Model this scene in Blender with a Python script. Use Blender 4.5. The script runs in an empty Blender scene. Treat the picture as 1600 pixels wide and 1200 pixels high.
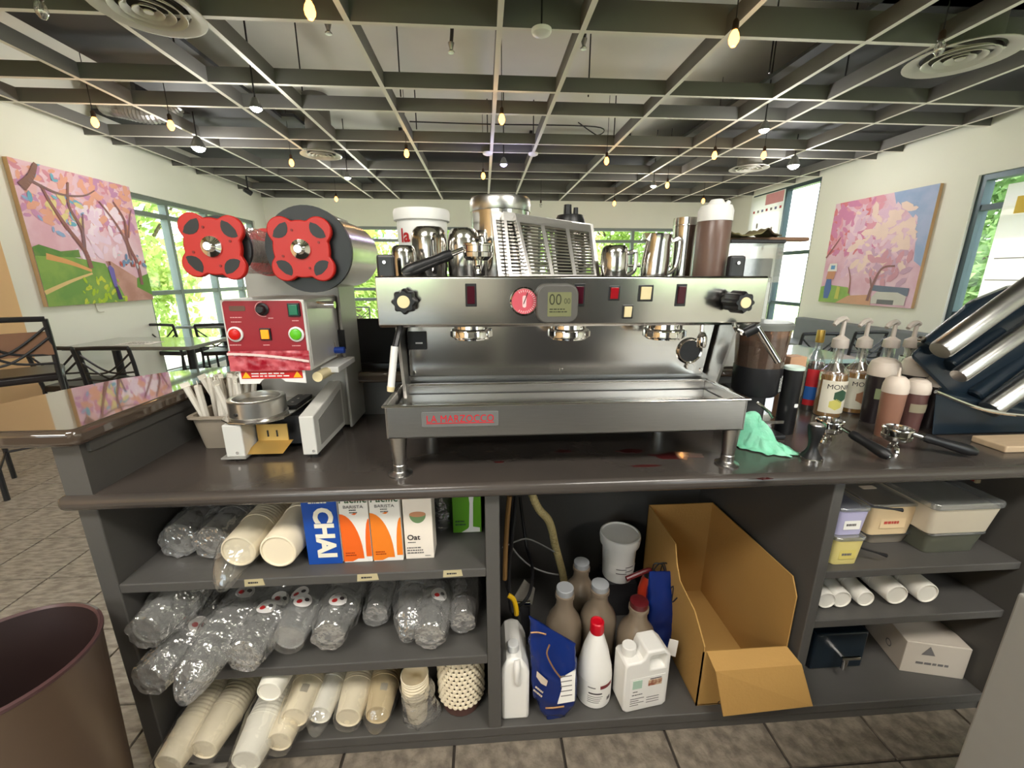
import bpy, bmesh, math, random
from mathutils import Vector, Matrix, noise
R = math.radians
rnd = random.Random(7)
scene = bpy.context.scene
COL = scene.collection

# ---------------------------------------------------------------- camera
CAM_Z = 1.40
FPX = 650.0                       # focal length in pixels of the 1600 px wide frame
TILT = math.atan(170 / FPX)       # looking down
YAW = math.atan(45 / FPX * math.cos(TILT))   # turned a little to the right
cam_data = bpy.data.cameras.new('camera')
cam_data.sensor_width = 36.0
cam_data.lens = FPX / 1600 * 36.0
cam_data.clip_start = 0.02
cam_data.clip_end = 200
cam = bpy.data.objects.new('camera', cam_data)
COL.objects.link(cam)
cam.location = (0, 0, CAM_Z)
cam.rotation_euler = (R(90) - TILT, 0, -YAW)
scene.camera = cam

# ---------------------------------------------------------------- world, sun, exposure
scene.view_settings.view_transform = 'Standard'
scene.view_settings.look = 'None'
scene.view_settings.gamma = 1.0
scene.view_settings.use_curve_mapping = False
scene.view_settings.exposure = 0.93
world = bpy.data.worlds.new('sky')
scene.world = world
world.use_nodes = True
wn = world.node_tree.nodes; wl = world.node_tree.links
sky = wn.new('ShaderNodeTexSky')
sky.sky_type = 'NISHITA'
sky.sun_disc = False
sky.sun_elevation = R(52)
sky.sun_rotation = R(60)
sky.air_density = 1.2
sky.dust_density = 3.0
wbg = wn['Background']
wmix = wn.new('ShaderNodeMix'); wmix.data_type = 'RGBA'
wmix.inputs['Factor'].default_value = 0.55
wl.new(sky.outputs[0], wmix.inputs['A'])
wmix.inputs['B'].default_value = (5.2, 5.4, 5.6, 1)      # thin bright cloud
wl.new(wmix.outputs['Result'], wbg.inputs['Color'])
wbg.inputs['Strength'].default_value = 0.62
sun_data = bpy.data.lights.new('sun', 'SUN')
sun_data.energy = 5.5
sun_data.angle = R(2)
sun_data.color = (1.0, 0.95, 0.86)
sun = bpy.data.objects.new('sun', sun_data)
COL.objects.link(sun)
sun.rotation_euler = (R(32), 0, R(125))

# added area lights out of view, brightening the work area and room
def area(name, loc, sx, sy, power, color=(1, 0.95, 0.88), rot=(0, 0, 0)):
    d = bpy.data.lights.new(name, 'AREA')
    d.shape = 'RECTANGLE'; d.size = sx; d.size_y = sy; d.energy = power; d.color = color
    o = bpy.data.objects.new(name, d); COL.objects.link(o)
    o.location = loc; o.rotation_euler = rot
    return o
FILL_LIGHTS = [(-1.0, -0.45, 1.1, 0.5, 17), (1.1, -0.45, 1.1, 0.5, 17),
                (-2.5, -2.4, 1.1, 0.5, 24), (2.6, -2.4, 1.1, 0.5, 24)]
for i, (lx, ly, sx, sy, pw) in enumerate(FILL_LIGHTS):
    area('fill_light_glow', (lx, ly, 2.765), sx, sy, pw)

# ---------------------------------------------------------------- helpers
def S(r, g, b):
    def c(u):
        u /= 255.0
        return u / 12.92 if u <= 0.04045 else ((u + 0.055) / 1.055) ** 2.4
    return (c(r), c(g), c(b))

_fw = Vector((math.sin(YAW) * math.cos(TILT), math.cos(YAW) * math.cos(TILT), -math.sin(TILT)))
_rt = Vector((math.cos(YAW), -math.sin(YAW), 0))
_up = _rt.cross(_fw)
_C = Vector((0, 0, CAM_Z))
def _ray(x, y): return _fw + _rt * ((x - 800) / FPX) + _up * ((600 - y) / FPX)
# where a photographed point lies on a known real plane (survey of the photograph)
def PY(x, y, Y): d = _ray(x, y); return _C + d * (Y / d.y)
def PZ(x, y, Z): d = _ray(x, y); return _C + d * ((Z - CAM_Z) / d.z)
def PX(x, y, X): d = _ray(x, y); return _C + d * (X / d.x)

MATS = {}
def mat(name, col, rough=0.5, metal=0.0, var=0.08, scale=12.0, bump=0.0, bscale=None, spec=0.5,
        trans=0.0, emit=0.0, coat=0.0, col2=None, stretch=None, detail=4.0, ior=1.45, alpha=1.0, sss=0.0):
    if name in MATS: return MATS[name]
    m = bpy.data.materials.new(name); m.use_nodes = True
    nt = m.node_tree; N = nt.nodes; L = nt.links
    b = N['Principled BSDF']
    b.inputs['Roughness'].default_value = rough
    b.inputs['Metallic'].default_value = metal
    b.inputs['Specular IOR Level'].default_value = spec
    b.inputs['Transmission Weight'].default_value = trans
    b.inputs['IOR'].default_value = ior
    b.inputs['Coat Weight'].default_value = coat
    b.inputs['Alpha'].default_value = alpha
    tc = N.new('ShaderNodeTexCoord'); mp = N.new('ShaderNodeMapping')
    L.new(tc.outputs['Object'], mp.inputs['Vector'])
    if stretch: mp.inputs['Scale'].default_value = stretch
    nz = N.new('ShaderNodeTexNoise'); nz.inputs['Scale'].default_value = scale; nz.inputs['Detail'].default_value = detail
    L.new(mp.outputs[0], nz.inputs['Vector'])
    mx = N.new('ShaderNodeMix'); mx.data_type = 'RGBA'
    c2 = col2 if col2 else tuple(min(1, c * (1 + var)) for c in col)
    c1 = col if col2 else tuple(c * (1 - var) for c in col)
    mx.inputs['A'].default_value = (*c1, 1); mx.inputs['B'].default_value = (*c2, 1)
    if col2:
        rp = N.new('ShaderNodeMapRange'); rp.inputs[1].default_value = 0.38; rp.inputs[2].default_value = 0.62
        L.new(nz.outputs['Fac'], rp.inputs[0]); L.new(rp.outputs[0], mx.inputs['Factor'])
    else:
        L.new(nz.outputs['Fac'], mx.inputs['Factor'])
    L.new(mx.outputs['Result'], b.inputs['Base Color'])
    if bump:
        bp = N.new('ShaderNodeBump'); bp.inputs['Strength'].default_value = bump; bp.inputs['Distance'].default_value = 0.01
        n2 = nz
        if bscale:
            n2 = N.new('ShaderNodeTexNoise'); n2.inputs['Scale'].default_value = bscale; n2.inputs['Detail'].default_value = 6
            L.new(mp.outputs[0], n2.inputs['Vector'])
        L.new(n2.outputs['Fac'], bp.inputs['Height']); L.new(bp.outputs[0], b.inputs['Normal'])
    if emit:
        b.inputs['Emission Color'].default_value = (*col, 1); b.inputs['Emission Strength'].default_value = emit
    MATS[name] = m
    return m

def clear_mat(name, tint=(1, 1, 1), gloss=0.12, rough=0.15, milk=0.0, milkcol=(0.9, 0.9, 0.9), bump=0.0, bscale=30):
    """thin clear plastic or glass: see-through with a sheen and some milkiness"""
    if name in MATS: return MATS[name]
    m = bpy.data.materials.new(name); m.use_nodes = True
    nt = m.node_tree; N = nt.nodes; L = nt.links
    N.remove(N['Principled BSDF'])
    out = N['Material Output']
    tr = N.new('ShaderNodeBsdfTransparent'); tr.inputs[0].default_value = (*tint, 1)
    gl = N.new('ShaderNodeBsdfGlossy'); gl.inputs['Roughness'].default_value = rough
    df = N.new('ShaderNodeBsdfDiffuse'); df.inputs[0].default_value = (*milkcol, 1)
    fr = N.new('ShaderNodeLayerWeight'); fr.inputs[0].default_value = 0.5
    pw = N.new('ShaderNodeMath'); pw.operation = 'POWER'; pw.inputs[1].default_value = 4.0
    L.new(fr.outputs['Facing'], pw.inputs[0])
    ad = N.new('ShaderNodeMath'); ad.operation = 'MULTIPLY_ADD'; ad.inputs[1].default_value = 0.55; ad.inputs[2].default_value = gloss * 0.4; ad.use_clamp = True
    L.new(pw.outputs[0], ad.inputs[0])
    m1 = N.new('ShaderNodeMixShader'); m1.inputs[0].default_value = milk
    L.new(tr.outputs[0], m1.inputs[1]); L.new(df.outputs[0], m1.inputs[2])
    m2 = N.new('ShaderNodeMixShader')
    L.new(ad.outputs[0], m2.inputs[0]); L.new(m1.outputs[0], m2.inputs[1]); L.new(gl.outputs[0], m2.inputs[2])
    L.new(m2.outputs[0], out.inputs[0])
    if bump:
        tc = N.new('ShaderNodeTexCoord'); nz = N.new('ShaderNodeTexNoise'); nz.inputs['Scale'].default_value = bscale
        L.new(tc.outputs['Object'], nz.inputs['Vector'])
        bp = N.new('ShaderNodeBump'); bp.inputs['Strength'].default_value = bump; bp.inputs['Distance'].default_value = 0.02
        L.new(nz.outputs['Fac'], bp.inputs['Height'])
        for s in (gl, df, fr): L.new(bp.outputs[0], s.inputs['Normal'])
    MATS[name] = m
    return m

def wmat(o):
    M = o.matrix_basis.copy()
    while o.parent: o = o.parent; M = o.matrix_basis @ M
    return M
class MB:
    def __init__(s): s.v = []; s.f = []
    def add(s, vs, fs, M=None):
        o = len(s.v)
        s.v += [(M @ Vector(p)) if M else Vector(p) for p in vs]
        s.f += [tuple(i + o for i in f) for f in fs]
        return s
    def box(s, x0, x1, y0, y1, z0, z1, M=None):
        return s.add([(x0,y0,z0),(x1,y0,z0),(x1,y1,z0),(x0,y1,z0),(x0,y0,z1),(x1,y0,z1),(x1,y1,z1),(x0,y1,z1)],
                     [(0,3,2,1),(4,5,6,7),(0,1,5,4),(1,2,6,5),(2,3,7,6),(3,0,4,7)], M)
    def hexa(s, b, t):
        """bottom and top quads, each four points counter-clockwise seen from above"""
        return s.add(list(b) + list(t), [(0,3,2,1),(4,5,6,7),(0,1,5,4),(1,2,6,5),(2,3,7,6),(3,0,4,7)])
    def ring(s, c, u, w, r, n): return [c + u * (r * math.cos(2*math.pi*i/n)) + w * (r * math.sin(2*math.pi*i/n)) for i in range(n)]
    def tube(s, pts, r, n=8, cap=True, closed=False):
        pts = [Vector(p) for p in pts]; k = len(pts)
        rs = r if isinstance(r, (list, tuple)) else [r] * k
        t0 = (pts[1] - pts[0]).normalized()
        u = t0.orthogonal().normalized(); o = len(s.v)
        for i in range(k):
            if closed: t = (pts[(i+1) % k] - pts[i-1]).normalized()
            else: t = (pts[min(i+1, k-1)] - pts[max(i-1, 0)]).normalized()
            u = (u - t * u.dot(t)).normalized(); w = t.cross(u)
            s.v += s.ring(pts[i], u, w, rs[i], n)
        m = k if closed else k - 1
        for i in range(m):
            a = o + i*n; b = o + ((i+1) % k)*n
            for j in range(n): s.f.append((a+j, a+(j+1)%n, b+(j+1)%n, b+j))
        if cap and not closed:
            s.f.append(tuple(o + j for j in reversed(range(n)))); s.f.append(tuple(o + (k-1)*n + j for j in range(n)))
        return s
    def cyl(s, p0, p1, r0, r1=None, n=20, cap=True):
        return s.tube([p0, p1], [r0, r0 if r1 is None else r1], n, cap)
    def lathe(s, prof, n=28, M=None, c=(0,0,0), a0=0, a1=2*math.pi):
        """profile of (radius, height) turned about z; a radius of 0 closes the end"""
        o = len(s.v); c = Vector(c); full = abs(a1 - a0 - 2*math.pi) < 1e-6
        k = n if full else n + 1
        rows = []
        for (r, z) in prof:
            if r <= 1e-6:
                p = Vector((0,0,z)) + c; s.v.append(M @ p if M else p); rows.append([len(s.v)-1] * k)
            else:
                row = []
                for i in range(k):
                    a = a0 + (a1 - a0) * i / n
                    p = Vector((r*math.cos(a), r*math.sin(a), z)) + c
                    s.v.append(M @ p if M else p); row.append(len(s.v)-1)
                rows.append(row)
        for a, b in zip(rows, rows[1:]):
            for i in range(n):
                j = (i+1) % k
                q = [a[i], a[j], b[j], b[i]]
                q = [x for t, x in enumerate(q) if x not in q[:t]]
                if len(q) > 2: s.f.append(tuple(q))
        return s
    def prism(s, poly, h, M=None, z0=0.0):
        n = len(poly)
        vs = [(x, y, z0) for x, y in poly] + [(x, y, z0 + h) for x, y in poly]
        fs = [tuple(reversed(range(n))), tuple(range(n, 2*n))] + [(i, (i+1)%n, n+(i+1)%n, n+i) for i in range(n)]
        return s.add(vs, fs, M)
    def grid(s, fn, nu, nv, wrap=False):
        o = len(s.v); k = nu if wrap else nu + 1
        for j in range(nv+1):
            for i in range(k): s.v.append(Vector(fn(i/nu, j/nv)))
        for j in range(nv):
            for i in range(nu):
                i2 = (i+1) % k
                s.f.append((o+j*k+i, o+j*k+i2, o+(j+1)*k+i2, o+(j+1)*k+i))
        return s
    def mesh(s, name, smooth=35):
        me = bpy.data.meshes.new(name)
        me.from_pydata([tuple(p) for p in s.v], [], s.f)
        bm = bmesh.new(); bm.from_mesh(me); bmesh.ops.recalc_face_normals(bm, faces=bm.faces); bm.to_mesh(me); bm.free()
        if smooth:
            for p in me.polygons: p.use_smooth = True
            me.set_sharp_from_angle(angle=R(smooth))
        return me
    def build(s, name, m, parent=None, smooth=35, bevel=0.0, seg=2, loc=None, label=None, kind=None, w=False):
        if w:
            Mi = wmat(parent).inverted(); s.v = [Mi @ p for p in s.v]
        me = s.mesh(name, smooth)
        if m: me.materials.append(m)
        o = bpy.data.objects.new(name, me); COL.objects.link(o)
        if parent: o.parent = parent
        if loc is not None: o.location = loc
        if bevel:
            b = o.modifiers.new('bevel', 'BEVEL'); b.width = bevel; b.segments = seg; b.limit_method = 'ANGLE'; b.angle_limit = R(40)
            b.harden_normals = False
        if label: o['label'] = label
        if kind: o['kind'] = kind
        return o

def tag(o, label=None, cat=None, group=None, kind=None):
    if label: o['label'] = label
    if cat: o['category'] = cat
    if group: o['group'] = group
    if kind: o['kind'] = kind
    return o
def thing(name, label, cat, loc=(0,0,0), rz=0.0, group=None):
    o = bpy.data.objects.new(name, None); COL.objects.link(o)
    o.empty_display_size = 0.05
    o.location = loc; o.rotation_euler = (0, 0, rz)
    return tag(o, label, cat, group)
def copy_tree(o, parent=None):
    c = o.copy(); COL.objects.link(c)
    if parent: c.parent = parent
    for ch in list(o.children): copy_tree(ch, c)
    return c
def T(x, y, z): return Matrix.Translation((x, y, z))
def RX(a): return Matrix.Rotation(R(a), 4, 'X')
def RY(a): return Matrix.Rotation(R(a), 4, 'Y')
def RZ(a): return Matrix.Rotation(R(a), 4, 'Z')
FRONT = RX(90)          # text or outline drawn in xy, stood up facing -y
def lettering(body, size, m, parent, M, name='lettering', extrude=0.0004, align='CENTER', sx=1.0, shear=0.0, bold=0.0, space=1.0):
    cu = bpy.data.curves.new(name, 'FONT'); cu.body = body; cu.size = size; cu.align_x = align; cu.align_y = 'CENTER'
    cu.extrude = extrude; cu.shear = shear; cu.offset = bold; cu.resolution_u = 3; cu.space_character = space
    t = bpy.data.objects.new(name, cu); COL.objects.link(t)
    bpy.context.view_layer.update()
    me = bpy.data.meshes.new_from_object(t)
    bpy.data.objects.remove(t); bpy.data.curves.remove(cu)
    me.transform(M @ Matrix.Diagonal((sx, 1, 1, 1)))
    me.materials.append(m); me.name = name
    o = bpy.data.objects.new(name, me); COL.objects.link(o)
    if parent: o.parent = parent
    return o
def fine_print(parent, M, w, h, rows, m, name='fine_print', seed=1):
    """print too small to read: rows of short dashes, flat on the surface"""
    rg = random.Random(seed); b = MB(); rh = h/rows
    for i in range(rows):
        x = -w/2; z = h/2 - (i + .5)*rh
        end = w/2*rg.uniform(.55, 1.0)
        while x < end:
            l = rg.uniform(.06, .2)*w; b.box(x, min(x + l, end), z - rh*.22, z + rh*.22, 0, .0005); x += l + .035*w
    b.v = [M @ p for p in b.v]
    return b.build(name, m, parent, smooth=0, kind='stuff')
def rounded(w, h, r, n=4):
    """rounded rectangle outline centred on the origin"""
    out = []
    for cx, cy, a in ((w/2-r, h/2-r, 0), (-w/2+r, h/2-r, 90), (-w/2+r, -h/2+r, 180), (w/2-r, -h/2+r, 270)):
        for i in range(n+1):
            t = R(a + 90*i/n); out.append((cx + r*math.cos(t), cy + r*math.sin(t)))
    return out
def nz(p, s=1.0): return noise.noise(Vector(p) * s)
def bez(pts, n=8):
    """smooth curve through points"""
    pts = [Vector(p) for p in pts]; out = []
    for i in range(len(pts)-1):
        p0 = pts[max(i-1,0)]; p1 = pts[i]; p2 = pts[i+1]; p3 = pts[min(i+2,len(pts)-1)]
        for k in range(n):
            t = k/n
            out.append(0.5*((2*p1)+(p2-p0)*t+(2*p0-5*p1+4*p2-p3)*t*t+(3*p1-p0-3*p2+p3)*t**3))
    out.append(pts[-1]); return out
# shared materials
STEEL = mat('polished_steel', (0.62, 0.60, 0.57), 0.16, 1.0, 0.05, 30)
BRUSHED = mat('brushed_steel', (0.55, 0.54, 0.52), 0.30, 1.0, 0.10, 40, stretch=(0.4, 8, 8))
CHROME = mat('chrome', (0.75, 0.73, 0.70), 0.07, 1.0, 0.02, 10)
BLACKP = mat('black_plastic', (0.012, 0.012, 0.013), 0.38, 0, 0.2, 20)
BLACKM = mat('black_metal', (0.02, 0.02, 0.022), 0.35, 0.0, 0.2, 20)
WHITEP = mat('white_plastic', (0.78, 0.78, 0.76), 0.4, 0, 0.03, 8)
IVORY = mat('ivory_plastic', S(225, 210, 165), 0.4, 0, 0.04, 8)
RUBBER = mat('black_rubber', (0.01, 0.01, 0.01), 0.7, 0, 0.2, 30)
# ================================================================ the setting
LXW, RXW, BYW, RYW = -4.08, 4.93, 8.66, -3.7
GRID_Z, DECK_Z = 2.80, 3.35
M_WALL = mat('cream_wall_paint', S(238, 238, 228), 0.75, 0, 0.02, 3, bump=0.05, bscale=90)
M_TAN = mat('tan_wall_paint', S(226, 186, 138), 0.75, 0, 0.02, 3)
M_BOARD = mat('grey_board_paint', S(104, 103, 100), 0.6, 0, 0.06, 9)
M_UNDERLIT = mat('board_underside_lit', S(222, 220, 210), 0.6, 0, 0.04, 9)
M_DECK = mat('grey_deck_paint', S(222, 223, 214), 0.8, 0, 0.05, 4)
M_DARKDECK = mat('dark_plenum_panel', S(72, 74, 76), 0.7, 0, 0.15, 3)
M_FRAME = mat('window_frame_metal', S(120, 128, 128), 0.45, 0.3, 0.05, 10)
M_PANE = clear_mat('window_glass', (0.97, 0.99, 0.98), 0.05, 0.02)

# tile floor: 33 cm tiles, a part each where the photograph shows them
M_TILE = mat('slate_grey_tile', S(142, 135, 124), 0.5, 0, 0, 16, bump=0.5, bscale=26, col2=S(182, 175, 163), stretch=(1, 3.5, 1), detail=10)
M_TILE_B = mat('slate_brown_tile', S(104, 95, 84), 0.55, 0, 0, 24, bump=0.6, bscale=40, col2=S(140, 130, 115), detail=12)
M_GROUT = mat('dark_grout', S(62, 56, 50), 0.9, 0, 0.1, 40)
fl = MB().box(LXW - 0.15, RXW + 0.15, RYW - 0.15, BYW + 0.15, -0.12, -0.008).build('floor', M_GROUT, smooth=0)
tag(fl, kind='structure')
TS = 0.331
def tile_mesh(m, wid=TS - 0.006, dep=TS - 0.006):
    return MB().box(0.003, wid, 0.003, dep, -0.010, 0.0).mesh('tile', 0), m
tm_a, _ = tile_mesh(M_TILE); tm_a.materials.append(M_TILE)
tm_b, _ = tile_mesh(M_TILE_B); tm_b.materials.append(M_TILE_B)
far = MB()
ix0 = int(math.floor((LXW - 0.22) / TS)); ix1 = int(math.ceil((RXW - 0.22) / TS))
iy0 = int(math.floor((RYW - 0.84) / TS)); iy1 = int(math.ceil((BYW - 0.84) / TS))
count_tiles = 0
for ix in range(ix0, ix1):
    for iy in range(iy0, iy1):
        x = 0.22 + ix * TS; y = 0.84 + iy * TS
        left = (x < -0.9 and x > -4.1 and 0.5 < y < 4.2)
        front = (-0.95 < x < 1.9 and 0.3 < y < 1.0)
        if left or front:
            o = bpy.data.objects.new('tile', tm_a if left else tm_b); COL.objects.link(o)
            o.parent = fl; o.location = (x, y, 0); count_tiles += 1
        else:
            far.box(x + 0.003, x + TS - 0.003, y + 0.003, y + TS - 0.003, -0.010, 0.0)
far.build('tiles', M_TILE, fl, smooth=0, kind='stuff')

def wall(name, horizontal_axis, pos, a0, a1, z0, z1, holes, thick, m, outward):
    """wall along x or y with rectangular openings"""
    b = MB(); cuts = sorted(set([a0, a1] + [h[0] for h in holes] + [h[1] for h in holes]))
    p0, p1 = (pos, pos + thick * outward); lo, hi = min(p0, p1), max(p0, p1)
    def put(u0, u1, w0, w1):
        if horizontal_axis == 'x': b.box(u0, u1, lo, hi, w0, w1)
        else: b.box(lo, hi, u0, u1, w0, w1)
    for u0, u1 in zip(cuts, cuts[1:]):
        zs = [z0]
        for h in sorted(holes, key=lambda q: q[2]):
            if h[0] <= u0 + 1e-6 and h[1] >= u1 - 1e-6:
                if h[2] > zs[-1]: put(u0, u1, zs[-1], h[2])
                zs.append(h[3])
        if zs[-1] < z1: put(u0, u1, zs[-1], z1)
    o = b.build(name, m, smooth=0); tag(o, kind='structure'); return o
WIN_L = [(5.50, 8.25, 0.10, 2.34)]
WIN_B = [(-3.72, -0.28, 0.45, 2.31), (1.10, 4.02, 0.45, 2.31)]
WIN_R = [(1.40, 4.20, 0.30, 2.36), (6.28, 7.90, 0.10, 2.79)]
WIN_K = [(-3.6, -0.6, 0.9, 2.5), (0.9, 4.4, 0.9, 2.5)]
wall('wall_left', 'y', LXW, RYW, BYW, 0, DECK_Z, WIN_L, 0.15, M_WALL, -1)
wall('wall_right', 'y', RXW, RYW, BYW, 0, DECK_Z, WIN_R, 0.15, M_WALL, 1)
wall('wall_back', 'x', BYW, LXW - 0.15, RXW + 0.15, 0, DECK_Z, WIN_B, 0.15, M_WALL, 1)
wall('wall_rear', 'x', RYW, LXW - 0.15, RXW + 0.15, 0, DECK_Z, WIN_K, 0.15, M_WALL, -1)
tp = MB().box(LXW, LXW + 0.05, RYW, 3.95, 0, DECK_Z).build('trim_1', M_TAN, smooth=0); tag(tp, kind='structure')

def window(idx, axis, pos, u0, u1, z0, z1, vs, hs, m=None, fw=0.055):
    root = bpy.data.objects.new('window_%d' % idx, None); COL.objects.link(root); tag(root, kind='structure')
    if axis == 'x': root.location = (0, pos, 0)
    else: root.location = (pos, 0, 0)
    def bx(mb, a0, a1, d0, d1, w0, w1):
        if axis == 'x': mb.box(a0, a1, d0, d1, w0, w1)
        else: mb.box(d0, d1, a0, a1, w0, w1)
    fr = MB()
    bx(fr, u0, u0+fw, -0.05, 0.05, z0, z1); bx(fr, u1-fw, u1, -0.05, 0.05, z0, z1)
    bx(fr, u0+fw, u1-fw, -0.05, 0.05, z1-fw, z1); bx(fr, u0+fw, u1-fw, -0.05, 0.05, z0, z0+fw)
    fr.build('window_frame', m or M_FRAME, root, smooth=0)
    for v in vs:
        b = MB(); bx(b, v-fw/2, v+fw/2, -0.045, 0.045, z0+fw, z1-fw); b.build('mullion', m or M_FRAME, root, smooth=0)
    for h in hs:
        b = MB(); bx(b, u0+fw, u1-fw, -0.04, 0.04, h-fw/2, h+fw/2); b.build('transom', m or M_FRAME, root, smooth=0)
    ue = [u0+fw] + list(vs) + [u1-fw]; ze = [z0+fw] + list(hs) + [z1-fw]
    for a, b_ in zip(ue, ue[1:]):
        for c, d in zip(ze, ze[1:]):
            b = MB(); bx(b, a, b_, -0.004, 0.004, c, d); b.build('pane', M_PANE, root, smooth=0)
    return root
M_FRAME_R = mat('dark_window_frame', S(70, 84, 92), 0.4, 0.3, 0.05, 10)
window(1, 'y', LXW - 0.08, *WIN_L[0], [6.13, 6.95, 7.65], [1.18, 2.13])
window(2, 'x', BYW + 0.08, *WIN_B[0], [-2.63, -1.60, -0.95], [0.93, 1.13, 2.06])
window(3, 'x', BYW + 0.08, *WIN_B[1], [2.08, 3.03], [0.93, 1.13, 2.06])
window(4, 'y', RXW + 0.08, *WIN_R[0], [3.0], [1.0, 2.05], M_FRAME_R)
window(5, 'y', RXW + 0.08, *WIN_R[1], [7.05], [0.95, 1.75], M_FRAME_R)
window(6, 'x', RYW - 0.08, *WIN_K[0], [-2.6, -1.6], [2.0])
window(7, 'x', RYW - 0.08, *WIN_K[1], [2.0, 3.2], [2.0])
# ceiling deck and the open grid of boards hung under it
ce = MB().box(LXW - 0.3, RXW + 0.3, RYW - 0.3, BYW + 0.3, DECK_Z, DECK_Z + 0.12).build('ceiling', M_DECK, smooth=0)
tag(ce, kind='structure')
BH = 0.105; BT = 0.034
XB = [-3.85, -2.95, -2.05, -1.56, -0.75, 0.12, 0.613, 1.50, 2.40, 2.87, 3.75, 4.65]
YB = [-3.0, -2.1, -1.6, -0.7, -0.2, 0.7, 1.2, 2.05, 2.89, 3.75, 4.23, 5.10, 5.44, 6.36, 6.84, 7.89]
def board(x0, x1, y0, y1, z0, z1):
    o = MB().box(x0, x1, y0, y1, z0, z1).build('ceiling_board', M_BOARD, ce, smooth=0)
    o.data.materials.append(M_UNDERLIT)                       # bottom faces paler: light from below put into their colour
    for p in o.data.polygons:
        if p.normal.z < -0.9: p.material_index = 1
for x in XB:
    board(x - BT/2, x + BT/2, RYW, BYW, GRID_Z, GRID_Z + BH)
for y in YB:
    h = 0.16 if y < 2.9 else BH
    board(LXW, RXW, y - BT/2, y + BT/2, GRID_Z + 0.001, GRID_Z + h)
MB().box(LXW, RXW, BYW - 0.03, BYW, GRID_Z, DECK_Z).build('ceiling_board', M_BOARD, ce, smooth=0)
for (x0, x1, y0, y1, z) in [(-2.93, -2.07, 2.95, 5.05, 2.98), (2.42, 4.9, RYW, 8.6, 2.99), (-4.05, -2.0, 5.2, 8.6, 3.05), (-4.0, 4.9, 0.8, 2.86, 2.99)]:
    MB().box(x0, x1, y0, y1, z, z + 0.03).build('ceiling_panel', M_DARKDECK, ce, smooth=0)
for (px, py) in [(385, 60), (270, 55), (650, 185), (960, 200), (1205, 90), (1325, 95), (1000, 260), (470, 120), (625, 130), (920, 130)]:
    p = PZ(px, py, 2.95)
    MB().cyl((p.x, p.y, GRID_Z + 0.05), (p.x, p.y, DECK_Z), 0.006, n=6).build('hanger_rod', BLACKM, ce)
# bodies for the added fill lights over the work side, out of view
M_GLOW = mat('fill_light_diffuser', (1, 0.95, 0.88), 0.6, 0, 0.0, emit=6.0)
for (lx, ly, sx, sy, pw) in FILL_LIGHTS:
    t = thing('added_fill_light', 'flat rectangular fill light added out of view under the board grid', 'light', (lx, ly, 2.77), group='added fill lights over the work side')
    MB().box(-sx/2 - .03, sx/2 + .03, -sy/2 - .03, sy/2 + .03, 0.01, 0.06).build('housing', WHITEP, t, smooth=0)
    MB().box(-sx/2, sx/2, -sy/2, sy/2, 0.002, 0.012).build('diffuser', M_GLOW, t, smooth=0)

# dark back bar and fridge added out of view for the steel to mirror
M_BKB = mat('charcoal_back_bar_paint', S(58, 57, 56), 0.45, 0, 0.1, 6)
t = thing('added_back_bar', 'charcoal back bar counter added out of view for the steel to mirror', 'counter', (0, -1.5, 0))
MB().box(-2.4, 0.1, -1.75, -1.05, 0.0, 0.86).build('bar_body', M_BKB, t, smooth=0, w=True)
MB().box(-2.45, 0.12, -1.78, -1.02, 0.86, 0.90).build('bar_worktop', BLACKM, t, smooth=0, bevel=.006, w=True)
for k in range(4): MB().box(-2.35 + .61*k, -1.79 + .61*k, -1.048, -1.03, 0.08, 0.82).build('door', M_BKB, t, smooth=0, bevel=.004, w=True)
t = thing('added_dark_fridge', 'tall dark two door fridge added out of view for the steel to mirror', 'fridge', (.65, -1.5, 0))  # unseen, added to give the control panel a dark reflection
MB().box(.16, 1.20, -1.8, -1.05, 0.05, 1.95).build('fridge_body', M_BKB, t, smooth=0, bevel=.01, w=True)
for k in range(2):
    d = MB().box(.18 + .51*k, .67 + .51*k, -1.05, -1.01, 0.10, 1.90).build('fridge_door', mat('dark_grey_enamel', S(74, 76, 80), .3), t, smooth=0, bevel=.006, w=True)
    MB().cyl((.64 + .08*k, -.98, .8), (.64 + .08*k, -.98, 1.3), .012, n=10).build('door_handle', BRUSHED, d, w=True)
# ================================================================ counter, bar
M_CAB = mat('charcoal_cabinet_paint', S(82, 80, 77), 0.42, 0, 0.10, 7, bump=0.05, bscale=60)
M_TOP = mat('dark_glossy_counter_paint', S(66, 61, 57), 0.26, 0, 0, 3.5, col2=S(74, 67, 62), coat=0.15, bump=0.04, bscale=25)
M_BAR = mat('brown_glossy_bar_paint', S(78, 66, 56), 0.05, 0, 0.06, 5, coat=1.0, spec=0.8)
M_STAIN = mat('dark_red_stain', S(72, 28, 28), 0.12, 0, 0.3, 30, coat=0.5)
CT = 0.90
CF = 0.96
cab = thing('shelving_counter', 'long charcoal painted counter cabinet with open shelves', 'counter', (0, CF, 0))
def cabbox(name, x0, x1, y0, y1, z0, z1, bev=0.003, m=None):
    return MB().box(x0, x1, y0, y1, z0, z1).build(name, m or M_CAB, cab, smooth=0, bevel=bev, w=True)
CB = 1.62          # back of the carcass
cabbox('side_panel', -0.985, -0.940, CF, CB, 0.0, 0.862)
cabbox('divider', -0.006, 0.032, CF, CB, 0.068, 0.862)
cabbox('divider', 0.943, 0.973, CF, CB, 0.068, 0.862)
cabbox('side_panel', 1.62, 1.66, CF, CB, 0.0, 0.862)
cabbox('back_panel', -0.94, 1.62, CB - 0.02, CB, 0.0, 0.862)
cabbox('bottom_shelf', -0.94, 1.62, CF, CB - 0.02, 0.035, 0.068)
cabbox('kick_board', -0.94, 1.62, CF + 0.005, CF + 0.03, 0.0, 0.035)
cabbox('shelf', -0.94, -0.006, CF, CB - 0.02, 0.610, 0.637)
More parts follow.
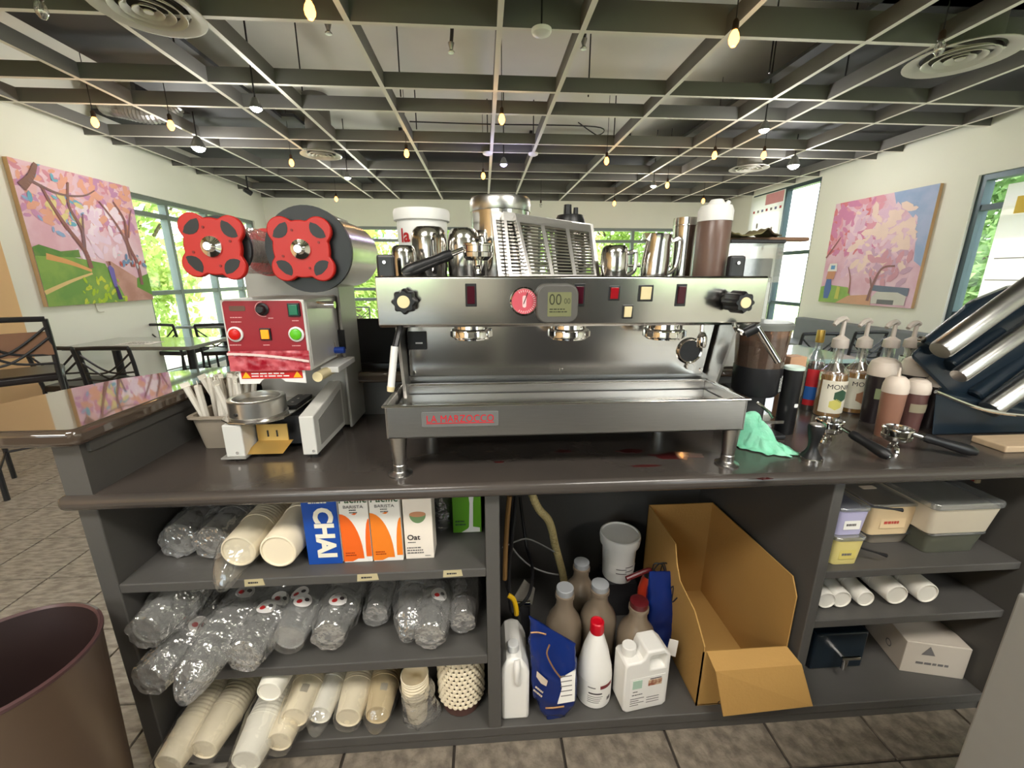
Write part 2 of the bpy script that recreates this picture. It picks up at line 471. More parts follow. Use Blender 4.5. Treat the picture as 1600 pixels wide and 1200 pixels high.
cabbox('shelf', -0.94, -0.006, CF, CB - 0.02, 0.315, 0.345)
cabbox('shelf', 0.973, 1.62, CF + 0.02, CB - 0.02, 0.530, 0.556)
cabbox('shelf', 0.973, 1.62, CF + 0.02, CB - 0.02, 0.352, 0.380)
# masking tape price tags on the shelf edge
M_TAPE = mat('masking_tape', S(190, 178, 140), 0.8, 0, 0.08, 60)
M_INK = mat('pen_ink', (0.02, 0.02, 0.03), 0.7)
for (px0, px1, py, lab, wr) in [(382, 414, 918, 'strip of masking tape on the shelf edge below the paper cup stack', '12 oz'),
                            (558, 592, 910, 'strip of masking tape on the shelf edge below the white and orange cartons', '16 oz'),
                            (692, 723, 901, 'strip of masking tape on the shelf edge near the divider', '16 oz lid')]:
    a = PY(px0, py, CF - 0.002); b = PY(px1, py - 1.5, CF - 0.002)
    t = thing('tape_label', lab, 'tape', (a.x, CF, 0.612), group='tape labels on the shelf edge')
    wd = b.x - a.x
    MB().prism([(0, 0.003), (0.002, 0.024), (wd - 0.003, 0.0245), (wd, 0.005)], 0.0008, FRONT).build('tape', M_TAPE, t, smooth=0)
    fine_print(t, T(wd/2, -0.0008, 0.014) @ FRONT, wd*.6, .010, 1, M_INK)
# worktop with rounded nose
top = MB().box(-1.002, 2.05, 0.930, 1.635, 0.862, CT).build('worktop', M_TOP, smooth=30, bevel=0.016, seg=4)
tag(top, 'long dark glossy painted worktop with a rounded front edge', 'worktop')
for (px, py, rx, ry) in [(1060, 712, .10, .035), (985, 705, .05, .02), (880, 705, .035, .012), (780, 722, .02, .008), (1010, 728, .06, .01), (1195, 748, .03, .008)]:
    c = PZ(px, py, CT)
    pts = [(c.x + rx*(0.7 + 0.5*nz((i*.7, px*.1, 1)))*math.cos(2*math.pi*i/18), c.y + ry*(0.7+0.5*nz((i*.7, px*.1, 5)))*math.sin(2*math.pi*i/18)) for i in range(18)]
    MB().prism(pts, 0.0006, T(0, 0, CT - 0.0002)).build('dried_spill', M_STAIN, top, smooth=0, label='dried dark red spill')
# raised bar around the outside
bar = thing('raised_bar', 'raised brown glossy bar ledge curving around the counter', 'bar', (-0.95, 1.3, 0))
outer = [(-1.31, .915), (-1.30, 1.10), (-1.265, 1.28), (-1.21, 1.42), (-1.13, 1.51), (-1.03, 1.575), (-.90, 1.625), (-.70, 1.66), (1.02, 1.66)]
inner = [(1.02, 1.45), (-.74, 1.45), (-.83, 1.42), (-.885, 1.36), (-.90, 1.29), (-.90, .935), (-.905, .921), (-.92, .915)]
MB().prism(list(reversed(outer + inner)), 0.040, T(0, 0, 1.030)).build('bar_top', M_BAR, bar, smooth=30, bevel=0.012, seg=3, w=True)
MB().box(-0.985, -0.925, 0.945, 1.52, CT, 1.031).build('bar_wall', M_CAB, bar, smooth=0, w=True)
MB().box(-0.985, 1.00, 1.50, 1.545, CT, 1.031).build('bar_wall', M_CAB, bar, smooth=0, w=True)
MB().box(-0.926, -0.916, 0.96, 1.44, 1.004, 1.0305).build('bar_cleat', M_CAB, bar, smooth=0, w=True)
MB().box(-1.0, 1.00, 1.64, 1.655, 0.0, 1.031).build('bar_front', M_CAB, bar, smooth=0, w=True)
# black screen standing on the ledge behind the machine
sc = thing('ledge_screen', 'matt black low screen standing on the ledge behind the machine', 'screen', (-0.2, 1.60, 1.07))
MB().box(-0.66, 0.05, 1.590, 1.615, 1.069, 1.243).build('screen_panel', mat('matt_black_board', (0.012, 0.012, 0.013), 0.7, 0, .2, 20), sc, smooth=0, bevel=0.004, w=True)
MB().box(-0.66, 0.05, 1.56, 1.64, 1.069, 1.079).build('screen_foot', BLACKM, sc, smooth=0, w=True)
# ================================================================ espresso machine
mc = thing('espresso_machine', 'wide polished steel three group espresso machine on tapered legs', 'coffee machine', (0.22, 1.2, CT))
PF = 1.00           # control panel face
xl, xr = -0.247, 0.690
# body
MB().box(xl + .02, xr - .02, 1.03, 1.43, 1.288, 1.385).build('upper_body', BRUSHED, mc, smooth=0, bevel=.004, w=True)
# control panel: bent sheet with a small top lip
MB().prism([(1.045, 1.398), (1.0, 1.398), (0.996, 1.394), (1.0, 1.286), (1.012, 1.279), (1.045, 1.279)], xr - xl, T(xl, 0, 0) @ Matrix(((0,0,1,0),(1,0,0,0),(0,1,0,0),(0,0,0,1)))).build('control_panel', STEEL, mc, smooth=25, bevel=.0015, w=True)
MB().box(xl + .01, xr - .01, 1.05, 1.42, 1.385, 1.392).build('cup_tray', BLACKM, mc, smooth=0, w=True)
for bx in (PY(589, 420, 1.06).x, PY(1138, 420, 1.06).x):
    b = MB().box(bx, bx + .042, 1.055, 1.075, 1.39, 1.448).build('rail_bracket', BLACKM, mc, smooth=0, bevel=.006, w=True)
    MB().cyl((bx + .02, 1.055, 1.43), (bx + .02, 1.050, 1.43), .004, n=10).build('screw', CHROME, b, w=True)
MB().tube([(xl + .015, 1.40, 1.43), (xr - .015, 1.40, 1.43)], .005).build('cup_rail', STEEL, mc, w=True)
for x in (xl + .015, .22, xr - .015): MB().cyl((x, 1.40, 1.385), (x, 1.40, 1.43), .004, n=8).build('rail_post', STEEL, mc, w=True)
# splash back and slanted cheeks
SB = 1.20
tl = PY(637, 508, SB); tr = PY(1120, 505, SB); bl = PY(641, 588, SB); br = PY(1097, 584, SB)
def plate(pts, d):   # pts counter-clockwise seen from the front (x, z), front at y
    y = d[0]; n = len(pts)
    return MB().add([(x, y, z) for x, z in pts] + [(x, d[1], z) for x, z in pts],
                    [tuple(range(n)), tuple(reversed(range(n, 2*n)))] + [(i, n+i, n+(i+1)%n, (i+1)%n) for i in range(n)])
plate([(bl.x, bl.z), (br.x, br.z), (tr.x, 1.30), (tl.x, 1.30)], (SB, SB + .004)).build('splash_back', STEEL, mc, smooth=0, bevel=.001, w=True)
plate([(bl.x - .012, 1.02), (br.x + .012, 1.02), (br.x + .012, bl.z - .004), (bl.x - .012, bl.z - .004)], (SB + .012, SB + .016)).build('lower_back', BRUSHED, mc, smooth=0, w=True)
plate([(bl.x - .02, 1.02), (br.x + .02, 1.02), (tr.x + .03, 1.31), (tl.x - .03, 1.31)], (SB + .02, 1.43)).build('rear_body', BLACKM, mc, smooth=0, w=True)
for sx in (-1, 1):
    x0 = (bl.x - .006) if sx < 0 else (br.x + .006); x1 = (tl.x - .012) if sx < 0 else (tr.x + .012)
    MB().hexa([(x0 - .004, SB - .06, 1.06), (x0 + .004, SB - .06, 1.06), (x0 + .004, SB + .02, 1.06), (x0 - .004, SB + .02, 1.06)],
              [(x1 - .004, SB - .10, 1.30), (x1 + .004, SB - .10, 1.30), (x1 + .004, SB + .02, 1.30), (x1 - .004, SB + .02, 1.30)]).build('cheek_plate', BRUSHED, mc, smooth=0, w=True)
for px, py in ((647, 582), (877, 578), (1095, 577)):
    p = PY(px, py, SB); MB().cyl((p.x, SB, p.z), (p.x, SB - .004, p.z), .006, .005, 12).build('screw', CHROME, mc, w=True)
# black junction box and round sight hole on the splash back
p = PY(652, 532, SB)
j = MB().box(p.x - .027, p.x + .027, SB - .008, SB, p.z - .026, p.z + .026).build('junction_plate', BLACKP, mc, smooth=0, bevel=.002, w=True)
MB().box(p.x - .004, p.x + .016, SB - .010, SB - .007, p.z - .008, p.z - .004).build('slot', WHITEP, j, smooth=0, w=True)
p = PY(1077, 548, SB)
r_ = MB().lathe([(.036, 0), (.040, .003), (.036, .008), (.032, .006), (.032, 0)], 28, T(p.x, SB, p.z) @ RX(90)).build('porthole_ring', CHROME, mc, w=True)
MB().cyl((p.x, SB - .001, p.z), (p.x, SB - .002, p.z), .032, n=28).build('porthole_hole', BLACKP, r_, w=True)
p = PY(1076, 572, SB); MB().lathe([(0, .012), (.010, .012), (.011, .006), (.008, 0)], 14, T(p.x, SB, p.z) @ RX(90)).build('drain_knob', BRUSHED, mc, w=True)
# hot water spout
p = PY(1097, 527, 1.12)
MB().tube(bez([(p.x, 1.13, 1.30), (p.x, 1.125, p.z + .02), (p.x, 1.12, p.z)]), .006).build('water_spout', CHROME, mc, w=True)
MB().lathe([(.012, -.028), (.0135, -.022), (.0135, 0), (.008, .012), (.005, .014)], 18, T(p.x, 1.12, p.z)).build('spout_nozzle', CHROME, mc, w=True)
# three group heads
GY = 1.10
for gx in (737, 888, 1037):
    c = PY(gx, 517, GY)
    g = MB().lathe([(0, .05), (.042, .05), (.046, .02), (.047, .008), (.053, .006), (.055, 0), (.055, -.013), (.051, -.016), (.051, -.012), (.046, -.012), (.046, -.02), (.043, -.021), (.040, -.014), (0, -.014)], 36, T(c.x, GY, c.z)).build('group_head', CHROME, mc, w=True)
    for k in range(3):
        a = R(-150 + 60*k); MB().box(-.008, .008, -.004, .004, -.011, .003, T(c.x + .054*math.cos(a), GY + .054*math.sin(a), c.z) @ RZ(math.degrees(a) + 90)).build('lug', CHROME, g, w=True, smooth=0)
    MB().cyl((c.x, GY, c.z + .02), (c.x, GY + .06, c.z + .05), .03, n=16).build('group_neck', BRUSHED, mc, w=True)
# drip tray
TF = .975
a = PY(598, 636, TF); b = PY(1171, 626, TF); zt = (a.z + b.z) / 2
zb = (PY(602, 685, TF).z + PY(1163, 673, TF).z) / 2
x0, x1, yb = a.x, b.x, 1.185
t = .004
tray = MB()
tray.box(x0 + t*2, x1 - t*2, TF, TF + t, zb, zt); tray.box(x0 + t*2, x1 - t*2, yb - t, yb, zb, zt + .004)
tray.box(x0 + t, x0 + 2*t, TF, yb, zb, zt); tray.box(x1 - 2*t, x1 - t, TF, yb, zb, zt)
tray.box(x0 + t, x1 - t, TF, yb, zb, zb + t)
tr_ = tray.build('drip_tray', BRUSHED, mc, smooth=0, bevel=.0012, w=True)
lip = MB(); lip.box(x0 - .002, x1 + .002, TF - .006, TF + .006, zt, zt + .005); lip.box(x0 - .002, x0 + .010, TF, yb, zt, zt + .005); lip.box(x1 - .010, x1 + .002, TF, yb, zt, zt + .005); lip.box(x0, x1, yb - .012, yb, zt, zt + .005)
lip.build('tray_lip', STEEL, tr_, smooth=0, bevel=.0015, w=True)
MB().box(x0 + .012, x1 - .012, TF + .008, yb - .012, zt - .030, zt - .026).build('tray_floor', STEEL, tr_, smooth=0, w=True)
lp0 = PY(659, 656, TF); lp1 = PY(779, 653, TF)
lw = lp1.x - lp0.x; lc = (lp0 + lp1) / 2
pl = MB().prism(rounded(lw, .037, .003), .003, T(lc.x, TF, lc.z) @ FRONT).build('badge', mat('grey_badge', S(112, 112, 110), .45, .2), tr_, smooth=0, w=True)
def wlettering(body, size, m, parent, M, **k):
    return lettering(body, size, m, parent, wmat(parent).inverted() @ M, **k)
M_RED = mat('red_enamel', S(200, 22, 40), .35)
wlettering('LA MARZOCCO', .026, M_RED, pl, T(lc.x, TF - .003, lc.z + .001) @ FRONT, sx=.86, bold=0, space=1.05)
MB().box(lc.x - lw*.44, lc.x + lw*.44, TF - .0036, TF - .003, lc.z - .0105, lc.z - .0085).build('badge_rule', M_RED, pl, smooth=0, w=True)
# legs
for px, py, Y in ((627, 738, 1.005), (1130, 721, 1.005), (640, 700, 1.36), (1080, 690, 1.36)):
    c = PZ(px, py, CT) if Y < 1.1 else Vector((.0, 0, 0))
    x = c.x if Y < 1.1 else (x0 + .06 if px < 800 else x1 - .06)
    MB().lathe([(.030, 0), (.031, .004), (.020, .008), (.017, .012), (.017, .028), (.0155, .030), (.0195, .07), (.023, zb - CT), (0, zb - CT)], 24, T(x, Y, CT)).build('leg', BRUSHED, mc, w=True)
MB().box(x0 + .03, x1 - .03, 1.19, 1.43, zb - .002, 1.03).build('lower_body', BLACKM, mc, smooth=0, w=True)
# control panel fittings
def onp(px, py, d=0): 
    q = PY(px, py, PF - d); return q
def knob(px, py, m, length, r):
    c = onp(px, py)
    k = MB(); n = 48
    for (rr, y) in ():
        pass
    def ring(y, s): return [(c.x + s*r*(1 + .10*math.cos(8*2*math.pi*i/n))*math.cos(2*math.pi*i/n), PF - y, c.z + s*r*(1 + .10*math.cos(8*2*math.pi*i/n))*math.sin(2*math.pi*i/n)) for i in range(n)]
    rows = [ring(y, s) for y, s in ((.012, .55), (.016, .9), (.022, 1.0), (length - .006, .96), (length, .82))]
    vs = [p for rw in rows for p in rw]
    fs = [(i*n + j, i*n + (j+1)%n, (i+1)*n + (j+1)%n, (i+1)*n + j) for i in range(len(rows)-1) for j in range(n)]
    fs += [tuple(range(n)), tuple((len(rows)-1)*n + j for j in range(n))]
    kb = k.add(vs, fs).build('steam_knob', BLACKP, mc, smooth=50, w=True)
    MB().cyl((c.x, PF, c.z), (c.x, PF - .014, c.z), r*.55, n=20).build('knob_stem', BLACKP, kb, w=True)
    MB().lathe([(r*.52, 0), (r*.5, .002), (0, .0025)], 24, T(c.x, PF - length, c.z) @ RX(90)).build('knob_cap', IVORY, kb, w=True)
knob(636, 470, BLACKP, .045, .027)
knob(1136, 470, BLACKP, .075, .024)
def rocker(px, py, wpx, hpx, m, m2=None, nm='rocker_switch'):
    c = onp(px, py); s_ = 1.0/635
    w, h = wpx*s_, hpx*s_
    o = MB().box(c.x - w/2, c.x + w/2, PF - .004, PF + .001, c.z - h/2, c.z + h/2).build(nm, BLACKP, mc, smooth=0, bevel=.0015, w=True)
    MB().hexa([(c.x - w*.33, PF - .006, c.z - h*.38), (c.x + w*.33, PF - .006, c.z - h*.38), (c.x + w*.33, PF - .003, c.z - h*.38), (c.x - w*.33, PF - .003, c.z - h*.38)],
              [(c.x - w*.33, PF - .010, c.z + h*.38), (c.x + w*.33, PF - .010, c.z + h*.38), (c.x + w*.33, PF - .003, c.z + h*.38), (c.x - w*.33, PF - .003, c.z + h*.38)]).build('rocker', m, o, smooth=0, bevel=.0008, w=True)
M_RKR = mat('dark_red_rocker', (.05, .005, .012), .2)
for x in (736, 905, 1063): rocker(x, 461, 17, 34, M_RKR)
rocker(959, 458, 18, 22, mat('red_rocker', S(150, 16, 28), .25))
rocker(1008, 458, 24, 25, IVORY)
rocker(980, 487, 17, 21, IVORY)
# pressure gauge
c = onp(819, 471)
gz = MB().lathe([(.033, 0), (.034, .005), (.031, .008), (.029, .006)], 36, T(c.x, PF, c.z) @ RX(90)).build('pressure_gauge', CHROME, mc, w=True)
M_GAUGE = mat('pink_red_dial', S(196, 84, 96), .4, 0, .05)
dl = MB().cyl((c.x, PF, c.z), (c.x, PF - .006, c.z), .030, n=36).build('gauge_dial', M_GAUGE, gz, w=True)
mk = MB()
for k in range(22):
    a = R(-120 + 240*k/21 + 90); mk.box(-.0005, .0005, -.0004, 0, .022, .027, T(c.x, PF - .006, c.z) @ RY(math.degrees(a)))
mk.build('dial_marks', WHITEP, dl, smooth=0, w=True)
MB().prism(rounded(.009, .028, .004), .0006, T(c.x, PF - .006, c.z) @ FRONT).build('dial_crest', mat('pale_pink_print', S(232, 190, 190), .5), dl, smooth=0, w=True)
MB().box(-.0008, .0008, -.0016, -.0008, -.006, .022, T(c.x, PF - .006, c.z) @ RY(20)).build('dial_needle', BLACKP, dl, smooth=0, w=True)
# stick-on timer: a thing of its own
c = onp(869, 474)
tm = thing('digital_timer', 'grey square digital timer with LCD stuck on the machine panel', 'timer', (c.x, PF - .004, c.z))
M_GREY = mat('warm_grey_plastic', S(86, 84, 80), .45)
MB().prism(rounded(.098, .090, .024, 6), .018, T(0, -.0005, 0) @ FRONT).build('case', M_GREY, tm, smooth=30, bevel=.004, seg=3)
lc_ = MB().prism(rounded(.056, .056, .002), .001, T(.004, -.0183, -.001) @ FRONT).build('screen', mat('olive_lcd', S(118, 120, 88), .2), tm, smooth=0)
M_LCD = mat('lcd_digits', S(52, 54, 34), .5)
lettering('00', .036, M_LCD, lc_, T(-.006, -.0194, .009) @ FRONT, sx=.85, extrude=.0001)
lettering('00', .018, M_LCD, lc_, T(.022, -.0194, .006) @ FRONT, sx=.85, extrude=.0001)
fine_print(lc_, T(.003, -.0193, -.015) @ FRONT, .045, .012, 2, M_LCD)
# steam wands
w0 = PY(625, 512, 1.02); w1 = PY(617, 545, .99); w2 = PY(611, 604, .98)
sw = MB().tube(bez([(w0.x, 1.05, 1.285), w0, w1]), .008).build('wand_joint', BLACKP, mc, w=True)
MB().cyl(w1 + Vector((0, 0, .006)), w2, .0085, .0085, 14).build('steam_wand', WHITEP, mc, w=True)
MB().cyl(w2, w2 + (w2 - w1).normalized()*.012, .0095, .008, 14).build('wand_tip', IVORY, mc, w=True)
q0 = PY(1140, 505, 1.06); q1 = PY(1152, 516, .99); q2 = PY(1164, 521, .96); q3 = PY(1183, 512, .95); q4 = PY(1216, 566, .93)
MB().tube(bez([(q0.x, 1.05, 1.285), q1, q2]), .006).build('wand_joint', CHROME, mc, w=True)
MB().tube([q2, q3], .012, 12).build('wand_grip', BLACKP, mc, w=True)
MB().tube(bez([q3, q3.lerp(q4, .3), q4]), .0075, 12).build('steam_wand', CHROME, mc, w=True)
# ================================================================ cup sealing machine
M_SW = mat('pale_grey_powder_coat', S(205, 204, 198), .4, 0, .03, 8)
M_SG = mat('grey_powder_coat', S(158, 156, 150), .4, .2, .05, 8)
M_SRED = mat('sealer_red_panel', S(142, 24, 36), .35, 0, .05, 6)
M_KRED = mat('clover_red_plastic', S(178, 30, 22), .38, 0, .05, 8)
M_ALU = mat('turned_aluminium', (.85, .83, .79), .28, 1, .05, 30)
M_BRASS = mat('yellow_brass_plate', S(214, 178, 104), .3, .7, .08, 12)
FILM = clear_mat('cling_film', (.97, .97, .97), .5, .12, .10, bump=.8, bscale=45)
def PYb(x0, x1, y0, y1, Y):
    a = PY(x0, (y0+y1)/2, Y); b = PY(x1, (y0+y1)/2, Y); c = (x0+x1)/2
    return a.x, b.x, PY(c, y1, Y).z, PY(c, y0, Y).z
sl = thing('cup_sealing_machine', 'tabletop cup sealing machine with red front panel and red clover knobs', 'cup sealer', (-.585, 1.2, CT))
# base: two side boxes on rubber feet, floor plate
lx0, lx1, _, zt_ = PYb(350, 380, 664, 718, 1.115)
def side_box(xa, xb, ya, yb, z1, z2, recess):
    o = MB().prism([(ya, CT + .012), (yb, CT + .012), (yb, z2), (ya, z1)], xb - xa, T(xa, 0, 0) @ Matrix(((0,0,1,0),(1,0,0,0),(0,1,0,0),(0,0,0,1)))).build('side_box', M_SW, sl, smooth=0, bevel=.003, w=True)
    if recess:
        MB().prism([(ya + .03, CT + .03), (yb - .02, CT + .03), (yb - .02, z2 - .025), (ya + .03, z1 - .02)], .002, T(xb - .0005, 0, 0) @ Matrix(((0,0,1,0),(1,0,0,0),(0,1,0,0),(0,0,0,1)))).build('recess_panel', M_SG, o, smooth=0, w=True)
    for y in (ya + .02, yb - .03):
        MB().cyl((xa + .025, y, CT), (xa + .025, y, CT + .013), .014, n=14).build('foot', RUBBER, o, w=True)
    MB().cyl((xa + .03, ya, CT + .024), (xa + .03, ya - .002, CT + .024), .004, n=10).build('screw', STEEL, o, w=True)
rx0 = PY(471, 690, 1.115).x; rx1 = PY(494, 690, 1.115).x
side_box(lx0, lx1, 1.115, 1.46, CT + .105, CT + .105, False)
side_box(rx0, rx1, 1.115, 1.36, CT + .125, CT + .165, True)
MB().box(lx0 - .012, lx1 + .004, 1.108, 1.47, CT + .008, CT + .012).build('base_plate', M_SG, sl, smooth=0, w=True)
# brass chute between the boxes
b0, b1, bz0, bz1 = PYb(402, 450, 668, 688, 1.17)
MB().box(b0, b1, 1.170, 1.174, bz0, bz1 + .01).build('chute_back', M_BRASS, sl, smooth=0, w=True)
MB().hexa([(b0 - .02, 1.125, CT + .014), (b1, 1.125, CT + .014), (b1, 1.129, CT + .014), (b0 - .02, 1.129, CT + .014)], [(b0, 1.170, bz0), (b1 + .012, 1.170, bz0), (b1 + .012, 1.174, bz0), (b0, 1.174, bz0)]).build('chute_front', M_BRASS, sl, smooth=0, w=True)
for k in (.35, .65): MB().box(b0 + (b1-b0)*k - .002, b0 + (b1-b0)*k + .002, 1.1685, 1.171, bz0 + .012, bz1 - .008).build('slot', BLACKP, sl, smooth=0, w=True)
MB().box(lx1, rx0, 1.20, 1.45, CT + .013, CT + .10).build('mechanism_box', BLACKM, sl, smooth=0, w=True)
# sliding cup holder plate and ring
rc = PZ(404, 640, CT + .128)
hp = [(rc.x + .085*math.cos(R(a)), rc.y + .085*math.sin(R(a))) for a in range(180, 361, 12)] + [(rc.x + .085, 1.40), (rc.x - .085, 1.40)]
hx = rc.x - .10
MB().prism([(rc.x - .098, rc.y + .02), (rc.x - .085, rc.y - .035), (rc.x - .05, rc.y - .066), (rc.x, rc.y - .075), (rc.x + .05, rc.y - .066), (rc.x + .082, rc.y - .03), (rc.x + .088, rc.y + .02), (rc.x + .088, 1.37), (rc.x - .098, 1.37)], .005, T(0, 0, CT + .108)).build('slide_plate', STEEL, sl, smooth=0, bevel=.0015, w=True)
MB().lathe([(.060, 0), (.074, 0), (.076, .008), (.073, .010), (.073, .052), (.070, .054), (.060, .054), (.059, .040), (.062, .038), (.062, 0)], 40, T(rc.x, rc.y, CT + .113)).build('cup_ring', M_ALU, sl, w=True)
MB().cyl((rc.x - .022, rc.y - .066, CT + .135), (rc.x - .023, rc.y - .0725, CT + .135), .005, n=10).build('ring_screw', BLACKP, sl, w=True)
for s_ in (-1, 1):
    r0 = MB().box(rc.x + s_*.055 - .022, rc.x + s_*.055 + .022, rc.y + .06, 1.45, CT + .1135, CT + .121).build('slide_rail', BLACKM, sl, smooth=0, w=True)
    for k in range(5): MB().cyl((rc.x + s_*.055, rc.y + .09 + k*.04, CT + .1213), (rc.x + s_*.055, rc.y + .09 + k*.04, CT + .122), .005, n=8).build('rail_hole', STEEL, r0, w=True)
# column
c0 = PY(384, 450, 1.36).x; c1 = PY(530, 450, 1.36).x
MB().box(c0, c1, 1.36, 1.50, CT + .010, PY(450, 432, 1.36).z + .03).build('column', M_SG, sl, smooth=0, bevel=.004, w=True)
MB().box(c1 - .004, c1 + .004, 1.34, 1.50, CT + .010, PY(540, 336, 1.36).z).build('column_side', M_SG, sl, smooth=0, bevel=.002, w=True)
# head
HF = 1.12
h0, h1, hz0, hz1 = PYb(352, 481, 468, 580, HF)
hd = MB().box(h0, h1, HF, 1.37, hz0, hz1).build('head', M_SW, sl, smooth=0, bevel=.004, w=True)
MB().prism(rounded(h1 - h0 - .012, hz1 - hz0 - .006, .008), .0015, T((h0+h1)/2 , HF, (hz0+hz1)/2) @ FRONT).build('front_panel', M_SRED, hd, smooth=0, w=True)
MB().box(h1, h1 + .0015, HF + .01, 1.35, hz0 + .01, hz1 - .008).build('head_side', mat('bright_steel_sheet', (.75, .73, .70), .4, .6, .06, 12), hd, smooth=0, w=True)
def hp_(px, py): return PY(px, py, HF)
def press(px, py, m, nm):
    c = hp_(px, py)
    o = MB().lathe([(.0195, 0), (.0195, .004), (.016, .006), (.0145, .005), (.0145, 0)], 28, T(c.x, HF - .0012, c.z) @ RX(90)).build(nm, WHITEP, hd, w=True)
    o2 = MB().lathe([(.0142, 0), (.0138, .009), (.010, .011), (0, .011)], 24, T(c.x, HF - .0012, c.z) @ RX(90)).build(nm + '_cap', m, hd, w=True)
press(369, 522, mat('red_button', S(200, 20, 16), .3), 'stop_button')
press(464, 522, mat('green_button', S(92, 186, 32), .3), 'start_button')
def sq(px, py, w, h, m, nm):
    c = hp_(px, py)
    MB().box(c.x - w/2, c.x + w/2, HF - .006, HF, c.z - h/2, c.z + h/2).build(nm + '_frame', BLACKP, hd, smooth=0, bevel=.0015, w=True)
    MB().box(c.x - w*.36, c.x + w*.36, HF - .009, HF - .004, c.z - h*.38, c.z + h*.38).build(nm, m, hd, smooth=0, bevel=.001, w=True)
sq(416, 522, .027, .031, mat('orange_lamp', S(240, 140, 20), .3, emit=.4), 'heat_switch')
sq(460, 484, .030, .034, mat('green_rocker', S(10, 104, 74), .25), 'power_switch')
c = hp_(411, 483)
MB().lathe([(.015, 0), (.016, .003), (.011, .006), (.010, .018), (.008, .020), (0, .020)], 24, T(c.x, HF - .0012, c.z) @ RX(90)).build('dial_knob', BLACKP, hd, w=True)
MB().lathe([(.018, 0), (.0195, 0), (.0195, .0006), (.018, .0006)], 28, T(c.x, HF - .0012, c.z) @ RX(90), a0=R(90), a1=R(290)).build('dial_scale', mat('pale_print', S(215, 160, 160), .5), hd, w=True)
c = hp_(371, 482); MB().prism(rounded(.040, .013, .004), .0006, T(c.x, HF - .0015, c.z) @ FRONT).build('display_window', mat('dark_olive_window', S(92, 62, 48), .3), hd, smooth=0, w=True)
PALE = MATS['pale_print']
for px, py, wd_, n_ in ((371, 496, .034, 1), (371, 503, .030, 1), (369, 539, .030, 1), (417, 539, .016, 1), (465, 540, .026, 1), (424, 497, .014, 1), (463, 501, .020, 1)):
    c = hp_(px, py); fine_print(hd, wmat(hd).inverted() @ T(c.x, HF - .0016, c.z) @ FRONT, wd_, .005, n_, PALE, seed=px)
# crumpled red film strip under the panel
s0 = hp_(357, 548); s1 = hp_(487, 577)
def strip(u, v):
    x = s0.x + (s1.x - s0.x)*u; z = s0.z - .001 + (s1.z - s0.z)*v
    return (x, HF - .004 - .004*abs(nz((u*7, v*4, .3))) - .002*v, z)
MB().grid(strip, 30, 10).build('film_strip', mat('crumpled_red_film', S(150, 24, 40), .2, 0, 0, 40, col2=S(196, 92, 100)), hd, smooth=20, w=True)
sw_ = MB(); pts = []
for k in range(13):
    u = k/12; pts.append((s0.x + (s1.x-s0.x)*u, HF - .010, s0.z - .004 - .022*u**1.8))
for p_, q_ in zip(pts, pts[1:]): sw_.add([p_, q_, (q_[0], q_[1], q_[2]-.006), (p_[0], p_[1], p_[2]-.007)], [(3, 2, 1, 0)])
sw_.build('white_swoosh', mat('white_print', S(225, 200, 196), .4), hd, smooth=0, w=True)
# warning plate with an arc cut out below
w0, w1, wz0, wz1 = PYb(374, 478, 578, 599, HF + .004)
arc = [((w0+w1)/2 + .042*math.cos(R(a)), wz0 - .022 + .042*math.sin(R(a))) for a in range(148, 31, -9)]
plate([(w0, wz0), ] + [p for p in arc] + [(w1, wz0), (w1, wz1), (w0, wz1)], (HF + .002, HF + .004)).build('warning_plate', WHITEP, hd, smooth=0, w=True)
wc = ((w0+w1)/2, (wz0+wz1)/2 + .003)
MB().prism(rounded(.158, .021, .001), .0006, T(wc[0], HF + .002, wc[1] + .003) @ FRONT).build('warning_label', mat('warning_red', S(196, 26, 26), .4), hd, smooth=0, w=True)
M_YEL = mat('warning_yellow', S(246, 176, 24), .4)
for s_ in (-1, 1):
    MB().prism([(-.011, -.008), (.011, -.008), (0, .009)], .0005, T(wc[0] + s_*.066, HF + .0012, wc[1] + .003) @ FRONT).build('warning_triangle', M_YEL, hd, smooth=0, w=True)
fine_print(hd, wmat(hd).inverted() @ T(wc[0], HF + .0012, wc[1] + .003) @ FRONT, .105, .014, 2, WHITEP)
# rollers and valve at the side
p = PY(496, 589, 1.14); MB().cyl((p.x, 1.14, p.z), (p.x + .01, 1.36, p.z), .014, n=20).build('film_roller', IVORY, sl, w=True)
p = PY(520, 572, 1.27); MB().box(p.x - .01, p.x + .04, 1.20, 1.36, p.z - .005, p.z + .012).build('roller_arm', WHITEP, sl, smooth=0, bevel=.002, w=True)
p = PY(528, 547, 1.30); v_ = MB().cyl((p.x - .012, 1.30, p.z), (p.x + .02, 1.30, p.z), .010, n=14).build('blue_valve', mat('blue_plastic', S(30, 70, 170), .4), sl, w=True)
MB().cyl((p.x - .02, 1.30, p.z + .10), (p.x - .004, 1.30, p.z - .02), .002, n=6).build('side_rod', STEEL, sl, w=True)
p = PY(520, 476, 1.20); MB().cyl((h1, 1.20, p.z), (h1 + .05, 1.20, p.z), .010, n=14).build('side_shaft', CHROME, sl, w=True)
p = PY(531, 530, 1.345); MB().box(p.x - .002, p.x + .018, 1.338, 1.342, p.z - .03, p.z + .03).build('side_slot', BLACKP, sl, smooth=0, w=True)
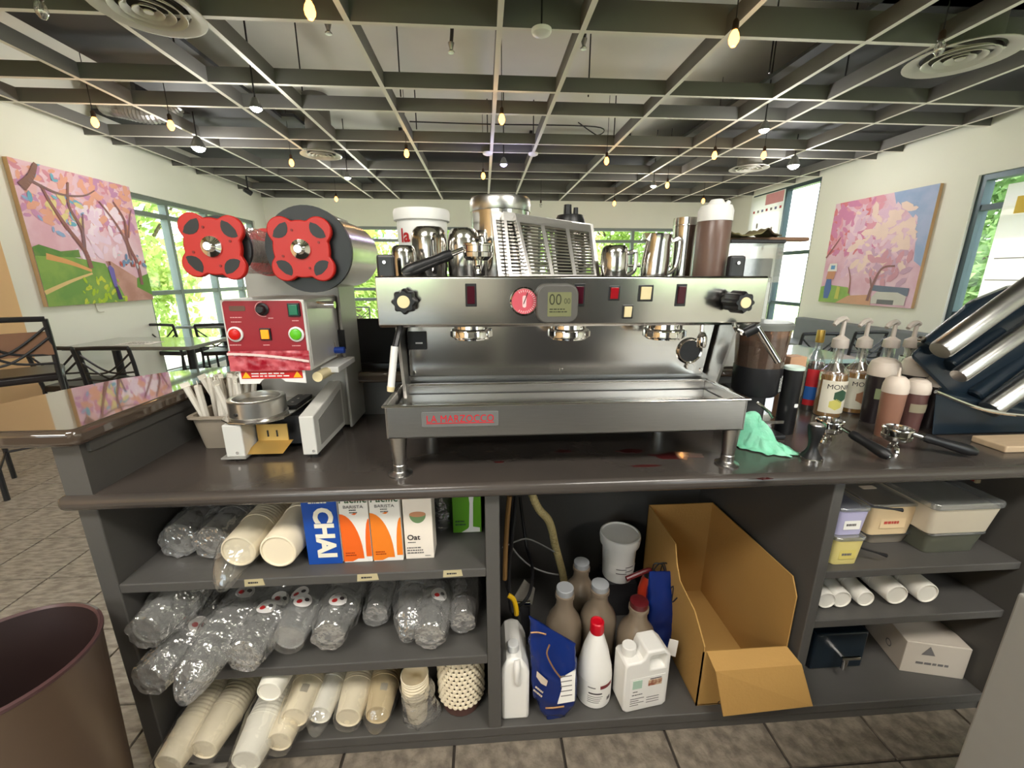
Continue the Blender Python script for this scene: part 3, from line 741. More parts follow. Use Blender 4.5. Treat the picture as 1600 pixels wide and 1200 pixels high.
# film rolls with clover knobs
def clover(px, py, Y, r, rot, tag_):
    c = PY(px, py, Y); n = 96; out = []
    for i in range(n):
        a = 2*math.pi*i/n; f = (a - R(45 + rot) + math.pi/4) % (math.pi/2) - math.pi/4
        e = .35**2 - (.65*math.sin(f))**2
        q = .65*math.cos(f) + (math.sqrt(e) if e > 0 else 0)
        q = max(q if e > 0 else 0, .72)
        out.append((r*q*math.cos(a), r*q*math.sin(a)))
    k = MB().prism(out, .014, T(c.x, Y, c.z) @ FRONT).build('clover_knob', M_KRED, sl, smooth=30, bevel=.003, w=True)
    for i in range(4):
        a = R(45 + rot + 90*i); MB().prism([(.023*math.cos(t)*(1 - .3*(math.sin(t) < 0)), .013*math.sin(t) - .003*math.cos(2*t)) for t in [2*math.pi*j/16 for j in range(16)]], .0012, T(c.x, Y - .0135, c.z) @ FRONT @ Matrix.Translation((.66*r*math.cos(a), .66*r*math.sin(a), 0)) @ RZ(math.degrees(a) + 90)).build('finger_slot', BLACKP, k, smooth=0, w=True)
    for i in range(4):
        a = R(20 + rot + 90*i); MB().cyl((c.x + .5*r*math.cos(a), Y - .013, c.z + .5*r*math.sin(a)), (c.x + .5*r*math.cos(a), Y - .0155, c.z + .5*r*math.sin(a)), .003, n=8).build('rivet', mat('dark_red_rivet', S(120, 20, 14), .4), k, w=True)
    MB().lathe([(.024, 0), (.023, .004), (.012, .007), (.011, .018), (.009, .020), (0, .020)], 22, T(c.x, Y - .0135, c.z) @ RX(90)).build('hub', CHROME, k, w=True)
    return c
c = clover(474, 390, 1.09, .092, 0, 'r')
MB().cyl((c.x + .010, 1.096, c.z), (c.x + .010, 1.110, c.z), .102, n=44).build('roll_flange', BLACKP, sl, w=True)
MB().cyl((c.x + .010, 1.110, c.z), (c.x + .010, 1.40, c.z), .094, n=44).build('film_roll', mat('silver_film_roll', (.7, .68, .66), .25, .9, .05, 40, stretch=(1, 12, 1)), sl, w=True)
MB().cyl((c.x, 1.37, c.z), (c.x, 1.45, c.z), .02, n=14).build('roll_spindle', STEEL, sl, w=True)
c = clover(337, 386, 1.06, .088, -4, 'l')
MB().cyl((c.x + .006, 1.066, c.z), (c.x + .006, 1.075, c.z), .070, n=36).build('roll_flange', BLACKP, sl, w=True)
MB().grid(lambda u, v: (c.x + (.058 + .010*nz((math.cos(u*6.283)*2, math.sin(u*6.283)*2, v*5)))*math.cos(u*6.283), 1.075 + .23*v, c.z + (.058 + .010*nz((math.cos(u*6.283)*2, math.sin(u*6.283)*2, v*5 + 3)))*math.sin(u*6.283)), 28, 12, wrap=True).build('film_wrap', FILM, sl, smooth=20, w=True)
MB().cyl((c.x, 1.07, c.z), (c.x, 1.37, c.z), .030, n=18).build('roll_core', mat('grey_core', S(150, 148, 146), .5), sl, w=True)
b_ = PY(404, 372, 1.31)
MB().cyl((c.x, 1.30, c.z), (c.x, 1.325, c.z), .066, n=30).build('rear_flange', M_KRED, sl, w=True)
MB().box(c.x - .012, c1 - .01, 1.345, 1.365, c.z - .03, c.z + .03).build('roll_arm', M_SG, sl, smooth=0, w=True)
MB().cyl((PY(470, 389, 1.09).x, 1.345, c.z), (PY(470, 389, 1.09).x, 1.365, c.z), .05, n=20).build('roll_arm_boss', M_SG, sl, w=True)
# tub of wrapped straws
M_TUB = mat('taupe_plastic_tub', S(150, 138, 122), .45, 0, .05, 10)
q = PZ(330, 690, CT)
tb = thing('straw_tub', 'taupe plastic tub holding paper wrapped straws', 'tub', (-.80, 1.31, CT))
def tubshape(w0, d0, w1, d1, h, t=.004, rim=.010):
    def rect(w, d, r): return rounded(w, d, r, 3)
    n = len(rect(1, 1, .1)); b = MB()
    rows = [(rect(w0, d0, .015), 0), (rect(w1, d1, .02), h - .008), (rect(w1 + 2*rim, d1 + 2*rim, .024), h - .006), (rect(w1 + 2*rim, d1 + 2*rim, .024), h), (rect(w1 - t, d1 - t, .018), h), (rect(w0 - t, d0 - t, .013), t)]
    for pts, z in rows: b.v += [Vector((x, y, z)) for x, y in pts]
    for i in range(len(rows) - 1):
        for j in range(n): b.f.append((i*n + j, i*n + (j+1)%n, (i+1)*n + (j+1)%n, (i+1)*n + j))
    b.f.append(tuple(reversed(range(n)))); b.f.append(tuple((len(rows)-1)*n + j for j in range(n)))
    return b
tubshape(.13, .20, .155, .235, .105).build('tub_body', M_TUB, tb)
tb.location = (-.775, 1.31, CT + .0005)
M_STRAW = mat('straw_wrapper_paper', S(222, 216, 204), .8, 0, .06, 40)
sm_ = []
for k in range(3):
    L_ = .205
    b = MB().tube([(0, 0, 0), (.001, 0, L_*.5), (0, .001, L_ - .012)],   .0088, 8)
    b.box(-.011, .011, -.0012, .0012, L_ - .014, L_)
    me = b.mesh('straw', 35); me.materials.append(M_STRAW); sm_.append(me)
for k in range(26):
    o = bpy.data.objects.new('wrapped_straw', sm_[k % 3]); COL.objects.link(o)
    gx = -.048 + .016*(k % 7) + rnd.uniform(-.003, .003); gy = -.075 + .036*(k // 7) + rnd.uniform(-.005, .005)
    o.location = (-.775 + gx, 1.31 + gy, CT + .006 + rnd.uniform(0, .004))
    o.rotation_euler = (R(rnd.uniform(-4, 6)), R(rnd.uniform(-12, 6) if k % 7 > 1 else rnd.uniform(-16, -8)), rnd.uniform(0, 6))
    tag(o, 'white paper wrapped straw standing in the taupe tub', 'straw', 'wrapped straws in the tub')
# crumpled film scrap at the foot of the sealing machine
p = PZ(570, 648, CT)
MB().grid(lambda u, v: (p.x + .05*(u - .5) + .01*nz((u*3, v*3, 1)), 1.515 - .04*(v - .5), CT + .001 + .018*max(0, 1 - ((u-.5)**2 + (v-.5)**2)*4)*(.6 + .5*nz((u*5, v*5, 2)))), 14, 12).build('plastic_scrap', FILM, None, smooth=20)
tag(bpy.data.objects['plastic_scrap'], 'crumpled scrap of clear film behind the sealing machine', 'plastic scrap')
# ================================================================ things on top of the espresso machine
TZ = 1.392
def pitcher(label, px0, px1, pytop, Y, inverted=False, handle=None, tilt=0, lid=False, taper=.86, group='steel jugs on the machine', ztop=None, cat='jug', z0=TZ):
    a = PY(px0, 425, Y); b = PY(px1, 425, Y); r = (b.x - a.x)/2; cx = (a.x + b.x)/2
    h = PY((px0+px1)/2, pytop, Y).z - z0
    t = thing('steel_jug', label, cat, (cx, Y, z0), group=group)
    if tilt: t.rotation_euler = (0, R(tilt), 0)
    if inverted:   # mouth down, rounded bottom up
        prof = [(r*.93, 0), (r*.95, .002), (r, h*.45), (r*.97, h*.75), (r*.88, h*.92), (r*.72, h*.985), (0, h)]
    else:
        prof = [(0, .004), (r*.9, .004), (r*.97, .002), (r, h*.12), (r*.98, h*.4), (r*taper, h*.82), (r*.9, h*.97), (r*.93, h), (r*.90, h), (r*.86, h*.96), (r*(taper-.04), h*.8), (r*.94, h*.4), (r*.92, .012), (0, .010)]
    MB().lathe(prof, 32).build('jug_body', STEEL, t)
    if handle is not None:
        ca, sa = math.cos(R(handle)), math.sin(R(handle))
        def hp(d, z): return (d*ca, d*sa, z)
        zz = (h*.88, h*.92, h*.80, h*.30, h*.12) if not inverted else (h*.75, h*.80, h*.7, h*.25, h*.10)
        MB().tube(bez([hp(r*.90, zz[0]), hp(r*1.35, zz[1]), hp(r*1.5, zz[2]), hp(r*1.45, zz[3]), hp(r*.95, zz[4])]), .006, 8).build('handle', STEEL, t)
    if not inverted:
        MB().hexa([(-r*1.02, -.012, h*.86), (-r*.8, -.016, h*.82), (-r*.8, .016, h*.82), (-r*1.02, .012, h*.86)], [(-r*1.18, -.006, h*1.0), (-r*.8, -.018, h), (-r*.8, .018, h), (-r*1.18, .006, h*1.0)]).build('spout', STEEL, t)
    return t
pitcher('small upside-down steel jug behind the black portafilter handle', 613, 652, 383, 1.13, True)
pitcher('steel milk jug standing before the white bucket', 645, 700, 354, 1.22, True, handle=-70)
pitcher('steel milk jug between the white bucket and the steel canister', 700, 752, 357, 1.24, True, handle=-40)
pitcher('upside-down steel jug with loop handle beside the grate', 938, 980, 383, 1.14, True, handle=-8)
pitcher('tilted steel milk jug with strap handle before the tall tumbler', 1000, 1042, 366, 1.15, False, handle=-10, tilt=4)
# tall tumbler
a = PY(1047, 425, 1.2); b = PY(1082, 425, 1.2); r = (b.x-a.x)/2; h = PY(1064, 341, 1.2).z - TZ
t = thing('steel_tumbler', 'tall plain steel tumbler beside the brown sauce bottle', 'tumbler', ((a.x+b.x)/2, 1.2, TZ))
MB().lathe([(0, .003), (r*.9, .003), (r*.92, 0), (r*.95, h*.5), (r*1.02, h*.92), (r*1.02, h), (r*.97, h), (r*.9, h*.5), (r*.85, .01), (0, .01)], 32).build('tumbler_body', STEEL, t)
MB().lathe([(r*1.035, h*.86), (r*1.045, h*.87), (r*1.045, h*.88), (r*1.03, h*.885)], 32).build('tumbler_band', CHROME, t)
# brown sauce bottle
a = PY(1084, 425, 1.12); b = PY(1131, 425, 1.12); r = (b.x-a.x)/2; h = PY(1109, 344, 1.12).z - TZ; h2 = PY(1109, 312, 1.12).z - TZ
t = thing('sauce_bottle', 'tall brown sauce squeeze bottle with white cap on the machine', 'bottle', ((a.x+b.x)/2, 1.12, TZ))
M_SAUCE = mat('brown_sauce_plastic', S(106, 84, 75), .3, 0, .06, 8)
MB().lathe([(0, 0), (r*.96, 0), (r, .006), (r, h), (r*.97, h + .002)], 32).build('bottle_body', M_SAUCE, t)
cp = MB().lathe([(r*1.03, h - .004), (r*1.03, h + .022), (r*.9, h + .034), (r*.55, h2 - .012), (r*.35, h2), (0, h2)], 32).build('bottle_cap', WHITEP, t)
MB().cyl((r*.5, 0, h + .03), (r*.75, -.004, h + .046), .008, .005, 10).build('cap_tab', WHITEP, cp)
# steel canister
a = PY(737, 400, 1.34); b = PY(826, 400, 1.34); r = (b.x-a.x)/2; h = PY(781, 318, 1.34).z - TZ
t = thing('steel_canister', 'large steel canister with lid behind the slotted grates', 'canister', ((a.x+b.x)/2, 1.31, TZ))
MB().lathe([(0, 0), (r*.97, 0), (r*.98, .004), (r*.98, h), (0, h)], 40).build('canister_body', STEEL, t)
MB().lathe([(r, h - .03), (r*1.01, h - .028), (r*1.01, h), (r*.96, h + .008), (0, h + .010)], 40).build('canister_lid', BRUSHED, t)
# white bucket with red print
a = PY(622, 390, 1.34); b = PY(702, 390, 1.34); r = (b.x-a.x)/2; h = PY(662, 332, 1.34).z - TZ
t = thing('white_bucket', 'white plastic bucket with red printed letters behind the jugs', 'bucket', ((a.x+b.x)/2, 1.335, TZ))
MB().lathe([(0, 0), (r*.86, 0), (r*.88, .004), (r*.96, h*.72), (r*.96, h - .02), (0, h - .02)], 36).build('bucket_body', WHITEP, t)
MB().lathe([(r*.98, h - .028), (r*1.06, h - .026), (r*1.08, h - .004), (r*1.04, h + .004), (r*.9, h + .002), (r*.88, h - .004), (0, h - .004)], 36).build('bucket_lid', WHITEP, t)
def bend_text(body, size, m, parent, r, z, ang, **k):
    """lettering wrapped on an upright cylinder of radius r, centred at angle ang (deg, -90 faces the camera)"""
    o = lettering(body, size, m, parent, Matrix.Identity(4), **k)
    for v in o.data.vertices:
        x, y, e = v.co; a_ = R(ang) + x/r
        v.co = ((r + .0006 + abs(e))*math.cos(a_), (r + .0006 + abs(e))*math.sin(a_), z + y)
    return o
bend_text('la', .052, mat('bucket_red_print', S(214, 60, 60), .5), t, r*.955, h*.62, -125, bold=.0012)
# leaning slotted grates
def grate(label, bl_, br_, tl_, tr_, rows=15, colsn=3):
    BL, BR, TL, TR = [Vector(p) for p in (bl_, br_, tl_, tr_)]
    base = (BL + BR)/2
    t = thing('drip_grate', label, 'grate', (base.x, base.y, TZ), group='drip grates leaning on the machine')
    nrm = (BR - BL).cross(TL - BL).normalized()
    if nrm.y > 0: nrm = -nrm
    def at(u, v, d=0): return BL.lerp(BR, u).lerp(TL.lerp(TR, u), v) + nrm*d - Vector((base.x, base.y, TZ))
    def bar(mb, u0, u1, v0, v1, d0, d1):
        mb.add([at(u0,v0,d1), at(u1,v0,d1), at(u1,v1,d1), at(u0,v1,d1), at(u0,v0,d0), at(u1,v0,d0), at(u1,v1,d0), at(u0,v1,d0)],
               [(0,3,2,1),(4,5,6,7),(0,1,5,4),(1,2,6,5),(2,3,7,6),(3,0,4,7)])
    f = MB(); bar(f, 0, 1, 0, .05, 0, .003); bar(f, 0, 1, .86, 1, 0, .003)
    for k in range(colsn + 1):
        w = .05 if k in (0, colsn) else .035; c = k/colsn
        bar(f, max(0, c - w*.7), min(1, c + w*.7), .05, .86, 0, .003)
    f.build('grate_frame', BRUSHED, t, smooth=0)
    fl_ = MB(); bar(fl_, 0, .012, 0, 1, -.022, 0); bar(fl_, .988, 1, 0, 1, -.022, 0); bar(fl_, .012, .988, .985, 1, -.022, 0)
    fl_.build('grate_flange', STEEL, t, smooth=0)
    s_ = MB()
    for i in range(rows):
        v = .05 + .81*(i + .5)/rows; bar(s_, .02, .98, v - .014, v + .014, 0, .0028)
    s_.build('grate_slats', STEEL, t, smooth=0, kind='stuff')
    return t
def G(px, py, Y): return PY(px, py, Y)
def foot(px, Y): p = PY(px, 432, Y); return Vector((p.x, Y, TZ + .001))
grate('slotted steel drip grate leaning foremost of the three', foot(828, 1.09), foot(932, 1.13), G(804, 334, 1.17), G(922, 353, 1.21))
grate('slotted steel drip grate sandwiched between the other two grates', foot(796, 1.13), foot(905, 1.17), G(786, 331, 1.20), G(893, 347, 1.24))
grate('slotted steel drip grate leaning against the canister behind the others', foot(779, 1.165), foot(938, 1.19), G(767, 329, 1.225), G(926, 351, 1.25), colsn=4)
# black container behind the grates
c = PY(888, 420, 1.33); t = thing('black_container', 'black plastic container with stubby spouts behind the grates', 'container', (c.x, 1.33, TZ))
zz = PY(888, 340, 1.33).z - TZ
MB().lathe([(0, 0), (.045, 0), (.048, .01), (.046, zz - .01), (.038, zz + .006), (0, zz + .010)], 24).build('container_body', BLACKP, t)
for dx, hh, rr in ((-.008, .036, .013), (.017, .028, .008)): MB().cyl((dx, 0, zz), (dx, 0, zz + hh), rr, rr*.9, 12).build('spout', BLACKP, t)
# portafilters
def portafilter(label, c, direction, tiltz=0, spout=True, mbasket=None, length=.165):
    """c: centre of the basket rim; direction: horizontal unit vector of the handle; tiltz: drop over the handle length"""
    d = Vector((direction[0], direction[1], 0)).normalized()
    t = thing('portafilter', label, 'portafilter', (c[0], c[1], c[2]), group='portafilters')
    MB().lathe([(.030, -.002), (.036, 0), (.037, -.002), (.0365, -.006), (.034, -.007), (.034, -.020), (.036, -.022), (.035, -.032), (.026, -.040), (0, -.041)], 32).build('basket_holder', CHROME, t)
    MB().lathe([(.034, -.001), (.030, .001), (.029, -.004), (.027, -.026), (0, -.026)], 28).build('filter_basket', STEEL, t)
    e0 = d*.034 + Vector((0, 0, -.014)); e1 = d*.062 + Vector((0, 0, -.014 + tiltz*.2)); e2 = d*(.062 + length) + Vector((0, 0, -.014 + tiltz))
    MB().cyl(e0, e1, .0065, .0065, 12).build('neck', CHROME, t)
    pts = [e1.lerp(e2, k/8) for k in range(9)]; rs = [.011, .0135, .0125, .0125, .0135, .0145, .0155, .0155, .010]
    hd_ = MB().tube(pts, rs, 14).build('handle', BLACKP, t)
    MB().cyl(e2, e2 + (e2-e1).normalized()*.002, .005, .004, 10).build('handle_end', CHROME, hd_)
    if spout:
        MB().cyl((0, 0, -.040), (0, 0, -.056), .009, .008, 12).build('spout_stem', CHROME, t)
        pv = Vector((-d.y, d.x, 0))
        for s_ in (-1, 1):
            MB().tube(bez([Vector((0, 0, -.054)), pv*(s_*.014) + Vector((0, 0, -.058)), pv*(s_*.020) + Vector((0, 0, -.072))]), .006, 8).build('spout', CHROME, t)
    return t
pc = PY(746, 380, 1.06); ph = PY(640, 415, 1.045)
portafilter('portafilter with thick black handle lying across the machine jugs', (pc.x, 1.06, pc.z), (ph.x - pc.x, ph.y - 1.06), tiltz=ph.z - pc.z - .004, length=.118)
# ================================================================ worktop right of the machine
# green cloth
M_CLOTH = mat('mint_green_cloth', S(120, 200, 164), .85, 0, 0, 14, col2=S(150, 218, 186), bump=.3, bscale=200)
g0 = PZ(1195, 705, CT)
def cloth(u, v):
    a = u*2*math.pi; rr = v
    ca, sa = math.cos(a), math.sin(a)
    ed = 1 + .16*nz((ca*2.4, sa*2.4, 3)) + .07*math.sin(9*a) + .05*math.sin(17*a + 1)
    lx, ly = .068*rr*ed*ca, .110*rr*ed*sa                 # long axis runs back towards the machine
    th = R(32)
    x = g0.x + .004 + lx*math.cos(th) - ly*math.sin(th); y = g0.y + .028 + lx*math.sin(th)*.5 + ly*math.cos(th)*.75
    ridge = math.exp(-((rr*sa - .45)/.42)**2)*math.exp(-(rr*ca/.55)**2)
    h = .078*ridge + .030*(1 - rr)
    f = .020*nz((x*26, y*26, 2)) + .012*abs(nz((x*55, y*55, 7))) + .010*math.sin(ca*rr*11 + 3*nz((x*20, y*20, 5)))
    h += f*(1 - .55*rr)
    return (x + .010*nz((x*40, y*40, 9)), y, CT + .0025 + max(0, h)*(1 - rr**6))
o = MB().grid(cloth, 90, 30, wrap=True).build('cleaning_cloth', M_CLOTH, None, smooth=45)
so = o.modifiers.new('thick', 'SOLIDIFY'); so.thickness = .002; so.offset = 1
tag(o, 'crumpled mint green cloth heaped beside the machine leg', 'cloth')
# tamper
c = PZ(1266, 718, CT); t = thing('tamper', 'black coffee tamper with waisted handle standing on the worktop', 'tamper', (c.x, c.y, CT))
MB().lathe([(0, 0), (.029, 0), (.029, .008), (.027, .010)], 28).build('tamper_base', STEEL, t)
MB().lathe([(.027, .010), (.024, .014), (.016, .026), (.0115, .040), (.013, .055), (.0175, .075), (.0205, .096), (.0190, .103), (0, .104)], 28).build('tamper_handle', BLACKP, t)
MB().lathe([(.0180, .1025), (.016, .106), (0, .1065)], 24).build('tamper_cap', BRUSHED, t)
# two portafilters on the worktop
def pf(px, py, ex, ey, lab, z):
    c = PZ(px, py, z); e = PZ(ex, ey, CT + .016)
    portafilter(lab, (c.x, c.y, z), (e.x - c.x, e.y - c.y), tiltz=(CT + .018 - z + .014), length=max(.10, math.hypot(e.x-c.x, e.y-c.y) - .064))
pf(1297, 656, 1392, 716, 'portafilter with stout black handle beside the black tamper', CT + .072)
pf(1404, 668, 1526, 708, 'portafilter with slim black handle beside the black base', CT + .072)
# coffee grinder next to the machine
M_HOP = clear_mat('smoked_hopper', (.62, .50, .42), .3, .1, .25, (.30, .20, .15))
M_BEAN = mat('roasted_coffee', S(60, 36, 24), .5, 0, .4, 160, bump=.6)
gy = 1.26
a = PY(1150, 560, gy); b = PY(1222, 560, gy); r = (b.x-a.x)/2; gx = (a.x+b.x)/2
t = thing('coffee_grinder', 'black coffee grinder with round smoked hopper beside the machine', 'grinder', (gx, gy, CT))
zc = PY(1185, 505, gy).z - CT; zm = PY(1185, 570, gy).z - CT; zl = PY(1185, 612, gy).z - CT
MB().lathe([(r*.90, zm), (r*1.0, zc - .012), (r*.98, zc - .012), (r*.88, zm)], 36).build('hopper', M_HOP, t)
MB().lathe([(0, zm), (r*.86, zm), (r*.93, zm + (zc-zm)*.5), (0, zm + (zc-zm)*.55)], 36).build('coffee', M_BEAN, t)
MB().lathe([(r*1.03, zc - .016), (r*1.05, zc), (r*.98, zc + .006), (0, zc + .008)], 36).build('hopper_lid', mat('grey_lid', S(120, 122, 118), .4), t)
MB().lathe([(0, zl - .004), (r*.78, zl - .004), (r*.90, zl + .01), (r*.92, zm), (0, zm)], 36).build('doser_drum', BLACKM, t)
bd = MB().box(-r*.55, r*.45, -.02, .14, .012, zl - .004).build('grinder_body', BLACKM, t, smooth=0, bevel=.01)
MB().box(-r*.75, r*.75, -.10, .15, 0, .014).build('grinder_base', BLACKM, t, smooth=0, bevel=.004)
MB().tube([(-.02, -.05, zl - .02), (.005, -.08, zl - .045), (.012, -.09, zl - .06)], .005, 8).build('dose_lever', CHROME, t)
MB().box(-.02, .05, -.09, -.03, .05, .06).build('portafilter_fork', CHROME, t, smooth=0)
fine_print(t, T(r*.46, -r*.86, (zl + zm)/2) @ RZ(28) @ FRONT @ RZ(90), .055, .016, 2, WHITEP)
# black jar
jy = 1.22; a = PY(1222, 610, jy); b = PY(1248, 610, jy); r = (b.x-a.x)/2
j0 = PY(1234, 656, jy).z
t = thing('black_jar', 'black knock jar with pale lid beside the coffee grinder', 'jar', ((a.x+b.x)/2, jy, CT))
jh = PY(1234, 572, jy).z - CT
MB().lathe([(0, 0), (r*.9, 0), (r, .004), (r, jh - .006), (0, jh - .006)], 28).build('jar_body', BLACKP, t)
MB().lathe([(r*1.05, jh - .010), (r*1.05, jh - .002), (r*.95, jh), (0, jh)], 28).build('jar_lid', mat('pale_mint_lid', S(206, 226, 214), .35), t)
MB().prism(rounded(.012, .012, .003), .001, T(r*.2, -r*.985, jh*.45) @ FRONT).build('jar_mark', WHITEP, t, smooth=0)
# second grinder with square hopper behind, cloth on the lid
hy = 1.52; a = PY(1118, 400, hy); b = PY(1196, 400, hy); hx = (a.x+b.x)/2; hw = (b.x-a.x)
t = thing('square_grinder', 'tall coffee grinder with square clear hopper behind the machine', 'grinder', (hx, hy, 1.07))
z0 = PY(1160, 432, hy).z - 1.07; z1 = PY(1160, 383, hy).z - 1.07
MB().box(-hw*.42, hw*.42, -.08, .06, 0, z0).build('grinder_body', BRUSHED, t, smooth=0, bevel=.006)
MB().box(-hw*.36, hw*.36, -.082, .05, z0, z0 + (z1-z0)*.55).build('coffee', BLACKM, t, smooth=0)
for x in (-.5, .5): MB().box(hw*x - .002, hw*x + .002, -.09, .07, z0 - .02, z1).build('hopper_wall', clear_mat('clear_acrylic', (.96, .97, .96), .4, .06, .06), t, smooth=0)
MB().box(-hw*.5, hw*.5, -.092, -.088, z0 - .02, z1).build('hopper_wall', MATS['clear_acrylic'], t, smooth=0)
MB().box(-hw*.42, hw*.42, .065, .07, z0 + .02, z1 - .003).build('copper_plate', mat('copper_sheet', S(214, 150, 112), .3, .6), t, smooth=0)
MB().box(-hw*.52, hw*.52, -.095, .075, z1, z1 + .012).build('hopper_lid', BLACKM, t, smooth=0, bevel=.003)
zt2 = z1 + 1.07 + .012
w_ = thing('wooden_paddle', 'brown wooden paddle lying on the square hopper lid', 'paddle', (hx, hy, zt2))
MB().box(-.06, hw*1.22, -.03, .01, .0005, .014).build('paddle_blade', mat('brown_wood', S(132, 100, 78), .6, 0, .15, 20), w_, smooth=0, bevel=.004)
rag = MB().grid(lambda u, v: (hx - hw*.55 + hw*.98*u, hy - .09 + .10*v, zt2 + .0155 + .020*math.exp(-((u-.72)/.14)**2) + .006*nz((u*9, v*5, 4)) + .012*math.exp(-(u/.12)**2)), 40, 10).build('folded_rag', mat('olive_rag', S(128, 120, 84), .9, 0, 0, 12, col2=S(78, 66, 52)), None, smooth=60)
so = rag.modifiers.new('thick', 'SOLIDIFY'); so.thickness = .004
tag(rag, 'olive brown folded rag lying on top of the square hopper', 'rag')
# syrup bottles
M_GLASS = clear_mat('bottle_glass', (.93, .96, .93), .6, .05, .05)
M_AMB = mat('amber_syrup', S(196, 140, 60), .2, 0, .05, trans=.4)
M_DKS = mat('dark_syrup', S(44, 28, 24), .2, 0, .1)
M_LBL = mat('paper_label', S(232, 226, 206), .7, 0, .03, 20)
M_PUMP = mat('pump_plastic', S(196, 186, 176), .45)
def syrup(label, px, pytop, pybase, Y, wpx, liquid, lbl, pump=True, cap=None, words=None, z=CT, art=None):
    c = PY(px, 600, Y); r = wpx/650*Y*.5*1.02
    h = PY(px, pytop, Y).z - z
    t = thing('syrup_bottle', label, 'bottle', (c.x, Y, z), group='syrup bottles')
    hb = h*.62; hn = h*.80
    MB().lathe([(0, 0), (r*.95, 0), (r, .006), (r, hb), (r*.9, hb + (hn-hb)*.25), (r*.42, hb + (hn-hb)*.75), (r*.36, hn), (r*.36, h*.98), (r*.40, h), (r*.33, h)], 28).build('glass_body', M_GLASS, t)
    lv = hb*.98
    MB().lathe([(0, .003), (r*.93, .003), (r*.95, .01), (r*.95, lv), (0, lv)], 28).build('syrup', liquid, t)
    lz0, lz1 = hb*.12, hb*.86
    lb = MB().lathe([(r*1.006, lz0), (r*1.012, lz0), (r*1.012, lz1), (r*1.006, lz1)], 26, a0=R(-170), a1=R(-10)).build('label', lbl, t)
    if words: bend_text(words, r*.55, M_INK, lb, r*1.013, lz1 - r*.5, -95, extrude=.0001)
    if art:
        for (du, dv, s_, mm) in art:
            MB().grid(lambda u, v: ((r*1.016)*math.cos(R(-95) + (du + (u-.5)*s_*1.3)), (r*1.016)*math.sin(R(-95) + (du + (u-.5)*s_*1.3)), lz0 + (lz1-lz0)*(dv + (v-.5)*s_*.5*(1 - abs(u-.5)))), 8, 4).build('label_picture', mm, lb)
    if cap: MB().lathe([(r*.44, h*.86), (r*.46, h*.87), (r*.44, h*1.0), (r*.40, h*1.01), (0, h*1.01)], 20).build('bottle_cap', cap, t)
    if pump:
        pm = MB().lathe([(r*.55, h*.97), (r*.58, h*.98), (r*.55, h*1.09), (r*.3, h*1.12), (r*.16, h*1.14), (r*.15, h*1.34), (0, h*1.34)], 20).build('pump', M_PUMP, t)
        MB().tube(bez([(r*.2, 0, h*1.34), (-r*.2, -r*.1, h*1.37), (-r*.9, -r*.4, h*1.34), (-r*1.25, -r*.5, h*1.29)]), [r*.2]*20 + [r*.16]*5, 8).build('pump_nozzle', M_PUMP, pm)
        MB().cyl((0, 0, .03), (0, 0, h*.97), r*.09, n=8).build('dip_tube', M_PUMP, pm)
    return t
LEAF = mat('print_green_leaf', S(60, 92, 70), .6); PODC = mat('print_yellow_pod', S(214, 206, 110), .6); NUT = mat('print_brown_nut', S(176, 130, 100), .6)
M_BLL = mat('blue_red_label', S(190, 36, 44), .5, 0, .1)
b1 = syrup('syrup bottle with gold cap and red and blue label', 1268, 517, 640, 1.45, 26, M_DKS, M_BLL, pump=False, cap=mat('gold_foil_cap', S(184, 150, 72), .35, .5))
rr = 26/650*1.45*.51
MB().lathe([(rr*1.018, .045), (rr*1.022, .045), (rr*1.022, .095), (rr*1.018, .095)], 26, a0=R(-170), a1=R(-10)).build('label_band', mat('label_blue', S(40, 96, 170), .5), b1)
syrup('syrup bottle with green leaf and yellow pod on its label', 1300, 540, 645, 1.38, 41, M_AMB, M_LBL, words='MONIN', art=[(.15, .55, .8, LEAF), (-.15, .28, .7, PODC)])
syrup('syrup bottle with brown nut print on its label', 1337, 540, 645, 1.42, 38, M_AMB, M_LBL, words='MONIN', art=[(.1, .40, .9, NUT)])
syrup('dark syrup bottle with pump behind the white capped bottles', 1378, 540, 660, 1.46, 40, M_DKS, mat('dark_label', S(60, 58, 56), .6))
syrup('dark syrup bottle with pump standing last in the pump bottle row', 1410, 540, 660, 1.48, 40, M_DKS, mat('dark_label', S(60, 58, 56), .6))
# white paper strip and orange pack between jar and bottles
p = PY(1245, 600, 1.33)
t = thing('orange_carton', 'orange and white slim carton between jar and syrup bottles', 'carton', (p.x, 1.36, CT))
MB().box(-.03, .03, -.02, .03, 0, PY(1245, 556, 1.36).z - CT).build('carton_body', mat('orange_carton_print', S(206, 160, 124), .6), t, smooth=0, bevel=.002)
MB().box(-.031, -.005, -.021, -.0195, .01, .10).build('carton_label', WHITEP, t, smooth=0)
# dark squeeze bottles with white tops, cups of sauce
def squeeze(label, px, pytop, Y, wpx, body, capm, tip=False, lab=None):
    c = PY(px, 620, Y); r = wpx/650*Y*.5*1.02; h = PY(px, pytop, Y).z - CT
    t = thing('squeeze_bottle', label, 'bottle', (c.x, Y, CT), group='sauce squeeze bottles')
    MB().lathe([(0, 0), (r*.82, 0), (r*.86, .005), (r*.97, h*.5), (r, h*.76), (r*.98, h*.78)], 28).build('bottle_body', body, t)
    cp = MB().lathe([(r*1.04, h*.74), (r*1.06, h*.76), (r*1.04, h*.86), (r*.9, h*.95), (r*.55, h*1.0), (0, h)], 28).build('bottle_cap', capm, t)
    if tip: MB().cyl((0, 0, h*.98), (0, 0, h*1.14), r*.16, r*.08, 10).build('cap_tip', capm, cp)
    if lab: MB().lathe([(r*.99, h*.40), (r*1.0, h*.40), (r*1.02, h*.56), (r*1.01, h*.56)], 22, a0=R(-150), a1=R(-40)).build('label', lab, t)
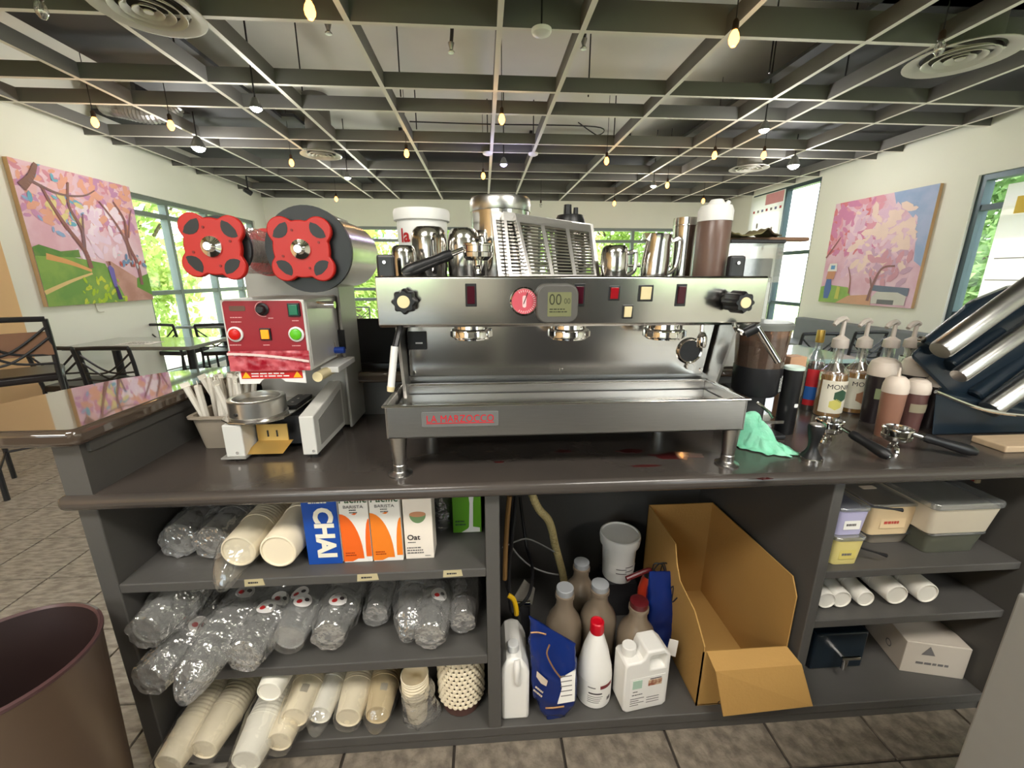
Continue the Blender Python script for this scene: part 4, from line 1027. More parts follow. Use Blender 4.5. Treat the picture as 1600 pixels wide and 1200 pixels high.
M_WCAP = mat('cream_cap', S(214, 200, 186), .4)
M_DBT = mat('dark_sauce', S(40, 34, 36), .3)
M_BRN = mat('caramel_sauce', S(142, 102, 84), .3)
squeeze('dark squeeze bottle with cream cap before the pump bottles', 1372, 560, 1.30, 42, M_DBT, M_WCAP, lab=mat('green_oval_label', S(120, 130, 96), .6))
squeeze('dark squeeze bottle with cream cap between the pump bottles and the black machine', 1424, 558, 1.30, 46, M_DBT, M_WCAP)
squeeze('caramel brown squeeze bottle with pointed tip behind the portafilter baskets', 1396, 588, 1.17, 34, M_BRN, M_WCAP, tip=True)
squeeze('reddish brown squeeze bottle tucked behind the caramel bottle', 1430, 592, 1.21, 34, mat('cocoa_sauce', S(96, 66, 62), .3), M_WCAP, lab=mat('tan_label', S(150, 140, 116), .6))
squeeze('short squeeze bottle with frilled cream cap against the black machine', 1462, 580, 1.24, 36, M_DBT, M_WCAP)
# black machine with slanted steel bands
m_ = thing('banded_black_machine', 'black machine with slanted brushed steel bands over a black base', 'machine', (1.62, 1.22, CT))
M_BK = mat('navy_black_plastic', S(26, 38, 48), .3, 0, .15, 10)
def slab(pts, d0, d1, nm, m, bev=.006):
    ps = [PY(x, y, 1.16) for x, y in pts]
    k = len(ps); vs = [(p.x, d0, max(p.z, CT + .001)) for p in ps] + [(p.x + (d1 - d0)*1.3, d1, max(p.z, CT + .001)) for p in ps]
    return MB().add(vs, [tuple(range(k)), tuple(reversed(range(k, 2*k)))] + [(i, k+i, k+(i+1)%k, (i+1)%k) for i in range(k)]).build(nm, m, m_, smooth=0, bevel=bev, w=True)
slab([(1450, 700), (1700, 745), (1700, 650), (1600, 640), (1462, 612)], 1.16, 1.42, 'base_housing', M_BK)
slab([(1440, 560), (1520, 640), (1760, 640), (1760, 430), (1600, 450), (1530, 478)], 1.20, 1.42, 'slanted_housing', M_BK, .012)
for (xa, ya, xb, yb, w) in ((1468, 548, 1640, 425, .030), (1497, 588, 1660, 475, .024), (1545, 640, 1700, 530, .030)):
    A = PY(xa, ya, 1.13); B = PY(xb, yb, 1.16)
    MB().tube([A, A.lerp(B, .02), A.lerp(B, .5), B], [w*.9, w, w, w], 20).build('steel_band', BRUSHED, m_, w=True)
for (xa, ya, xb, yb, w) in ((1446, 545, 1530, 480, .028), (1482, 572, 1560, 520, .024), (1520, 620, 1600, 560, .026)):
    A = PY(xa, ya, 1.19); B = PY(xb, yb, 1.21)
    MB().tube([A, A.lerp(B, .03), B], [w*.8, w, w], 16).build('black_grip', M_BK, m_, w=True)
A = PY(1438, 530, 1.19); MB().cyl(A, A + Vector((0, -.01, 0)), .010, n=12).build('hinge_pin', CHROME, m_, w=True)
A = PY(1462, 612, 1.12); B = PY(1545, 642, 1.10); Cc = PY(1640, 652, 1.12)
MB().tube(bez([A, B, Cc]), .006, 8).build('tray_edge', CHROME, m_, w=True)
# wooden board and crumpled wrap
p = PY(1585, 678, 1.03)
t = thing('wooden_board', 'light wooden board lying at the foot of the black machine', 'board', (p.x + .06, 1.06, CT))
MB().box(-.085, .13, -.04, .05, 0, .02).build('board_body', mat('light_wood', S(190, 166, 136), .6, 0, .15, 12, stretch=(1, 6, 1)), t, smooth=0, bevel=.004)
p = PY(1440, 505, 1.50)
w2 = MB().grid(lambda u, v: (p.x + .035*(1 + .3*nz((u*4, v*3, 6)))*math.cos(u*6.283), 1.50 + .03*math.sin(u*6.283), CT + .19 + .07*v + .008*nz((u*9, v*5, 1))), 24, 8, wrap=True).build('net_wrap', clear_mat('pink_net', (.95, .9, .9), .4, .3, .45, (.85, .78, .76)), None, smooth=20)
tag(w2, 'crumpled pale net wrap behind the pump bottles', 'wrap')
t = thing('steel_pot', 'plain steel pot under the net wrap behind the bottles', 'pot', (p.x, 1.50, CT))
MB().lathe([(0, 0), (.04, 0), (.042, .004), (.042, .19), (.040, .19), (.038, .01), (0, .008)], 24).build('pot_body', BRUSHED, t)
# ================================================================ left bay: cups, cartons
M_PAPER = mat('cream_paper_cup', S(240, 228, 200), .6, 0, .04, 14)
M_PET = clear_mat('clear_pet_cup', (.92, .92, .91), .6, .08, .30, (.92, .92, .90))
M_BAG = clear_mat('clear_bag', (.97, .97, .96), .8, .12, .13, (.92, .91, .88), bump=1.0, bscale=32)
M_BAGT = clear_mat('thin_clear_bag', (.985, .985, .98), .35, .14, .03, (.92, .91, .88), bump=.5, bscale=22)
M_STK = mat('sticker_white', S(236, 232, 228), .5)
M_STKR = mat('sticker_red', S(190, 44, 44), .5)
M_STKD = mat('sticker_dark', S(70, 62, 62), .5)
def sleeve(label, end, rf, rb, length, m, group, yaw=0, pitch=0, bag=True, sticker=None, tail=0.0, cup=.10, pitch_rim=.011, name='cup_sleeve', bagr=1.16, print_=False, sc=1.0):
    """nested cups lying along the depth of the shelf, bottoms towards the front"""
    rf *= sc; rb *= sc
    t = thing(name, label, 'cup stack', end, group=group)
    t.rotation_euler = (R(pitch), 0, R(yaw))
    Q = RX(-90)          # lathe z -> +y
    c = MB().lathe([(0, .004), (rf*.86, .004), (rf*.90, 0), (rf*.97, .001), (rf, .004), (rb*.96, cup - .004), (rb, cup - .003), (rb, cup), (rb*.93, cup)], 30, Q).build('front_cup', m, t)
    prof = [(rb*.93, cup)]; y = cup
    while y < length:
        prof += [(rb*.95, y + .002), (rb*.985, y + pitch_rim*.45), (rb*.985, y + pitch_rim*.75), (rb*.95, y + pitch_rim)]; y += pitch_rim
    prof += [(0, y)]
    MB().lathe(prof, 30, Q).build('nested_rims', m, t)
    if print_:
        MB().grid(lambda u, v: ((rf + (rb-rf)*.55)*1.01*math.cos(R(60) + u*.5), cup*(.45 + .25*v), (rf + (rb-rf)*.55)*1.01*math.sin(R(60) + u*.5)), 6, 2).build('size_mark', mat('grey_cup_print', S(176, 168, 150), .6), c)
    if sticker:
        for (ang, yy) in sticker:
            rr = rb*1.13
            def pos(a_, y_, d=0): return ((rr + d)*math.cos(a_), y_, (rr + d)*math.sin(a_))
            def disc(sc, d, da=0, dy=0): return lambda u, v: pos(R(ang) + da + sc*.022*v*math.cos(u*6.283)/rr, yy + dy + sc*.022*v*math.sin(u*6.283), d)
            s_ = MB().grid(disc(1.15, .0005), 20, 3, wrap=True).build('sticker', M_STK, t)
            MB().grid(disc(.35, .0011, .12, -.006), 12, 2, wrap=True).build('sticker_mark', M_STKR, s_)
            MB().grid(disc(.30, .0011, -.16, .004), 12, 2, wrap=True).build('sticker_mark', M_STKD, s_)
    if bag:
        sd = rnd.uniform(0, 50)
        def bg(u, v):
            a_ = u*6.283
            if v < .28:
                k = v/.28; y_ = -.012 - tail*(1 - k); r_ = (.010 + (rf*1.06 - .010)*k**.6) if tail else rf*(.2 + .86*k**.5)
                zoff = -tail*.55*(1 - k)**1.5
            else:
                k = (v - .28)/.72; y_ = -.012 + (length*.96)*k; r_ = rf*1.06 + (rb*bagr - rf*1.06)*min(1, k*4); zoff = 0
            am = .35 if 'paper' in label else 1.0
            r_ *= 1.03 + am*.16*nz((math.cos(a_)*2.2 + sd, math.sin(a_)*2.2, y_*22)) + am*.08*nz((math.cos(a_)*6, math.sin(a_)*6 + sd, y_*50))
            r_ = max(r_, .004)
            return (r_*math.cos(a_), y_, r_*math.sin(a_) + zoff)
        MB().grid(bg, 36, 34, wrap=True).build('bag', M_BAGT if 'paper' in label else M_BAG, t, smooth=25)
    return t
# bottom shelf: paper cup sleeves (cream), ends out over the edge
Z0 = .068
GP = 'paper cup sleeves on the bottom shelf'
def pc(px, py, Y, zmin=0):
    p = PY(px, py, Y)
    if p.z < zmin: p = PZ(px, py, zmin)          # rests on its shelf, so it reaches nearer to the front
    return (max(p.x, -.875), p.y, p.z)
sleeve('bagged cream paper cup sleeve lying next to the side panel', pc(262, 1196, .90, Z0 + .052), .032, .043, .52, M_PAPER, GP, sc=1.16, yaw=-3, pitch=2)
sleeve('bagged cream paper cup sleeve second from the side panel on the bottom shelf', pc(318, 1172, .92, Z0 + .052), .032, .043, .52, M_PAPER, GP, sc=1.16, yaw=-2, pitch=1)
sleeve('bagged white paper cup sleeve sticking farthest out of the bottom shelf', pc(384, 1190, .90, Z0 + .052), .034, .045, .55, mat('white_paper_cup', S(240, 236, 222), .5, 0, .03, 14), GP, sc=1.16, yaw=-1, pitch=1)
sleeve('paper cup sleeve lying on top of the other sleeves under the middle shelf', pc(420, 1082, .955, Z0 + .052), .030, .040, .45, MATS['white_paper_cup'], GP, sc=1.12, bag=False)
sleeve('narrow paper cup sleeve resting on the bottom edge with its bag torn', pc(436, 1160, .945, Z0 + .052), .030, .039, .45, M_PAPER, GP, sc=1.16, yaw=1)
sleeve('cream paper cup sleeve with grey size print and open bag', pc(460, 1122, .96, Z0 + .052), .032, .041, .45, M_PAPER, GP, sc=1.16, print_=True)
sleeve('bagged paper cup sleeve with gathered bag tail hanging from the bottom shelf', pc(499, 1118, .985, Z0 + .052), .030, .040, .45, MATS['white_paper_cup'], GP, sc=1.12, tail=.03)
sleeve('bagged cream paper cup sleeve between the tailed bag and the printed one', pc(544, 1122, .975, Z0 + .052), .032, .042, .45, M_PAPER, GP, sc=1.16)
sleeve('bagged tan paper cup sleeve with grey size print', pc(590, 1118, .99, Z0 + .052), .031, .042, .45, mat('tan_paper_cup', S(208, 188, 148), .6, 0, .05, 14), GP, sc=1.16, yaw=2, print_=True, tail=.025)
# standing stack in a bag
p = PZ(651, 1128, Z0)
t = thing('cup_stack', 'upright stack of cream paper cups in an open clear bag', 'cup stack', (p.x, p.y + .02, Z0))
prof = [(0, .003), (.027, .003), (.029, 0), (.030, .001), (.0375, .095)]
z = .095
for k in range(6): prof += [(.040, z + .001), (.041, z + .005), (.039, z + .010)]; z += .011
prof += [(.0415, z), (.0415, z + .004), (.039, z + .004), (.030, z - .08), (0, z - .08)]
MB().lathe(prof, 34).build('cups', M_PAPER, t)
MB().grid(lambda u, v: ((.044 + .010*nz((math.cos(u*6.283)*2, math.sin(u*6.283)*2, v*3)) + .03*(1-v)*max(0, math.cos(u*6.283)))*math.cos(u*6.283), (.044 + .010*nz((math.cos(u*6.283)*2, math.sin(u*6.283)*2, v*3 + 7)))*math.sin(u*6.283), .002 + .13*v), 32, 14, wrap=True).build('bag', M_BAG, t, smooth=25)
# rippled cup sleeves
p = PZ(715, 1095, Z0)
t = thing('rippled_sleeve_stack', 'stack of rippled cream card cup sleeves by the divider', 'cup sleeves', (-.092, 1.06, Z0))
t.scale = (1.15, 1.15, 1.18)
for k in range(11):
    MB().grid(lambda u, v: ((.058 + .005*abs(math.sin(u*6.283*13 + (k % 2)*1.57)) - .004*abs(2*v - 1))*math.cos(u*6.283)*1.05, (.058 + .005*abs(math.sin(u*6.283*13 + (k % 2)*1.57)) - .004*abs(2*v - 1))*math.sin(u*6.283), .030 + k*.0135 + .0135*v), 104, 2, wrap=True).build('rippled_ring', M_PAPER, t, smooth=60)
MB().lathe([(0, 0), (.05, 0), (.054, .004), (.055, .031), (0, .031)], 24).build('dark_base', mat('brown_card_base', S(84, 58, 52), .7), t)
MB().lathe([(0, .170), (.054, .170), (.054, .176), (0, .177)], 24).build('top_ring', M_PAPER, t)
# middle shelf: clear plastic cup sleeves
Z1 = .345
GC = 'bagged clear cup sleeves on the middle shelf'
sleeve('bagged clear plastic cup sleeve with two stickers atop the pile at the side panel', pc(222, 985, .935, Z1 + .058), .036, .047, .50, M_PET, GC, sc=1.18, yaw=-4, pitch=-2, sticker=[(70, .12), (58, .17)])
sleeve('bagged clear plastic cup sleeve with one red sticker under the pile at the side panel', pc(238, 1058, .935, Z1 + .058), .034, .046, .50, M_PET, GC, sc=1.18, yaw=-5, sticker=[(50, .12)])
sleeve('bagged clear plastic cup sleeve with white sticker hanging far out of the middle shelf', pc(308, 1048, .90, Z1 + .058), .036, .048, .55, M_PET, GC, sc=1.18, yaw=-3, pitch=3, sticker=[(75, .20)], tail=.05)
sleeve('bagged clear plastic cup sleeve with crumpled stickers beside the far hanging one', pc(384, 1022, .945, Z1 + .058), .036, .047, .50, M_PET, GC, sc=1.18, yaw=-2, sticker=[(80, .10), (60, .14)])
sleeve('bagged clear plastic cup sleeve with red printed lid below the large paper cup stack', pc(452, 996, .985, Z1 + .058), .036, .047, .45, M_PET, GC, sc=1.18, sticker=[(75, .07), (95, .10)])
sleeve('bagged clear plastic cup sleeve with faded red sticker below the blue carton', pc(515, 990, .99, Z1 + .058), .036, .047, .45, M_PET, GC, sc=1.18, yaw=1, sticker=[(80, .06)])
sleeve('short frosted plastic cup sleeve set back below the white cartons', pc(588, 958, 1.08, Z1 + .058), .034, .045, .38, clear_mat('frosted_pet', (.85, .85, .83), .3, .2, .4, (.62, .60, .58)), GC)
sleeve('bagged clear plastic cup sleeve with pointed bag tail below the oat carton', pc(640, 968, 1.06, Z1 + .058), .034, .045, .40, M_PET, GC, sc=1.18, tail=.04)
sleeve('bagged clear plastic cup sleeve with brown printed lid near the divider', pc(672, 990, 1.0, Z1 + .058), .034, .044, .45, M_PET, GC, sc=1.18, sticker=[(70, .09)])
t_ = sleeve('tall clear plastic cup sleeve with many ribbed rims against the divider', pc(724, 968, 1.04, Z1 + .058), .034, .044, .42, clear_mat('ribbed_pet', (.88, .86, .84), .6, .1, .30, (.70, .66, .63)), GC, cup=.05, pitch_rim=.009)
# upper shelf: bags, big paper cup stack
Z2 = .637
GU = 'bagged cups on the top shelf'
sleeve('cloudy bag of plastic lids at the side panel end of the top shelf', pc(282, 842, 1.10, Z2 + .056), .046, .050, .36, clear_mat('cloudy_lids', (.75, .74, .72), .3, .25, .5, (.48, .46, .43)), GU, bagr=1.2)
sleeve('cloudy bag of cups with a creased corner on the top shelf', pc(332, 845, 1.08, Z2 + .056), .044, .050, .38, MATS['cloudy_lids'], GU, bagr=1.25, yaw=-2)
sleeve('bag of white paper cups with knotted tail hanging over the top shelf edge', pc(372, 862, 1.0, Z2 + .056), .046, .052, .40, M_PAPER, GU, tail=.075, yaw=-1)
sleeve('large bare paper cup stack lying on the top shelf beside the blue carton', pc(434, 862, .985, Z2 + .056), .048, .056, .42, mat('warm_paper_cup', S(238, 224, 196), .55, 0, .04, 12), GU, bag=False, yaw=-2, cup=.14)
# cartons
M_CBLU = mat('carton_blue', S(22, 74, 164), .4, 0, .06, 10)
M_CWHT = mat('carton_white', S(238, 234, 226), .45, 0, .02, 10)
M_CORG = mat('carton_orange', S(238, 104, 28), .45, 0, .03, 10)
M_CORG2 = mat('carton_amber', S(240, 130, 34), .45, 0, .03, 10)
M_CGRN = mat('carton_green', S(96, 160, 30), .45, 0, .05, 10)
M_TGRN = mat('carton_text_green', S(60, 92, 58), .6)
M_TGRY = mat('carton_text_grey', S(110, 106, 104), .6)
def carton(label, px0, px1, pyb, Y, h, m, depth=.062, rz=0):
    a = PZ(px0, pyb, Z2); b = PZ(px1, pyb, Z2)
    w = (PY(px1, pyb, Y).x - PY(px0, pyb, Y).x)*.985; cx = (PY(px0, pyb, Y).x + PY(px1, pyb, Y).x)/2
    t = thing('drink_carton', label, 'carton', (cx, Y, Z2), R(rz), group='drink cartons on the top shelf')
    MB().box(-w/2, w/2, 0, depth, 0, h).build('carton_body', m, t, smooth=0, bevel=.002)
    return t, w
def front(t, poly, m, nm='print', d=.0006):
    return MB().prism(poly, d, FRONT).build(nm, m, t, smooth=0)
def ftext(t, s, size, x, z, m, rot=0, **k):
    return lettering(s, size, m, t, T(x, -.0012, z) @ FRONT @ RZ(rot), extrude=.0003, **k)
t, w = carton('blue carton with tall cream CHAI lettering', 482, 536, 880, 1.005, .205, M_CBLU)
ftext(t, 'CHAI', .066, .006, .097, mat('carton_cream_text', S(240, 234, 214), .5), rot=-90, bold=.003, sx=.98)
fine_print(t, T(0, -.0006, .192) @ FRONT, .05, .016, 2, MATS['carton_cream_text'])
MB().box(w/2 - .001, w/2 + .0008, .004, .058, .004, .2).build('side_print', M_CWHT, t, smooth=0)
for (x0, x1, py, Y, mo, lab) in ((538, 583, 878, 1.008, M_CORG, 'white and red-orange carton against the blue carton'), (584, 631, 876, 1.008, M_CORG2, 'white and amber carton beside the oat carton')):
    t, w = carton(lab, x0, x1, py, Y, .21, M_CWHT)
    L0 = [(-w/2, .004), (-w/2, .150)] + [(-w/2 + w*.72*math.sin(R(a)), .008 + .142*math.cos(R(a))) for a in range(8, 90, 9)] + [(-w/2 + w*.72, .012), (-w/2 + w*.5, .012), (-w/2 + w*.3, .004)]
    front(t, list(reversed(L0)), mo, 'orange_print')
    R0 = [(w/2, .018), (w/2, .135)] + [(w/2 - w*.20*math.sin(R(a)), .018 + .117*math.cos(R(a))) for a in range(15, 90, 15)] + [(w/2 - w*.20, .018)]
    front(t, R0, mo, 'orange_print')
    ftext(t, 'Pacific', .031, 0, .192, M_TGRN, shear=.15, sx=.95, bold=.0004)
    ftext(t, 'BARISTA', .0125, 0, .170, M_TGRY, sx=1.1)
    fine_print(t, T(0, -.0006, .157) @ FRONT, .022, .014, 2, M_TGRY)
    front(t, [(-.007, .148), (.002, .146), (.008, .150), (.002, .152)], mo, 'small_mark')
    fine_print(t, T(-w*.22, -.0008, .027) @ FRONT, .03, .014, 2, mat('carton_dark_orange', S(160, 60, 14), .5))
t, w = carton('plain cream carton with a cup picture and the word Oat', 634, 679, 872, 1.012, .212, mat('carton_cream', S(236, 226, 212), .5))
fine_print(t, T(0, -.0006, .200) @ FRONT, w*.85, .022, 1, M_TGRY)
cupm = front(t, [(.022*math.cos(R(a)), .138 + .026*math.sin(R(a))) for a in range(180, 361, 12)], mat('print_cup_green', S(110, 140, 96), .5), 'cup_print')
MB().prism([(.022*math.cos(R(a)), .139 + .008*math.sin(R(a))) for a in range(0, 360, 15)], .0010, FRONT).build('cup_coffee', mat('print_coffee', S(196, 140, 104), .5), cupm, smooth=0)
ftext(t, 'Oat', .022, -w*.18, .068, mat('carton_text_dark', S(60, 54, 56), .6), bold=.0004)
fine_print(t, T(-w*.22, -.0006, .053) @ FRONT, .026, .006, 1, M_TGRY)
fine_print(t, T(-w*.14, -.0006, .028) @ FRONT, .045, .024, 3, M_TGRY, seed=4)
fine_print(t, T(w*.3, -.0006, .010) @ FRONT, .018, .004, 1, M_TGRY)
t, w = carton('green and white carton pushed back beside the divider', 708, 753, 834, 1.125, .205, M_CGRN)
front(t, [(-w*.18, .20), (w*.42, .20), (w*.30, .16), (w*.22, .10), (w*.20, .02), (w*.44, .016), (w*.44, .002), (-w*.2, .002), (w*.02, .014), (w*.06, .02), (w*.10, .10), (w*.02, .16)][::-1], M_CWHT, 'milk_print')
fine_print(t, T(-w*.22, -.0008, .034) @ FRONT, .034, .022, 2, M_TGRN)
# clear bag standing behind the oat carton
p = PY(690, 820, 1.15)
o = MB().grid(lambda u, v: (p.x + (.03 + .008*nz((u*5, v*4, 2)))*math.cos(u*6.283), 1.17 + .03*math.sin(u*6.283), Z2 + .001 + .19*v), 20, 10, wrap=True).build('empty_bag', M_BAG, None, smooth=25)
tag(o, 'empty clear bag standing behind the oat carton', 'bag')
# ================================================================ middle bay
M_HDPE = mat('white_hdpe', S(236, 234, 228), .4, 0, .02, 8, sss=.1)
M_PLBL = mat('jug_label', S(240, 238, 232), .6)
# white jug with grip, seen edge on
p = PZ(805, 1122, Z0); X0 = p.x
t = thing('white_jug', 'white plastic jug with moulded side handle beside the divider', 'jug', (X0, 1.06, Z0))
wj = .043
MB().prism([(-wj, 0), (wj, 0), (wj, .175), (wj*.8, .20), (wj*.45, .225), (-wj*.1, .235), (-wj*.6, .225), (-wj*.95, .195), (-wj, .175)], .16, T(0, .08, 0) @ FRONT).build('jug_body', M_HDPE, t, smooth=30, bevel=.010, seg=3)
MB().tube(bez([(wj*.1, -.075, .228), (wj*.1, -.085, .20), (wj*.1, -.082, .16), (wj*.2, -.076, .14)]), .010, 12).build('jug_handle', M_HDPE, t)
cp = MB().lathe([(.014, 0), (.014, .012), (.017, .012), (.0175, .032), (.016, .034), (0, .034)], 24, T(-wj*.1, -.045, .225)).build('jug_cap', mat('pale_grey_cap', S(206, 206, 204), .45), t)
# blue coffee bag
M_BLUB = mat('navy_foil_bag', S(18, 40, 104), .25, 0, .2, 8, bump=.15, bscale=18)
def foil_bag(label, px, py, Y, w, h, d, lean, labelled, sd, slope=0.0, crumple=1.0):
    p = PZ(px, py, Z0) if Y is None else PY(px, py, Y)
    t = thing('coffee_bag', label, 'bag', (p.x, p.y if Y is None else Y, Z0))
    t.rotation_euler = (R(-6), R(lean), R(-12 if labelled else 0))
    def f(u, v):
        a_ = u*6.283; e = max(.04, (1 - .93*max(0, (v - .55)/.45)))   # flattens to a crimped top
        tip = .5 + .5*min(1, v/.25)
        x = w/2*math.copysign(abs(math.cos(a_))**.55, math.cos(a_))*(tip if labelled else 1)
        y = d/2*e*math.copysign(abs(math.sin(a_))**.7, math.sin(a_))*(tip if labelled else 1)
        k = .006*crumple*nz((x*30 + sd, v*6, y*30)); k += .004*crumple*nz((x*80, v*14 + sd, y*80))
        return (x + k, y + k*1.4*(1 - .6*v), h*v*(1 - slope*(x/w + .5)))
    b = MB().grid(f, 44, 26, wrap=True)
    n = len(b.v); b.f.append(tuple(reversed(range(44)))); b.f.append(tuple(range(n - 44, n)))
    b.build('bag_body', M_BLUB, t, smooth=60)
    return t
t = foil_bag('navy blue foil coffee bag with white paper label', 866, 1112, None, .125, .245, .085, -3, True, 2, slope=.26)
t.scale = (1.12, 1.1, 1.34)
def onbag(t, poly, m, nm, y=-.047, thick=.003): return MB().prism(poly, thick, T(0, y, 0) @ FRONT).build(nm, m, t, smooth=0)
onbag(t, [(.012, .060), (.058, .072), (.062, .150), (.022, .125), (.025, .100)], M_PLBL, 'paper_label', -.043)
for k in range(5): onbag(t, [(.022, .080 + .012*k), (.052, .087 + .012*k), (.052, .089 + .012*k), (.022, .082 + .012*k)], M_TGRY, 'label_line', -.0435)
onbag(t, [(-.040, .140), (-.012, .118), (-.016, .106), (-.030, .112), (-.042, .128)], mat('beige_logo', S(206, 190, 170), .5), 'logo')
M_GOLD = mat('gold_stripe', S(170, 128, 84), .35, .5)
t2 = MB().tube(bez([(-.005, -.043, .205), (-.012, -.048, .185), (.003, -.050, .155), (.022, -.046, .128)]), .0022, 6).build('gold_stripe', M_GOLD, t)
MB().tube(bez([(-.055, -.030, .222), (-.035, -.030, .224), (-.015, -.026, .218)]), .002, 6).build('gold_stripe', M_GOLD, t)
MB().tube(bez([(-.02, -.047, .048), (.0, -.049, .052), (.03, -.046, .056)]), .002, 6).build('gold_stripe', M_GOLD, t)
fine_print(t, T(-.036, -.0475, .088) @ FRONT @ RZ(-35), .03, .02, 2, mat('beige_logo', S(206, 190, 170), .5))
foil_bag('blue foil bag slumped against the cardboard box', 1022, 1040, 1.21, .10, .30, .08, 2, False, 9)
p = PY(1050, 1010, 1.07); t = thing('paper_tag', 'small white paper tag on the slumped foil bag', 'tag', (p.x, 1.075, Z0))
MB().prism([(-.015, .115), (.018, .10), (.022, .165), (-.008, .175)], .002, FRONT).build('tag_paper', M_PLBL, t, smooth=0)
# conical white bottle with red cap
p = PZ(932, 1104, Z0)
t = thing('conical_bottle', 'conical white plastic bottle with red screw cap', 'bottle', (p.x, p.y + .045, Z0))
t.scale = (1.28, 1.28, 1.27)
MB().lathe([(0, 0), (.040, 0), (.043, .004), (.043, .085), (.041, .10), (.030, .15), (.016, .195), (.0145, .20), (.0145, .21), (0, .21)], 36).build('bottle_body', M_HDPE, t)
MB().lathe([(.0165, .197), (.0175, .200), (.0165, .226), (.014, .228), (.012, .224), (0, .224)], 28).build('bottle_cap', mat('red_cap', S(196, 14, 34), .35), t)
lb = MB().lathe([(.0432, .014), (.0436, .014), (.0436, .082), (.0432, .082)], 30, a0=R(-175), a1=R(-20)).build('label', M_PLBL, t)
def bprint(a0, a1, z0, z1, m, r=.0440, par=None, nm='label_print'): return MB().lathe([(r - .0003, z0), (r, z0), (r, z1), (r - .0003, z1)], 12, a0=R(a0), a1=R(a1)).build(nm, m, par)
bprint(-85, -38, .064, .074, mat('label_maroon', S(120, 44, 50), .6), par=lb)
bprint(-125, -100, .066, .069, M_TGRY, par=lb)
bprint(-122, -78, .048, .052, MATS['carton_text_dark'], par=lb)
for k in range(4): bprint(-125, -75 - 4*k, .040 - .006*k, .0415 - .006*k, M_TGRY, par=lb)
bprint(-58, -42, .022, .032, M_TGRY, par=lb)
# white jerrycan
t = thing('jerrycan', 'white plastic jerrycan with handle opening and paper label', 'jerrycan', (PY(1010, 1120, .965).x, .985, Z0), R(8))
t.scale = (1.2, 1.1, 1.22)
ow = .125; oh = .185
outline = [(-ow/2, .01), (-ow/2 + .01, 0), (ow/2 - .01, 0), (ow/2, .01), (ow/2, oh - .02), (ow/2 - .02, oh), (-.005, oh), (-.014, oh - .022), (-.022, oh - .028), (-ow/2 + .006, oh - .028), (-ow/2, oh - .036)]
hole = [(.008, .128), (.048, .128), (.050, .160), (.044, .168), (.010, .168), (.005, .160)]
def ring_prism(outer_, hole_, h, M):
    bm = bmesh.new()
    vo = [bm.verts.new((x, y, 0)) for x, y in outer_]; vh = [bm.verts.new((x, y, 0)) for x, y in hole_]
    es = [bm.edges.new((vo[i], vo[(i+1) % len(vo)])) for i in range(len(vo))] + [bm.edges.new((vh[i], vh[(i+1) % len(vh)])) for i in range(len(vh))]
    bmesh.ops.triangle_fill(bm, edges=es, use_beauty=True)
    r = bmesh.ops.extrude_face_region(bm, geom=bm.faces[:])
    for v in r['geom']:
        if isinstance(v, bmesh.types.BMVert): v.co.z += h
    bmesh.ops.recalc_face_normals(bm, faces=bm.faces)
    b = MB(); bm.verts.index_update()
    b.add([v.co for v in bm.verts], [tuple(v.index for v in f.verts) for f in bm.faces], M); bm.free(); return b
ring_prism(outline, hole, .07, T(0, .07, 0) @ FRONT).build('can_body', M_HDPE, t, smooth=30, bevel=.007, seg=3)
MB().box(.006, .050, .030, .040, .126, .17).build('handle_web', M_HDPE, t, smooth=0)
MB().lathe([(.015, 0), (.015, .008), (.018, .008), (.0185, .028), (.017, .030), (0, .030)], 26, T(-ow/2 + .022, .035, oh - .030)).build('can_cap', M_HDPE, t)
lb = MB().prism(rounded(.100, .092, .002), .0006, T(.002, -.0003, .062) @ FRONT).build('label', M_PLBL, t, smooth=0)
def lrect(x0, x1, z0, z1, m, nm='label_print'): return MB().box(x0, x1, -.0016, -.0008, z0, z1).build(nm, m, lb, smooth=0)
lrect(-.040, -.014, .076, .102, mat('label_mint', S(178, 206, 186), .6))
lrect(.004, .042, .078, .096, mat('label_photo', S(150, 84, 62), .6, 0, 0, 90, col2=S(206, 180, 150)), 'label_picture')
lrect(.008, .040, .098, .1005, MATS['carton_text_dark'])
fine_print(lb, T(-.030, -.0010, .066) @ FRONT, .016, .005, 1, MATS['carton_text_dark'])
fine_print(lb, T(-.022, -.0010, .056) @ FRONT, .036, .005, 1, MATS['carton_text_dark'])
for k in range(4): lrect(-.044, -.02 + .015*(k % 2), .022 + .007*k, .0235 + .007*k, M_TGRY)
for k in range(3): lrect(.002, .038, .024 + .008*k, .0255 + .008*k, M_TGRY)
# brown syrup jugs with caps
M_TAUPE = mat('taupe_bottle_plastic', S(126, 112, 95), .28, .15, .06, 10)
M_GCAP = mat('grey_cap', S(150, 152, 154), .4)
def growler(label, px, py, Y, r, capm, pump=False):
    c = PY(px, py, Y)
    t = thing('syrup_jug', label, 'bottle', (c.x, Y, Z0), group='taupe syrup bottles under the counter')
    h = c.z - Z0
    MB().lathe([(0, 0), (r*.95, 0), (r, .006), (r, h*.54), (r*.98, h*.59), (r*.86, h*.655), (r*.60, h*.73), (r*.47, h*.79), (r*.44, h*.88), (r*.52, h*.89), (r*.52, h*.93), (r*.42, h*.94), (0, h*.94)], 32).build('bottle_body', M_TAUPE, t)
    cp = MB().lathe([(r*.46, h*.935), (r*.47, h*.94), (r*.47, h*.995), (r*.43, h*1.0), (0, h)], 26).build('bottle_cap', capm, t)
    if pump:
        MB().cyl((0, 0, h), (0, 0, h*1.10), r*.14, n=10).build('pump_stem', capm, cp)
        MB().tube(bez([(0, 0, h*1.10), (-.03, -.01, h*1.13), (-.09, -.02, h*1.09)]), .007, 8).build('pump_spout', capm, cp)
    return t
